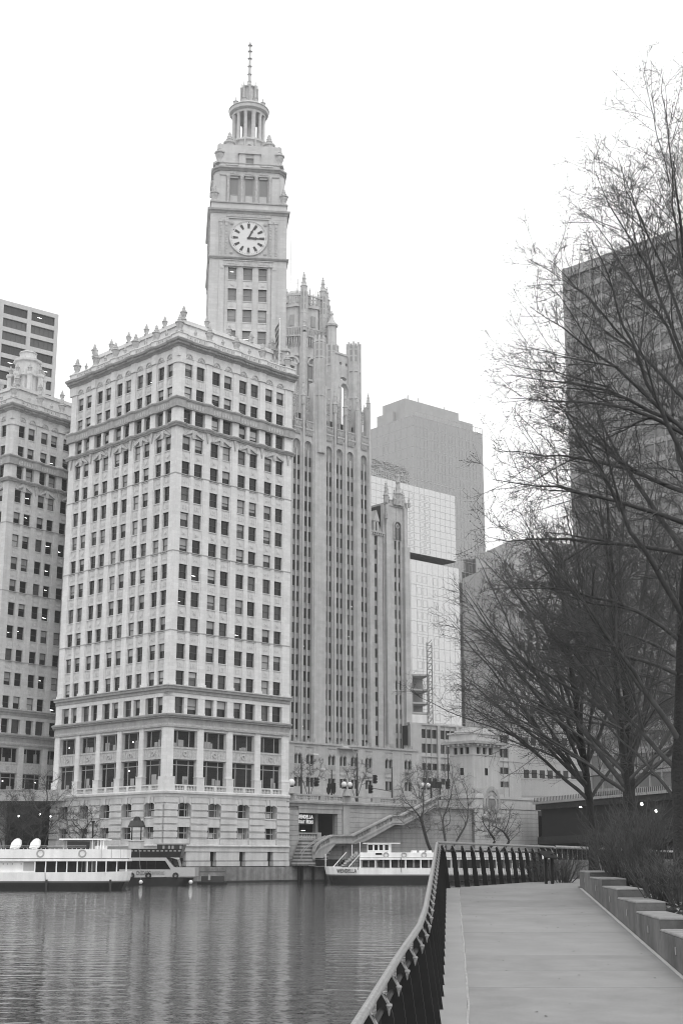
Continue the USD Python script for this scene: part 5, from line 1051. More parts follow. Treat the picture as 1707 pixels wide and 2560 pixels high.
# ------------------------------------------------------------------ boats
def loft(levels):
    """levels: list of (z, plan points); joined into a closed hull"""
    k = len(levels[0][1]); v = [[x, y, z] for z, pts in levels for x, y in pts]; f = []
    for i in range(len(levels) - 1):
        for j in range(k): a, b = i * k + j, i * k + (j + 1) % k; f += [[a, b, b + k], [a, b + k, a + k]]
    n = len(v); t = (len(levels) - 1) * k; f += [[t, t + j, t + j + 1] for j in range(1, k - 1)] + [[0, j + 1, j] for j in range(1, k - 1)]
    return v, f
def hull_plan(fr, L, beam, bow, inset, side=1):
    """outline with a pointed rounded bow at u = 0 (side=1) or at u = L (side=-1)"""
    t = np.linspace(0, 1, 9); us = bow * t ** 1.6; ns = (beam / 2) * (1 - (1 - t) ** 2) ** .6
    near = [(u + inset, -beam / 2 + n - inset * .4) for u, n in zip(us, ns)]; far = [(u + inset, -beam / 2 - n + inset * .4) for u, n in zip(us, ns)][::-1]
    pts = near + [(L - .4, -.0 - inset * .4), (L, -.6), (L, -beam + .6), (L - .4, -beam + inset * .4)] + far[:-1]
    if side < 0: pts = [(L - u, n) for u, n in pts]
    return [tuple(fr.P(u, n, 0)[:2]) for u, n in pts]
def boat_hull(t, fr, L, beam, bow, zs, sheer, side=1, white='white'):
    zb, zw, zg = zs
    m = MB(); m.add(*loft([(-.6, hull_plan(fr, L, beam, bow, .9, side)), (zb, hull_plan(fr, L, beam, bow, .25, side))])); m.build('bottom', M['hull'], t)
    m = MB(); m.add(*loft([(zb, hull_plan(fr, L, beam, bow, .24, side)), (zb + .14, hull_plan(fr, L, beam, bow, .2, side))])); m.build('rubbing_strake', M['band'], t)
    pts = hull_plan(fr, L, beam, bow, -.02, side); v, f = loft([(zb + .14, hull_plan(fr, L, beam, bow, .16, side)), (zg, pts)])
    k = len(pts)
    for i in range(k, 2 * k):
        u = (np.array(v[i][:2]) - fr.O) @ fr.U; u = u if side > 0 else L - u; v[i][2] = zg + sheer * max(0, 1 - u / (bow * 1.6)) ** 1.5
    m = MB(); m.add(v, f); m.build('hull_side', M[white], t)
YB = 187.0
W1 = thing('white_tour_boat', 'white double-deck tour boat with open bow stairs, right of the quay steps', 'boat')
xb = atY(811, 2180, YB)[0]; fw = Frame((xb, YB), 90); uB = lambda x: atY(x, 2150, YB)[0] - xb; zB_ = lambda y: atY(950, y, YB)[2]
Lw = uB(1330)
boat_hull(W1, fw, Lw, 7, 5.5, (zB_(2190), 0, zB_(2172.5)), .25)
bn = lettering(fw, 'WENDELLA', uB(842), zB_(2182.5), .46, .0, M['ink'], W1, uB(891) - uB(842), 'boat_name', True)
pa_ = UsdGeom.Mesh(bn).GetPointsAttr(); pv_ = np.array(pa_.Get())
pv_[:, 1] -= [-3.5 + 3.5 * (1 - (1 - min(1, (max(0, (x - xb)) / 5.5) ** .625)) ** 2) ** .6 + .03 for x in pv_[:, 0]]; pa_.Set(Vt.Vec3fArray.FromNumpy(pv_.astype(np.float32))); bn.SetCustomDataByKey('label', 'dark boat name lettering on the bow')
c0 = uB(900)
m = MB(); m.box(fw, c0, Lw - .3, -6.6, -1.3, zB_(2172), zB_(2150)); m.build('cabin', M['black'], W1)
m = MB(); m.box(fw, c0 - .05, Lw - .2, -6.9, -.1, zB_(2150.5), zB_(2144.5)); m.build('deck_edge', M['white'], W1)
m = MB(); m.box(fw, c0 - .02, Lw - .2, -6.85, -.2, zB_(2143.6), zB_(2132)); m.build('upper_bulwark', M['white'], W1)
m = MB(); m.box(fw, c0, Lw - .3, -6.6, -.35, zB_(2144.6), zB_(2143.4)); m.build('shadow_gap', M['steel'], W1)
k = 0
for x in np.arange(c0, Lw, uB(938) - uB(900)):
    m = MB(); m.box(fw, x - .06, x + .08, -.3, -.16, zB_(2172), zB_(2150)); m.build('stanchion', M['white'], W1)
    for q in (.35, 2.0 * .62): m = MB(); m.box(fw, x + q, x + q + .62, -1.35, -1.2, zB_(2168.5), zB_(2152.5)); w = m.build('window', M['pane0'], W1); m = MB(); m.box(fw, x + q + .62, x + q + .9, -1.32, -1.22, zB_(2171), zB_(2150.5)); m.build('window_frame', M['paleplate'], W1)
m = MB(); m.box(fw, c0, c0 + 2.6, -1.5, -1.25, zB_(2172), zB_(2150.5)); m.build('cabin_front_panel', M['paleplate'], W1)
for q in (.5, 1.35): m = MB(); m.box(fw, c0 + q, c0 + q + .55, -1.3, -1.18, zB_(2168.5), zB_(2152.5)); m.build('window', M['pane0'], W1)
p0, p1_ = uB(919), uB(979); zr = zB_(2109.5)
m = MB(); m.box(fw, p0, p1_, -5, -1.8, zB_(2132), zr); m.build('pilot_house', M['white'], W1)
m = MB(); m.box(fw, uB(908), uB(1002), -5.5, -1.2, zr, zr + .09); m.build('pilot_roof', M['white'], W1)
for a, b in ((921, 932), (937, 945), (949, 958), (963, 972)): m = MB(); m.box(fw, uB(a), uB(b), -1.9, -1.77, zB_(2126), zB_(2113)); m.build('pilot_window', M['pane0'], W1)
m = MB(); m.box(fw, uB(939), uB(955), -.25, -.17, zB_(2138), zB_(2133.5)); m.build('vent_plate', M['steel'], W1)
for a in (uB(833), uB(872)):
    z0, z1 = zB_(2168), zB_(2131)
    for n in (-1.2, -5.6): m = MB(); m.tube([fw.P(a, n, z0), fw.P(a + (uB(866) - uB(833)), n, z1)], .05, 5); m.build('stair_rail', M['white'], W1)
    for i in range(9): t_ = i / 8; x = a + (uB(866) - uB(833)) * t_; z = z0 + (z1 - z0) * t_; m = MB(); m.tube([fw.P(x, -1.2, z), fw.P(x, -1.2, z - .55)], .022, 4); m.build('rail_post', M['paleplate'], W1)
m = MB()
for i in range(8): m.box(fw, uB(833) + .75 + .3 * i, uB(833) + 1.15 + .3 * i, -5.4, -1.4, zB_(2170) + .22 * i, zB_(2170) + .28 * i + .08)
m.build('bow_steps', M['paleplate'], W1)
for x, y in ((813, 2136), (880, 2112), (901, 2106)): m = MB(); m.tube([fw.P(uB(x), -3.4, zB_(2168)), fw.P(uB(x), -3.4, zB_(y))], .05, 5); m.build('flag_staff', M['white'], W1)
for x in (1030, 1050, 1068): m = MB(); m.box(fw, uB(x), uB(x + 14), -3, -2, zB_(2132), zB_(2127)); m.build('deck_bench', M['white'], W1)
for i in range(14): x = c0 + .2 + (Lw - c0 - 1) * i / 13; m = MB(); m.tube([fw.P(x, -.3, zB_(2132)), fw.P(x, -.3, zB_(2129.5))], .03, 4); m.build('rail_post', M['paleplate'], W1)

YT = 180.0
W2 = thing('grey_water_taxi', 'grey water taxi with dark upper deck rail moored behind the white ferry', 'boat')
xt = atY(487, 2190, YT)[0]; x0 = atY(250, 2190, YT)[0]; ft = Frame((x0, YT), 90); uT = lambda x: atY(x, 2150, YT)[0] - x0; zT = lambda y: atY(400, y, YT)[2]; Lt = xt - x0
m = MB(); m.add(*loft([(-.5, hull_plan(ft, Lt - .8, 5, 1.2, .5, -1)), (zT(2196), hull_plan(ft, Lt - .2, 5, 1.2, .2, -1))])); m.build('bottom', M['hull'], W2)
m = MB(); m.ext(ft, Polygon([(0, zT(2196)), (uT(488), zT(2192)), (uT(488), zT(2170)), (uT(434), zT(2169)), (uT(415), zT(2145)), (0, zT(2145))]), -4.8, -.05); m.build('hull_side', M['grey_paint'], W2)
m = MB(); m.ext(ft, Polygon([(uT(290), zT(2174)), (uT(427), zT(2174)), (uT(413), zT(2153)), (uT(290), zT(2153))]), -.2, -.02); m.build('window_band', M['pane0'], W2)
for x in (325, 345, 366, 388): m = MB(); m.box(ft, uT(x), uT(x) + .1, -.1, .0, zT(2174), zT(2153)); m.build('window_bar', M['steel'], W2)
m = MB(); m.ext(ft, Polygon([(uT(430), zT(2163)), (uT(446), zT(2169)), (uT(440), zT(2150)), (uT(424), zT(2146))]), -4.5, -1.5); m.build('front_screen', M['pane1'], W2)
m = MB(); m.box(ft, 0, uT(450), -4.8, -.1, zT(2145), zT(2143.5)); m.build('upper_deck', M['hull'], W2)
m = MB(); m.box(ft, 0, uT(449), -.25, -.15, zT(2143.5), zT(2123)); m.build('deck_rail_screen', M['steel'], W2)
for x in np.arange(.4, uT(448), .55): m = MB(); m.box(ft, x, x + .3, -.16, -.1, zT(2130), zT(2126)); m.build('rail_slot', M['band'], W2)
m = MB(); m.ext(ft, Polygon([(uT(392), zT(2143)), (uT(449), zT(2143)), (uT(456), zT(2112)), (uT(390), zT(2112))]), -4, -.6); m.build('wheelhouse', M['hull'], W2)
m = MB(); m.box(ft, uT(388), uT(463), -4.3, -.4, zT(2112), zT(2109)); m.build('wheelhouse_roof', M['paleplate'], W2)
for a in (404, 418, 427, 447): m = MB(); m.box(ft, uT(a), uT(a + 5), -.65, -.55, zT(2123), zT(2115)); m.build('wheelhouse_window', M['paleplate'], W2)
lettering(ft, 'CHICAGO', uT(342), zT(2188.5), .5, -.04, M['ink'], W2, uT(378) - uT(342), 'lettering', False)
lettering(ft, 'WATERTAXI', uT(380), zT(2188), .42, -.04, M['band'], W2, uT(412) - uT(380), 'lettering', False)
for x, s in ((355, 0), (479, 1)):
    m = MB(); p = ft.P(uT(x), .35, zT(2206)); m.blob(p, .25, 2); b = tag(m.build('white_fender', M['lampwhite'], None, True), ('round white fender floating by the middle of the grey water taxi', 'round white fender at the bow of the grey water taxi')[s], 'fender')
m = MB(); m.tube([ft.P(uT(347), .1, zT(2122)), ft.P(uT(355), .3, zT(2203))], .02, 4); tag(m.build('fender_line', M['paleplate']), 'thin line from the water taxi deck rail to its fender', 'rope')

YF = 152.0
W3 = thing('white_ferry', 'large white ferry with pillared open lower deck cut by the left edge', 'boat')
xf = atY(-70, 2190, YF)[0]; ff = Frame((xf, YF), 90); uF = lambda x: atY(x, 2150, YF)[0] - xf; zF = lambda y: atY(150, y, YF)[2]; Lf = uF(316)
boat_hull(W3, ff, Lf, 7.5, 4.5, (zF(2207), 0, zF(2182)), .08, -1)
def decked(nm, y0, y1, inset, mt):
    m = MB(); m.add(*loft([(zF(y1), hull_plan(ff, Lf, 7.5, 4.5, inset, -1)), (zF(y0), hull_plan(ff, Lf, 7.5, 4.5, inset, -1))])); m.build(nm, M[mt], W3)
decked('upper_bulwark', 2124, 2146, .12, 'white'); decked('shadow_gap', 2146, 2147.6, .3, 'steel'); decked('deck_edge', 2147.6, 2154, .02, 'white')
decked('cabin', 2154, 2183, 1.4, 'black')
for x in (87, 114, 141, 167, 193, 218, 241, 265, 288, 308): 
    off = -.0 if x < 275 else -1.0 if x < 300 else -2.2
    m = MB(); m.box(ff, uF(x) - .05, uF(x) + .07, off - .22, off - .1, zF(2183), zF(2153.5)); m.build('stanchion', M['white'], W3)
for x in (120, 132, 147, 159, 174, 186, 200, 212, 226): m = MB(); m.box(ff, uF(x), uF(x) + .16, -.75, -.62, zF(2182), zF(2154)); m.build('window_frame', M['metal_sp'], W3); m = MB(); m.box(ff, uF(x) + .16, uF(x) + .5, -.74, -.66, zF(2180), zF(2156)); m.build('window', M['pane2'], W3)
m = MB(); m.box(ff, 0, uF(85), -.62, -.5, zF(2183), zF(2153)); m.build('crew_panel', M['white'], W3)
for x in (5, 16, 28, 50): m = MB(); m.box(ff, uF(x), uF(x + 2), -.52, -.47, zF(2162), zF(2160)); m.build('port_hole', M['steel'], W3)
m = MB(); m.box(ff, uF(57), uF(86), -.52, -.46, zF(2178), zF(2156)); m.build('side_door', M['grey_paint'], W3)
m = MB(); m.box(ff, uF(148), uF(229), -5, -1.6, zF(2126), zF(2101)); ph_ = m.build('pilot_house_wall', M['metal_sp'], W3)
m = MB(); m.box(ff, uF(140), uF(257), -5.4, -1.1, zF(2100.5), zF(2097)); m.build('pilot_roof', M['white'], W3)
for x in (222, 236, 243, 250): m = MB(); m.box(ff, uF(x), uF(x + 2.2), -1.65, -1.5, zF(2126), zF(2100)); m.build('pilot_post', M['white'], W3)
for x in (151, 158): m = MB(); m.box(ff, uF(x), uF(x + 1), -1.5, -1.4, zF(2126), zF(2100)); m.build('pilot_post', M['paleplate'], W3)
m = MB(); m.box(ff, uF(227), uF(250), -4.5, -1.7, zF(2126), zF(2115)); m.build('pilot_front', M['white'], W3)
m = MB(); m.box(ff, uF(160), uF(216), -1.6, -1.5, zF(2124), zF(2104)); m.build('pilot_window', M['pane1'], W3)
for x in (20, 69):
    pts = [(uF(x - 10), zF(2120)), (uF(x - 7), zF(2108)), (uF(x), zF(2100)), (uF(x + 6), zF(2097)), (uF(x + 11), zF(2101)), (uF(x + 12), zF(2110)), (uF(x + 9), zF(2118)), (uF(x + 3), zF(2122))]
    m = MB(); m.ext(ff, Polygon(pts).buffer(.05), -3.6, -2.6); m.ext(ff, Polygon(pts).buffer(-.12), -3.8, -2.4); m.build('vent_cowl', M['white'], W3)
for i in range(26): x = .5 + (Lf - 4.5) * i / 25; m = MB(); m.tube([ff.P(x, -.3, zF(2124.2)), ff.P(x, -.3, zF(2121.5))], .03, 4); m.build('rail_post', M['white'], W3)
for x in (265, 276): m = MB(); m.box(ff, uF(x - 148 if x == 265 else x), uF(x - 148 if x == 265 else x) + .22, .02, .22, zF(2228), zF(2200)); tag(m.build('tyre_fender', M['hull']), 'long black hanging fender on the white ferry hull, ' + ('amidships' if x == 265 else 'near its bow'), 'fender')
m = MB(); m.tube([ff.P(uF(114), -.05, zF(2180)), ff.P(uF(117), .12, zF(2202))], .05, 5); tag(m.build('mooring_rope', M['paleplate']), 'rope holding the amidships fender of the white ferry', 'rope')
m = MB(); m.tube([ff.P(uF(292), -.6, zF(2100)), ff.P(uF(292), -.6, zF(2123))], .02, 4); m.build('bow_staff', M['paleplate'], W3)
for x, y in ((100, 2134), (205, 2134)):
    m = MB(); tr_ = trimesh.creation.torus(.36, .09, 16, 6); v = np.array(tr_.vertices); m.add([ff.P(uF(x) + a, -.05 + c, zF(y) + b) for a, b, c in v], tr_.faces); m.build('life_ring', M['grey_paint'], W3)
for z in (2118.5, 2115.5): m = MB(); m.tube([ff.P(x, -.35, zF(z)) for x in np.linspace(.2, Lf - 4.4, 12)], .018, 4); m.build('deck_rail', M['paleplate'], W3)
for x in range(0, 300, 23): m = MB(); m.box(ff, uF(x), uF(x) + .03, -.16, -.1, zF(2146), zF(2124)) if x < 255 else m.box(ff, uF(x), uF(x) + .03, -.6, -.5, zF(2146), zF(2124)); m.build('panel_seam', M['grey_paint'], W3)
for x in (965, 1010, 1060): m = MB(); tr_ = trimesh.creation.torus(.3, .08, 14, 6); v = np.array(tr_.vertices); m.add([fw.P(uB(x) + a, -.14 + c, zB_(2138) + b) for a, b, c in v], tr_.faces); m.build('life_ring', M['grey_paint'], W1)
m = MB(); m.tube([fw.P(x, -.3, zB_(2128.6)) for x in np.linspace(c0, Lw - .5, 10)], .02, 4); m.build('deck_rail', M['paleplate'], W1)
for x, y0, y1 in ((960, 2150, 2172), (1002, 2145, 2182), (894, 2160, 2176)): m = MB(); m.tube([fw.P(uB(x), -.05, zB_(y0)), fw.P(uB(x + 1), .05, zB_(y1))], .03, 4); m.build('hanging_line', M['ink'], W1)
m = MB(); m.tube([fw.P(.3, -3.4, zB_(2169)), fw.P(-2.2, -5, 2.3)], .035, 5); tag(m.build('mooring_rope', M['band']), 'rope from the tour boat bow to the quay piles', 'rope')
for x in (330, 372, 440): m = MB(); tr_ = trimesh.creation.torus(.28, .12, 12, 6); v = np.array(tr_.vertices); m.add([ft.P(uT(x) + a, .02 + c, zT(2190) + b) for a, b, c in v], tr_.faces); m.build('tyre', M['hull'], W2)
# things on the terrace
KI = thing('terrace_kiosk', 'dark domed kiosk on a stone stand before the left face of the white block', 'kiosk')
kc = atY(341, 2090, 186.5); 
m = MB(); m.lathe([(0, 2), (1.0, 2), (1.0, 3.2), (1.15, 3.3), (.8, 3.4), (0, 3.4)], [kc[0], kc[1], 2.2], 8); m.build('stand', M['granite'], KI)
m = MB(); zk = atY(341, 2068, 186.5)[2]; m.tube([[kc[0] - .6, kc[1], 5], [kc[0] - .6, kc[1], zk]], .09, 6); m.tube([[kc[0] + .6, kc[1], 5], [kc[0] + .6, kc[1], zk]], .09, 6); m.build('post', M['steel'], KI)
m = MB(); m.lathe([(0, zk - .05), (1.15, zk - .05), (1.15, zk + .1), (.85, zk + .75), (.8, zk + .8), (0, zk + .85)], [kc[0], kc[1], 0], 10); m.build('hood', M['hull'], KI); m = MB(); m.lathe([(.5, zk + .8), (.55, zk + .85), (.3, zk + 1.3), (0, zk + 1.35)], [kc[0], kc[1], 0], 8); m.build('hood_crest', M['steel'], KI)
PO = thing('terrace_lamp', 'short black terrace lamp post behind the ferry pilot house', 'lamp'); pc_ = atY(231, 2100, 192.); zz2 = atY(231, 2060, 192.)[2]
m = MB(); m.tube([[pc_[0], pc_[1], 2], [pc_[0], pc_[1], zz2]], .1, 6); m.build('pole', M['steel'], PO); m = MB(); m.lathe([(0, 0), (.2, 0), (.26, .35), (0, .4)], [pc_[0], pc_[1], zz2], 8); m.build('head', M['steel'], PO)
# ------------------------------------------------------------------ near bank: ramped walkway
def zr(d): return .65 + .058 * min(d, 33.2)
RX = np.array([(3, -.68), (6.5, -.27), (8.5, .00), (10, .185), (12.7, .51), (15, .81), (16.8, .98), (22.75, 1.44), (32.8, 2.21), (33.2, 2.24)])
def XRail(d): return float(np.interp(d, RX[:, 0], RX[:, 1]))
def XL(d): return XRail(d) + .16
def XR(d): return 4.36 + (d - 17.6) * .0784
NB = MB(); NB.plan(Polygon([(-1.2, -8), (-.2, 6), (.3, 9), (1.2, 15), (1.7, 22), (2.4, 33), (11.2, 58), (22, 88), (60, 110), (60, -8)]), -2.9, .3); struct(NB.build('near_bank', M['quay']))
WK = UsdGeom.Xform.Define(stage, '/World/walkway').GetPrim(); struct(WK)
def slab(name, d0, d1, xa, xb, mat, dz=0., gap=.003):
    n = max(1, int((d1 - d0) / .7)); ds = np.linspace(d0 + gap, d1 - gap, n + 1); top, f = [], []
    for d in ds: top += [[xa(d), d, zr(d) + dz], [xb(d), d, zr(d) + dz]]
    k = len(top); v = top + [[x, y, z - .22] for x, y, z in top]
    for i in range(n): a = 2 * i; f += [[a, a + 1, a + 3], [a, a + 3, a + 2], [a, a + 2, k + a + 2], [a, k + a + 2, k + a], [a + 1, k + a + 1, k + a + 3], [a + 1, k + a + 3, a + 3]]
    f += [[0, k, k + 1], [0, k + 1, 1], [k - 2, k - 1, 2 * k - 1], [k - 2, 2 * k - 1, 2 * k - 2]]
    m = MB(); m.add(v, f); m.build(name, mat, WK)
ds = [2.5, 5.0]
while ds[-1] < 32.0: ds.append(ds[-1] + random.choice([1.35, 1.5, 1.62, 1.5]))
ds[-1] = 33.2
for a, b in zip(ds[:-1], ds[1:]): slab('concrete_slab', a, b, lambda d: XL(d) + .335, lambda d: XR(d) - .055, M[random.choice(['pave', 'pave_b', 'pave_c', 'pave'])], random.uniform(-.0015, .0015))
for a, b in zip(ds[:-1:2], ds[2::2] + [33.2] * 2):
    if b > a: slab('edge_slab', a, b, lambda d: XL(d) - .05, lambda d: XL(d) + .31, M['pave2'], .003)
slab('joint_bed', 2.5, 33.2, lambda d: XL(d) + .295, lambda d: XL(d) + .35, M['steel'], -.02); slab('drain_edge', 2.5, 33.2, lambda d: XR(d) - .05, lambda d: XR(d) + .0, M['conc'], .004)
m = MB(); pts = [[XL(d) + .322 + .004 * math.sin(d * 3.1) + random.uniform(-.002, .002), d, zr(d) - .004] for d in np.arange(3, 33.1, .12)]; m.tube(pts, [.014 + .004 * random.random() for _ in pts], 5); m.build('joint_sealant', M['sealant'], WK)
FA_ = math.radians(19.5); ud_ = np.array([math.sin(FA_), math.cos(FA_)])
m = MB(); m.plan(Polygon([(2.36, 33.21), (5.55, 33.21), (5.75, 34.9), (6.6, 38), (14, 52), (11.6, 58.4)]), 2.2, 2.575); m.build('upper_landing', M['pave'], WK)
LT = MB()
for _ in range(60):
    d = random.uniform(9, 33); x = random.uniform(XL(d) + .4, XR(d) - .1); z = zr(d) + .008; s = random.uniform(.008, .022); a = random.uniform(0, 6); LT.add([[x + s * math.cos(a), d + s * math.sin(a) * 1.4, z + .006], [x - s * math.sin(a), d + s * math.cos(a), z], [x - s * math.cos(a), d - s * math.sin(a) * 1.4, z + .004], [x + s * math.sin(a), d - s * math.cos(a), z]], [[0, 1, 2], [0, 2, 3]])
p = LT.build('leaf_litter', M['bark'], None, kind='stuff'); p.SetCustomDataByKey('label', 'dark crumbs and leaf bits scattered on the concrete walkway'); p.SetCustomDataByKey('category', 'litter')

# ------------------------------------------------------------------ railing
def railing(name, label, pts, z_of, spacing, group=None, near=True, pk=.075, pr=.0085, fw_=.20):
    T = thing(name, label, 'railing', group); p = np.array(pts, float)
    L = np.r_[0, np.cumsum(np.linalg.norm(np.diff(p, axis=0), axis=1))]
    def at(s): return np.array([np.interp(s, L, p[:, 0]), np.interp(s, L, p[:, 1])])
    def dr(s): d = at(min(s + .05, L[-1])) - at(max(s - .05, 0)); return d / np.linalg.norm(d)
    ss = np.arange(0, L[-1], .35); m = MB(); m.tube([[*at(s), z_of(at(s)) + 1.04] for s in np.r_[ss, L[-1]]], .034, 12); m.build('handrail', M['galv'], T, True)
    for h, r in ((.14, .018), (.86, .026)): m = MB(); m.tube([[*(at(s)), z_of(at(s)) + h] for s in np.r_[ss, L[-1]]], r, 6); m.build('rail', M['steel'], T)
    m = MB(); m2 = MB()
    for s in np.arange(.05, L[-1], pk): q = at(s); z = z_of(q); m.tube([[*q, z + .06], [*q, z + .86]], pr, 4, False)
    m.build('pickets', M['steel'], T, kind='stuff')
    s = .45
    while s < L[-1]:
        q, d = at(s), dr(s); n = np.array([d[1], -d[0]]); z = z_of(q); f = Frame(q, 0); f.U, f.N, f.flip = n, d, -1
        m = MB(); m.ext(f, Polygon([(.05, -.12), (fw_, -.12), (fw_, .0), (.45 * fw_ - .0, .84), (.03, .98), (-.03, .98), (-.035, .84), (.05, .0)]), -.011, .011); 
        v = np.vstack(m.V); v[:, 2] += z; m.V = [v]; fin = m.build('post', M['steel'], T)
        c = q + n * .06; m = MB(); m.lathe([(0, .76), (.008, .76), (.011, .82), (.018, .88), (.026, .897), (.022, .91), (0, .912)], [c[0], c[1], z], 10); m.tube([[c[0], c[1], z + .9], [q[0], q[1], z + 1.0]], .014, 5); m.build('bracket', M['galv'], fin)
        if near and q[1] < 34: b = q + n * .075 + d * .012; m = MB(); m.blob([b[0], b[1], z + .66], .016, 1); m.build('bolt', M['steel'], fin)
        s += spacing
    return T
railing('river_railing', 'curving galvanised handrail on dark steel posts along the left walkway edge', [(XRail(d), d) for d in np.arange(5, 33.01, .5)] + [(2.22, 32.95)], lambda q: zr(q[1]), .92)
fr0 = np.array([2.22, 33.0]); railing('landing_railing', 'dark steel railing with pickets crossing behind the walkway landing', [fr0 + ud_ * t for t in np.arange(0, 14.1, .5)], lambda q: 2.57, .93, pk=.09, pr=.0042, fw_=.18)
m = MB(); FBW = thing('bank_balustrade', 'farther dark balustrade with square openings past the reading panel', 'railing')
e0 = fr0 + ud_ * 14.2; fbw = Frame(e0, 19.5)
m = MB(); m.box(fbw, 0, 42, -.2, .1, 2.2, 3.2); m.build('low_wall', M['seat'], FBW)
for t in np.arange(.0, 42, .95): m = MB(); m.box(fbw, t, t + .16, -.1, .04, 3.2, 3.56); m.build('post', M['steel'], FBW)
m = MB(); m.tube([[*(e0 + ud_ * 0), 3.61], [*(e0 + ud_ * 42), 3.61]], .055, 8); m.build('handrail', M['galv'], FBW, True)

# ------------------------------------------------------------------ stepped seat walls
bd = [10.4, 13.0, 15.6, 18.25, 20.9, 23.57, 26.15, 28.8, 31.3, 33.8]
nm_ = ['nearest', 'second', 'third', 'fourth', 'fifth', 'sixth', 'seventh', 'eighth', 'farthest']
for i in range(len(bd) - 1):
    a, b = bd[i], bd[i + 1]; zt_ = zr(b) + .395
    lab = 'concrete seat wall block cut by the right picture edge' if i == 3 else 'farthest and smallest stepped concrete seat block beside the landing' if i == 8 else f'stepped concrete seat block, number {["one", "two", "three", "four", "five", "six"][i - 3]} counting back from the right picture edge' if i > 3 else 'concrete seat wall block outside the frame nearest the camera'
    if i < 2: continue
    t = thing('seat_block', lab, 'seat wall', 'stepped concrete seat blocks along the walkway')
    def cube(x0, x1, a_, b_, z0, z1, mt, nm):
        q = lambda d, x: (XR(d) + x, d); P4 = [q(a_, x0), q(a_, x1), q(b_, x1), q(b_, x0)]; c = .012
        ins = Polygon(P4).buffer(-c, join_style=2); pin = np.array(ins.exterior.coords)[:4]; pout = np.array(Polygon(P4).exterior.coords)[:4]
        k = [int(np.argmin(((pin - o) ** 2).sum(1))) for o in pout]
        v, f = loft([(z0, [tuple(o) for o in pout]), (z1 - c, [tuple(o) for o in pout]), (z1, [tuple(pin[j]) for j in k])]); m = MB(); m.add(v, f); return m.build(nm, M[mt], t)
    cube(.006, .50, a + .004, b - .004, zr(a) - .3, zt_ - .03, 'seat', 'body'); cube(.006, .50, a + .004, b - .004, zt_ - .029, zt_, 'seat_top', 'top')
    d = (a + b) / 2 - .1; m = MB(); z = (zr(d) + zt_) / 2 + .02; m.box(Frame((XR(d), d), 4.5, -1), -.045, .045, -.02, .01, z - .05, z + .05); m.build('step_light', M['plate2'], t)

# ------------------------------------------------------------------ planting bed
def zbed(x, y): return 2.25 + .035 * max(0, min(y, 34) - 18) + .05 * max(0, x - 6) + .10 * (meshkit.noise(np.array([x * .7, y * .7, 0.])) - .5)
gx, gy = np.linspace(0, 1, 40), np.linspace(9, 70, 110); v = []
for y in gy:
    x0 = XR(min(y, 33.8)) + .45 + max(0, y - 33.8) * .30
    for t in gx: x = x0 + t * 34; v.append([x, y, zbed(x, y) + (-.28 if t == 0 and y < 33 else 0)])
f = []
for i in range(109):
    for j in range(39): a = i * 40 + j; f += [[a, a + 1, a + 41], [a, a + 41, a + 40]]
struct(obj('planting_bed', (np.array(v), np.array(f)), M['mulch'], None, True))
LV = MB(); 
for _ in range(5200):
    y = 12 + 30 * random.random() ** 1.2; x = XR(min(y, 33.8)) + .55 + max(0, y - 33.8) * .3 + 7 * random.random() ** 1.5; z = zbed(x, y) + .015; s = random.uniform(.02, .05); a = random.uniform(0, 6.3); t = random.uniform(-.02, .03)
    LV.add([[x + s * math.cos(a), y + s * math.sin(a), z + t], [x - s * .6 * math.sin(a), y + s * .6 * math.cos(a), z], [x - s * math.cos(a), y - s * math.sin(a), z - t + .01], [x + s * .6 * math.sin(a), y - s * .6 * math.cos(a), z + .012]], [[0, 1, 2], [0, 2, 3]])
p = LV.build('fallen_leaves', M['leaf'], None, kind='stuff'); p.SetCustomDataByKey('label', 'dead leaves lying on the dark planting bed behind the seat blocks'); p.SetCustomDataByKey('category', 'leaves')

# ------------------------------------------------------------------ reading panel
RP = thing('reading_panel', 'dark slanted reading panel on a post before the landing railing', 'sign')
rp = atY(1372, 2190, 39.0); zt_ = atY(1372, 2141, 39.0)[2]
m = MB(); m.box(Frame(rp, 90), -.12, -.05, -.06, .06, 2.4, zt_); m.box(Frame(rp, 90), .05, .12, -.06, .06, 2.4, zt_ + .05); m.build('post', M['steel'], RP)
c = np.array([rp[0], rp[1], zt_]); m = MB(); m.quadbox([c + [-.10, -.20, -.06], c + [.26, -.26, -.08], c + [.10, .20, .10], c + [-.24, .26, .12]], [c + [-.10, -.20, -.03], c + [.26, -.26, -.05], c + [.10, .20, .13], c + [-.24, .26, .15]]); m.build('panel', M['steel'], RP)

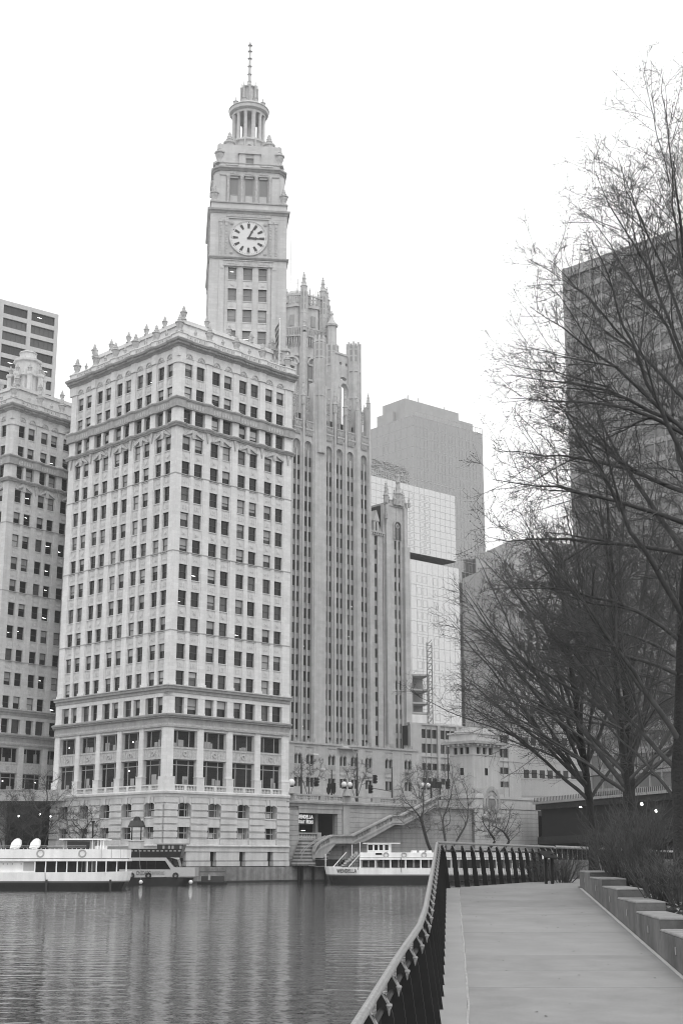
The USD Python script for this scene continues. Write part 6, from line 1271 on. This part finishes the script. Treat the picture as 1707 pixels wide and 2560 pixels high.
# ------------------------------------------------------------------ bare trees
def grow(skeleton, att, step, di, dk, iters=160, seed=1):
    """space colonisation from given limb lines towards attraction points"""
    g = np.random.default_rng(seed); nodes, par = [], []
    for line, parent_line in skeleton:
        q = np.asarray(line, float); L = np.r_[0, np.cumsum(np.linalg.norm(np.diff(q, axis=0), axis=1))]; s = np.arange(0, L[-1], step)
        pts = np.stack([np.interp(s, L, q[:, k]) for k in range(3)], 1)
        for i, p in enumerate(pts):
            if i == 0:
                if not nodes: par.append(-1); nodes.append(p)
                else: last = int(np.argmin(((np.array(nodes) - p) ** 2).sum(1)))
                if par[-1] == -1 and len(nodes) == 1: last = 0
                continue
            nodes.append(p + g.normal(0, step * .06, 3)); par.append(last); last = len(nodes) - 1
    att = np.asarray(att)
    for it in range(iters):
        N = np.array(nodes); d, i = cKDTree(N).query(att)
        on_ = d < di
        if not on_.any(): break
        vec = att[on_] - N[i[on_]]; vec /= np.linalg.norm(vec, axis=1, keepdims=True) + 1e-9
        acc = np.zeros_like(N); np.add.at(acc, i[on_], vec); who = np.unique(i[on_]); dirs = acc[who]
        dirs = dirs / (np.linalg.norm(dirs, axis=1, keepdims=True) + 1e-9) + g.normal(0, .11, dirs.shape) + [0, 0, .03]
        pn = np.array(par)[who]; prev = np.where((pn >= 0)[:, None], N[who] - N[np.maximum(pn, 0)], 0); prev /= np.linalg.norm(prev, axis=1, keepdims=True) + 1e-9
        dirs = dirs + prev * 1.0; dirs /= np.linalg.norm(dirs, axis=1, keepdims=True)
        new = N[who] + dirs * step; ok = cKDTree(N).query(new)[0] > step * .45
        if not ok.any(): break
        nodes += list(new[ok]); par += list(who[ok]); att = att[cKDTree(np.array(nodes)).query(att)[0] > dk]
        if len(att) == 0 or len(nodes) > 22000: break
    return np.array(nodes), np.array(par)
def twig_mesh(p, d, L, r, seed, bend=.35, sides=3):
    """many little tapered twigs at once: three rings each"""
    g = np.random.default_rng(seed); n = len(p); d = d / np.linalg.norm(d, axis=1, keepdims=True)
    a = np.cross(d, g.normal(size=(n, 3))); a /= np.linalg.norm(a, axis=1, keepdims=True) + 1e-9; b = np.cross(d, a)
    mid = p + d * L[:, None] * .5; d2 = d + a * (g.normal(0, bend, n))[:, None] + np.array([0, 0, .12]); d2 /= np.linalg.norm(d2, axis=1, keepdims=True); tip = mid + d2 * L[:, None] * .5
    th = np.arange(sides) * 2 * np.pi / sides; off = np.cos(th)[None, :, None] * a[:, None] + np.sin(th)[None, :, None] * b[:, None]
    V = np.stack([c[:, None] + off * (r * k)[:, None, None] for c, k in ((p, 1.), (mid, .75), (tip, .4))], 1).reshape(-1, 3)
    F = []
    for q in range(2):
        for j in range(sides): k = (j + 1) % sides; F += [[q*sides+j, (q+1)*sides+k, (q+1)*sides+j], [q*sides+j, q*sides+k, (q+1)*sides+k]]
    F = (np.array(F)[None] + (np.arange(n) * 3 * sides)[:, None, None]).reshape(-1, 3)
    return V, F, mid, tip, d2
OCT_V = np.array([[1,0,0],[-1,0,0],[0,1,0],[0,-1,0],[0,0,1],[0,0,-1]], float); OCT_F = np.array([[0,2,4],[2,1,4],[1,3,4],[3,0,4],[2,0,5],[1,2,5],[3,1,5],[0,3,5]])
def buds(p, d, s, L):
    n = len(p); d = d / np.linalg.norm(d, axis=1, keepdims=True); a = np.cross(d, [.3, .2, .9]); a /= np.linalg.norm(a, axis=1, keepdims=True) + 1e-9; b = np.cross(d, a)
    V = p[:, None] + OCT_V[None, :, 0:1] * a[:, None] * s[:, None, None] + OCT_V[None, :, 1:2] * b[:, None] * s[:, None, None] + OCT_V[None, :, 2:3] * d[:, None] * L[:, None, None]
    return V.reshape(-1, 3), (OCT_F[None] + (np.arange(n) * 6)[:, None, None]).reshape(-1, 3)
def tree(name, label, skeleton, att, r0, rt, step, di, dk, seed, spur=1.0, group=None, far=False, budn=.5, tl=(.12, .42), tr=.006):
    g = np.random.default_rng(seed + 50); N, par = grow(skeleton, att, step, di, dk, seed=seed); n = len(N)
    leaves = np.zeros(n); kids = [[] for _ in range(n)]
    for i in range(n - 1, 0, -1): kids[par[i]].append(i)
    order = []; st = [0]
    while st: i = st.pop(); order.append(i); st += kids[i]
    for i in reversed(order): leaves[i] = leaves[i] + (0 if kids[i] else 1); leaves[par[i]] += leaves[i] if par[i] >= 0 else 0
    if DEBUG: print(name, n, int(leaves[0]))
    tips = max(leaves[0], 2); pw = math.log(r0 / rt) / math.log(tips); rad = rt * np.maximum(leaves, 1) ** pw
    main = np.full(n, -1)
    for i in range(n):
        if kids[i]: main[i] = max(kids[i], key=lambda q: leaves[q])
    for i in order[1:]: rad[i] = max(rt * .8, min(rad[i], rad[par[i]] * (.992 if main[par[i]] == i else .62)))
    T = thing(name, label, 'tree', group); chains = []; st = [(0, None)]
    while st:
        i, prev = st.pop(); ch = [prev] if prev is not None else []; ch.append(i)
        while kids[i]:
            k = sorted(kids[i], key=lambda q: -leaves[q]); st += [(q, i) for q in k[1:]]; i = k[0]; ch.append(i)
        chains.append(ch)
    chains.sort(key=lambda c: -rad[c[1] if len(c) > 1 else c[0]])
    rest = MB(); fine = MB()
    for ci, ch in enumerate(chains):
        if len(ch) < 2: continue
        P = N[ch].copy(); R = rad[ch].copy(); R[0] = min(R[0], R[1] * 1.15) if ci else R[0]
        for _ in range(5): P[1:-1] = .5 * P[1:-1] + .25 * (P[:-2] + P[2:])
        if ci == 0: R[:3] *= np.array([1.45, 1.2, 1.06])[:len(R[:3])]
        sd = 10 if R[1] > .08 else 6 if R[1] > .03 else 4 if R[1] > .012 else 3
        if ci == 0 and not far: m = MB(); m.tube(P, R, 12, False); m.build('trunk', M['bark'], T, True)
        elif ci == 0: m = MB(); m.tube(P, R, 8, False); m.build('trunk', M['bark'], T, True)
        elif ci < 22 and R[1] > .03: m = MB(); m.tube(P, R, sd, False); m.build('limb', M['bark2'], T, True)
        else: (rest if R[1] > .012 else fine).tube(P, R, sd, False)
    if rest.n: rest.build('branches', M['bark2'], T, True, kind='stuff')
    idx = np.flatnonzero((rad < .03) & (par >= 0)); q = g.random(len(idx)); reps = np.floor(spur + q).astype(int); idx = np.repeat(idx, reps)
    if len(idx):
        dr = N[idx] - N[par[idx]]; dr /= np.linalg.norm(dr, axis=1, keepdims=True) + 1e-9
        t = g.random(len(idx))[:, None]; p = N[par[idx]] * t + N[idx] * (1 - t)
        side = np.cross(dr, g.normal(size=dr.shape)); side /= np.linalg.norm(side, axis=1, keepdims=True) + 1e-9
        d = dr * .6 + side * .8 + [0, 0, .15]; L = g.uniform(*tl, len(idx))
        V, F, mid, tip, d2 = twig_mesh(p, d, L, np.full(len(idx), tr), seed + 1); fine.add(V, F)
        k2 = g.random(len(idx)) < .75; s2 = np.cross(d2[k2], g.normal(size=d2[k2].shape)); s2 /= np.linalg.norm(s2, axis=1, keepdims=True) + 1e-9
        V, F, m2, t2, d3 = twig_mesh(mid[k2], d2[k2] * .5 + s2, L[k2] * .5, np.full(k2.sum(), tr * .75), seed + 2); fine.add(V, F)
        if budn:
            for pp, dd in ((tip, d2), (mid, d2), (t2, d3)):
                kk = g.random(len(pp)) < budn; V, F = buds(pp[kk], dd[kk] + g.normal(0, .4, dd[kk].shape), g.uniform(.007, .013, kk.sum()), g.uniform(.014, .03, kk.sum())); fine.add(V, F)
    fine.build('twigs', M['twig_far' if far else 'twig'], T, kind='stuff')
    return T
def cloud(n, c, r, seed, lo=None, hollow=.35, cut=None):
    g = np.random.default_rng(seed); out = []
    while len(out) < n:
        p = g.normal(size=3); p /= np.linalg.norm(p); p *= (hollow + (1 - hollow) * g.random() ** .6); p = np.array(c) + p * r
        if lo is not None and p[2] < lo: continue
        if cut is not None and not cut(p): continue
        out.append(p)
    return out
def bend_line(p, q, n, sag, g, wob):
    """a branch from p to q that rises early or droops (sag) and wobbles a little"""
    t = np.linspace(0, 1, n)[:, None]; L = np.linalg.norm(q - p); P = p + (q - p) * t + np.array([0, 0, 1.]) * (sag * L * np.sin(np.pi * t) * (1 - .35 * t))
    w = np.cumsum(g.normal(0, 1, (n, 3)), 0); w -= w[-1] * t; return P + w * wob * L / n
def side_shoots(P, R, n, lmin, lmax, g, fall=.75, up=.12, flat=.75, t0=.1):
    """start points, directions, lengths and parent radii of n shoots along a branch"""
    t = np.sort(t0 + (1 - t0) * g.random(n) ** .85); k = t * (len(P) - 1); i = np.minimum(k.astype(int), len(P) - 2); f = (k - i)[:, None]
    p = P[i] * (1 - f) + P[i + 1] * f; T = P[i + 1] - P[i]; T /= np.linalg.norm(T, axis=1, keepdims=True) + 1e-9; r = R[i] * (1 - f[:, 0]) + R[i + 1] * f[:, 0]
    s_ = np.cross(T, g.normal(size=T.shape) * [1, 1, 1.]); s_[:, 2] *= flat; s_ /= np.linalg.norm(s_, axis=1, keepdims=True) + 1e-9
    a_ = g.uniform(.6, 1.25, n)[:, None]; d = T * np.cos(a_) + s_ * np.sin(a_) + [0, 0, up]; d /= np.linalg.norm(d, axis=1, keepdims=True)
    return p, d, (lmin + (lmax - lmin) * g.random(n)) * (1 - fall * t), r
def limb_tree(name, label, base, trunk, r0, rtop, limbs, seed, d1=4.6, d2=7.0, d3=10., l1=1.9, l2=.6, l3=(.07, .24), rt=.0050, group=None, budn=.5, far=False):
    g = np.random.default_rng(seed); T = thing(name, label, 'tree', group); base = np.array(base, float)
    tp = base + np.array(trunk, float); Lt = np.r_[0, np.cumsum(np.linalg.norm(np.diff(tp, axis=0), axis=1))]; ss = np.linspace(0, Lt[-1], 26)
    P = np.stack([np.interp(ss, Lt, tp[:, k]) for k in range(3)], 1)
    for _ in range(3): P[1:-1] = .5 * P[1:-1] + .25 * (P[:-2] + P[2:])
    P[1:-1] += g.normal(0, .012, P[1:-1].shape); R = np.interp(ss / Lt[-1], [0, .03, .08, .4, 1], [r0 * 1.5, r0 * 1.12, r0, r0 * .72, rtop])
    m = MB(); m.tube(P, R, 12, False); m.build('trunk', M['bark'], T, True)
    lines = [(P[10:], R[10:])]; rest = MB(); fine = MB()
    for z0, dx, dy, z1, *opt in limbs:
        i = int(np.argmin(np.abs(P[:, 2] - base[2] - z0))); q = base + np.array([dx, dy, z1]); L = np.linalg.norm(q - P[i]); rl = min(R[i] * .6, .010 + .0105 * L); n = max(6, int(L * 2.6))
        Q = bend_line(P[i], q, n, g.uniform(.02, .14) if z1 - z0 < .5 * L else g.uniform(-.03, .06), g, .085); rr = np.linspace(rl, rt * 1.2, n) ** 1.0
        m = MB(); m.tube(Q, rr, 7, False); m.build('limb', M['bark2'], T, True); lines.append((Q, rr))
        if L > 3:      # one or two forks per limb
            for _ in range(2):
                k = int(n * g.uniform(.2, .6)); d = Q[-1] - Q[k]; e = Q[k] + d * g.uniform(.7, 1.) + g.normal(0, .15 * L, 3) * [1, 1, .8]; e[2] = min(e[2], Q[-1][2] + .3); n2 = max(5, int(np.linalg.norm(e - Q[k]) * 2.6))
                Q2 = bend_line(Q[k], e, n2, g.uniform(-.03, .08), g, .085); r2 = np.linspace(rr[k] * .75, rt, n2); rest.tube(Q2, r2, 5, False); lines.append((Q2, r2))
    sp_p, sp_d, sp_n = [], [], []; mids = []
    for Q, rr in lines:
        L = float(np.linalg.norm(np.diff(Q, axis=0), axis=1).sum()); n1 = max(2, int(L * d1)); p, d, ln, r = side_shoots(Q, rr, n1, l1 * .45, l1 * 1.25, g, .62)
        for j in range(n1):
            e = p[j] + d[j] * ln[j] + np.array([0, 0, .10 * ln[j]]); n = max(4, int(ln[j] * 4)); Q1 = bend_line(p[j], e, n, g.uniform(-.06, .06), g, .10); r1 = np.linspace(min(r[j] * .6, .004 + .0045 * ln[j]), rt * .8, n); (rest if r1[0] > .008 else fine).tube(Q1, r1, 4, False)
            mids.append((Q1, r1, ln[j]))
    P2, D2, L2 = [], [], []; SP, SD = [], []
    for Q1, r1, l in mids:
        n2 = max(1, int(l * d2)); p, d, ln, r = side_shoots(Q1, r1, n2, l2 * .4, l2 * 1.3, g, .55); P2.append(p); D2.append(d); L2.append(ln)
        n3 = max(1, int(l * d3 * .5)); p, d, ln, r = side_shoots(Q1, r1, n3, 1, 1, g, 0); SP.append(p); SD.append(d)
    P2, D2, L2 = np.vstack(P2), np.vstack(D2), np.concatenate(L2); V, F, mid, tip, dd = twig_mesh(P2, D2, L2, np.full(len(P2), rt * .85), seed + 1, .22); fine.add(V, F)
    for k in range(max(1, int(d3 * l2 * .55))):
        t = g.random(len(P2))[:, None]; SP.append(np.where(t < .5, P2 + (mid - P2) * t * 2, mid + (tip - mid) * (t * 2 - 1))); s_ = np.cross(dd, g.normal(size=dd.shape)); s_ /= np.linalg.norm(s_, axis=1, keepdims=True) + 1e-9; SD.append(dd * .6 + s_ * .8)
    SP, SD = np.vstack(SP), np.vstack(SD); V, F, m3, t3, d3_ = twig_mesh(SP, SD, g.uniform(*l3, len(SP)), np.full(len(SP), rt * .62), seed + 2, .25); fine.add(V, F)
    if budn:
        for pp, dv in ((tip, dd), (t3, d3_), (m3, d3_)):
            kk = g.random(len(pp)) < budn; V, F = buds(pp[kk], dv[kk] + g.normal(0, .4, dv[kk].shape), g.uniform(.006, .011, kk.sum()), g.uniform(.012, .026, kk.sum())); fine.add(V, F)
    if rest.n: rest.build('branches', M['bark2'], T, True, kind='stuff')
    fine.build('twigs', M['twig_far' if far else 'twig'], T, kind='stuff')
    if DEBUG: print(name, len(mids), len(P2), len(SP), fine.n)
    return T
def spread(n, H, R, seed, lo=.22, hi=.95, up=.32):
    """limbs all round a trunk of height H, longest at mid height"""
    g = np.random.default_rng(seed); out = []
    for i in range(n):
        t = lo + (hi - lo) * (i + g.random() * .6) / n; a = i * 2.4 + g.uniform(-.4, .4); r = R * (.55 + .45 * math.sin(math.pi * min(1, .25 + t * .75))) * g.uniform(.75, 1.05) * (1.05 - .55 * t)
        out.append((t * H, r * math.cos(a), r * math.sin(a), t * H + r * g.uniform(up * .6, up * 1.8)))
    return out
# the big tree at the right picture edge
A0 = np.array([6.45, 27.0, 2.35]); gA = np.random.default_rng(5)
limA = [(12.0, .5, -.4, 17.4), (11.5, -.35, .6, 15.9), (10.6, -1.1, -.5, 15.0), (9.8, -1.9, .9, 13.6), (9.6, -2.55, -.3, 12.0), (9.2, -2.9, .8, 10.9), (9.4, -3.1, -.9, 9.8), (8.0, -3.2, .5, 9.1), (7.6, -3.45, -.6, 8.2), (6.6, -3.4, 1.0, 7.4), (5.0, -3.2, -.2, 6.1), (4.2, -2.7, .8, 5.0), (2.6, -2.4, .6, 5.6), (3.4, -2.9, -1.0, 7.0), (5.6, -2.4, -1.8, 9.6), (7.0, -2.0, 2.0, 10.9), (8.6, -1.5, -1.8, 12.8), (10.8, -.8, 1.6, 14.9), (12.4, 1.3, .9, 16.6),
        (3.6, 2.6, .6, 6.6), (5.4, 2.9, -.9, 8.4), (7.2, 3.0, .7, 10.2), (9.0, 2.7, -.6, 12.2), (10.6, 2.4, .6, 14.2), (4.6, .8, 2.6, 7.6), (6.4, .4, -2.4, 9.4), (8.4, .9, 2.4, 11.6), (2.0, -1.6, .4, 3.9)]
limb_tree('near_tree', 'tallest bare tree with dark trunk and budded twigs at the right picture edge', A0, [(0, 0, 0), (.02, 0, 2.2), (.25, .1, 4.5), (.6, .2, 7.5), (.9, .3, 10.5), (.9, .3, 13.0), (.75, .2, 15.6)], .155, .012, limA, 11)
B0 = np.array([8.65, 42.0, 2.6])
limB = [(2.5, -4.6, -1.2, 5.4), (2.6, -4.4, .6, 8.4), (2.8, -3.9, 1.6, 6.9), (3.4, -3.2, -1.2, 10.6), (4.5, -1.6, 1., 12.2), (3.0, 2.6, -.5, 10.4), (5.0, 1.6, .4, 12.2), (2.7, 3.6, .9, 7.0), (2.5, 3.0, -.8, 4.8), (4.0, -4.4, -.6, 9.6), (5.2, -3.0, .9, 11.6), (6.4, -1.0, -1.4, 13.0), (3.6, -.8, 2.6, 9.0), (3.4, .4, -2.6, 8.2), (6.0, 2.4, 1.4, 11.4), (7.4, .6, .8, 13.6), (4.4, -4.6, 1.4, 8.0)]
limb_tree('forked_tree', 'thick-trunked bare tree forking low, left of the tallest tree', B0, [(0, 0, 0), (0, 0, 1.6), (-.1, 0, 2.7), (.1, .1, 5.0), (-.2, .3, 8.5), (-.3, 0, 12.4)], .20, .02, limB, 21, d1=3.6, d2=6.2, d3=7., l1=2.0, l2=.7, l3=(.1, .3), rt=.0058, budn=.25)
C1 = np.array([8.15, 46.0, 2.8])
limC = [(2.3, -4.4, -.6, 5.6), (2.6, -4.4, .5, 8.2), (3.0, -3.6, -1., 10.2), (3.6, -2.0, .9, 11.4), (4.4, .3, -.6, 12.0), (2.6, -4.2, 1.6, 6.6), (3.2, 2.4, -.9, 9.2), (2.4, 2.8, .6, 6.0), (4.0, -4.0, -.4, 9.2), (5.0, -2.8, 1.2, 11.0), (3.4, -.4, 2.4, 8.6), (3.2, .2, -2.4, 7.8), (5.4, 1.5, .4, 11.2), (2.5, -2.6, -2.0, 5.8)]
limb_tree('slim_tree', 'slim bare tree behind the farthest seat block, its branches sweeping left', C1, [(0, 0, 0), (0, 0, 1.8), (-.1, 0, 3.0), (-.4, .2, 6), (-.8, .3, 11.2)], .135, .015, limC, 31, d1=3.6, d2=6.2, d3=7., l1=2.0, l2=.7, l3=(.1, .3), rt=.0058, budn=.25)
D0 = np.array([12.6, 62.0, 2.8])
limb_tree('shaded_tree', 'dark bare tree between the slim tree and the forked tree, farther back', D0, [(0, 0, 0), (0, 0, 3.5), (-.3, 0, 8), (-.4, 0, 15)], .24, .03, spread(20, 15, 6.4, 41), 41, d1=2.8, d2=4.5, d3=5., l1=2.6, l2=1.0, l3=(.15, .4), rt=.0085, budn=0, far=True)
E0 = np.array([9.9, 35.0, 2.6])
limb_tree('edge_tree', 'bare tree partly behind the tallest tree, leaning out of the right edge', E0, [(0, 0, 0), (0, 0, 3.0), (-.3, 0, 7), (-.6, 0, 13.5)], .17, .02, spread(20, 13, 5.0, 51), 51, d1=3.3, d2=6., d3=7., l1=1.8, l2=.6, l3=(.08, .26), rt=.0052, budn=.25)
G0 = np.array([6.9, 33.5, 2.5])
limb_tree('young_tree', 'young bare tree between the tallest tree and the slim tree, its low twigs reaching left', G0, [(0, 0, 0), (-.05, 0, 2.0), (-.2, 0, 4.5), (-.3, 0, 8.6)], .085, .012, spread(16, 8.6, 3.6, 61, lo=.28), 61, d1=3.5, d2=6., d3=7., l1=1.4, l2=.5, l3=(.08, .24), rt=.005, budn=.3)
# bare trees on the far bank
def far_tree(name, label, base, H, W, r0, seed, stems, n=260, lo=.3):
    b = np.array(base, float); sk = []
    for i, s in enumerate(stems): sk.append(([b + np.array([0, 0, 0.]) if i == 0 else b + np.array([0, 0, .4]), *[b + np.array([W * x, W * y, H * z]) for x, y, z in s]], None))
    tree(name, label, sk, cloud(n * 2, b + [0, 0, H * .68], np.array([W, W, H * .42]), seed, b[2] + H * lo), r0, .016, H * .026, H * .3, H * .05, seed, 1.6, far=True, budn=0, tl=(H * .04, H * .11), tr=.014)
t1 = atY(1093, 2112, 199.0); far_tree('quay_tree', 'dark multi-stemmed bare tree on the far quay before the esplanade wall', [t1[0], 199, 2.1], 13.5, 6.5, .36, 61, [[(-.22, 0, .25), (-.35, 0, .5)], [(.2, 0, .18), (.12, 0, .45)], [(.25, 0, .14), (.5, 0, .32), (.62, 0, .42)]], 300)
for i, (x, y, Y, H, W, lab, ns) in enumerate(((97, 2150, 200.0, 12.5, 5.2, 'small bare tree left of the white block, before the dark plaza underpass', 240), (203, 2150, 193.0, 8.0, 3.2, 'little bare tree against the left face of the white block', 150), (52, 2150, 203.0, 9.0, 4.5, 'low bushy bare tree at the left edge in the dark underpass', 240), (15, 2150, 205.0, 10.0, 5.0, 'bare tree cut by the left picture edge before the underpass', 220))):
    p = atY(x, y, Y); far_tree('terrace_tree', lab, [p[0], Y, 2.1], H, W, .17, 71 + i, [[(0, 0, .3), (.05, 0, .6)], [(-.2, 0, .4)], [(.25, .1, .45)]], ns)
for i, (x, lab) in enumerate(((1226, 'crooked small bare tree below the medallion'), (1262, 'crooked small bare tree right of the medallion'))):
    p = atY(x, 2110, 205.0); far_tree('crooked_tree', lab, [p[0], 205., 2.1], 8.5, 3.0, .2, 81 + i, [[(-.3, 0, .2), (.25, 0, .42), (-.1, 0, .6)], [(.3, 0, .3)]], 70, .45)
for i, (x, n) in enumerate(((772, 1), (890, 2), (1047, 3))):
    f_ = FS.at(0, -3.5); u, z = on(f_, x, 1985); far_tree('street_tree', ('small bare tree behind the balustrade beside the first street lamp', 'small bare tree behind the tall double lamp post', 'small bare tree behind the balustrade left of the stair head lamp')[i], f_.P(u, 0, 11.5), 6.5, 3.0, .1, 91 + i, [[(0, 0, .5)], [(-.3, 0, .5)], [(.3, 0, .5)]], 60, .4)

# ------------------------------------------------------------------ shrubs
def shrub(label, c, H, W, n, seed, pale=.0):
    g = np.random.default_rng(seed); T = thing('shrub', label, 'shrub'); st = MB(); fi = MB()
    for i in range(n):
        a = g.uniform(0, 6.28); r = g.random() ** .5; h = H * g.uniform(.55, 1.05); tip = np.array([W * r * math.cos(a), W * r * math.sin(a), h]); k = g.normal(0, .07 * H, (2, 3))
        b0 = np.array([W * .25 * r * math.cos(a), W * .25 * r * math.sin(a), -.05]); P = np.array([b0, b0 * .6 + tip * .35 + k[0] + [0, 0, .1 * h], tip * .72 + k[1], tip]) + c
        t = np.linspace(0, 1, 7); s = np.linspace(0, 1, 4); Q = np.stack([np.interp(t, s, P[:, j]) for j in range(3)], 1)
        st.tube(Q, np.linspace(.011, .004, 7), 4, False)
        ii = g.integers(2, 7, 9); p = Q[ii]; d = np.tile(tip / np.linalg.norm(tip), (9, 1)) * .7 + g.normal(0, .6, (9, 3)); V, F, mid, tp, d2 = twig_mesh(p, d, g.uniform(.12, .4, 9) * H / 1.6, np.full(9, .0042), int(seed * 100 + i)); fi.add(V, F)
    st.build('stems', M['shrub'], T, kind='stuff'); fi.build('twigs', M['shrub'], T, kind='stuff')
for i, (x, y, Y, H, W, n, lab) in enumerate(((1560, 2200, 31.0, 1.5, .95, 90, 'dense pale twiggy shrub in the bed left of the tallest trunk'), (1610, 2215, 29.0, 1.7, .8, 80, 'twiggy shrub against the left side of the tallest trunk'), (1520, 2190, 35.0, 1.1, .8, 60, 'low twiggy shrub behind the upper seat blocks'), (1645, 2260, 25.5, .8, .6, 45, 'low sparse shrub at the foot of the tallest trunk'), (1695, 2230, 25.0, .9, .7, 45, 'twiggy shrub right of the tallest trunk at the picture edge'), (1405, 2195, 41.0, .9, 1.0, 60, 'low shrub around the post of the reading panel'), (1340, 2198, 42.0, .7, .8, 40, 'small shrub left of the reading panel'), (1600, 2150, 40.0, 1.9, 1.0, 60, 'tall shrub with forked pale stems behind the forked tree'))):
    p = atY(x, y, Y); shrub(lab, np.array([p[0], Y, zbed(p[0], Y) if x > 1450 else 2.55]), H, W, n, 200 + i)
# ------------------------------------------------------------------ haze
hz = usdkit.material(stage, '/World/Looks/haze', {'v': ('principled_volume', {'color': g3(.96), 'density': HAZE, 'anisotropy': .25})}, [], volume='v.volume')
if HAZE > 0:
    m = MB(); m.plan(sbox(-700, -80, 700, 800), -4.2, 172.0); p = m.build('haze', hz); p.SetCustomDataByKey('kind', 'stuff')
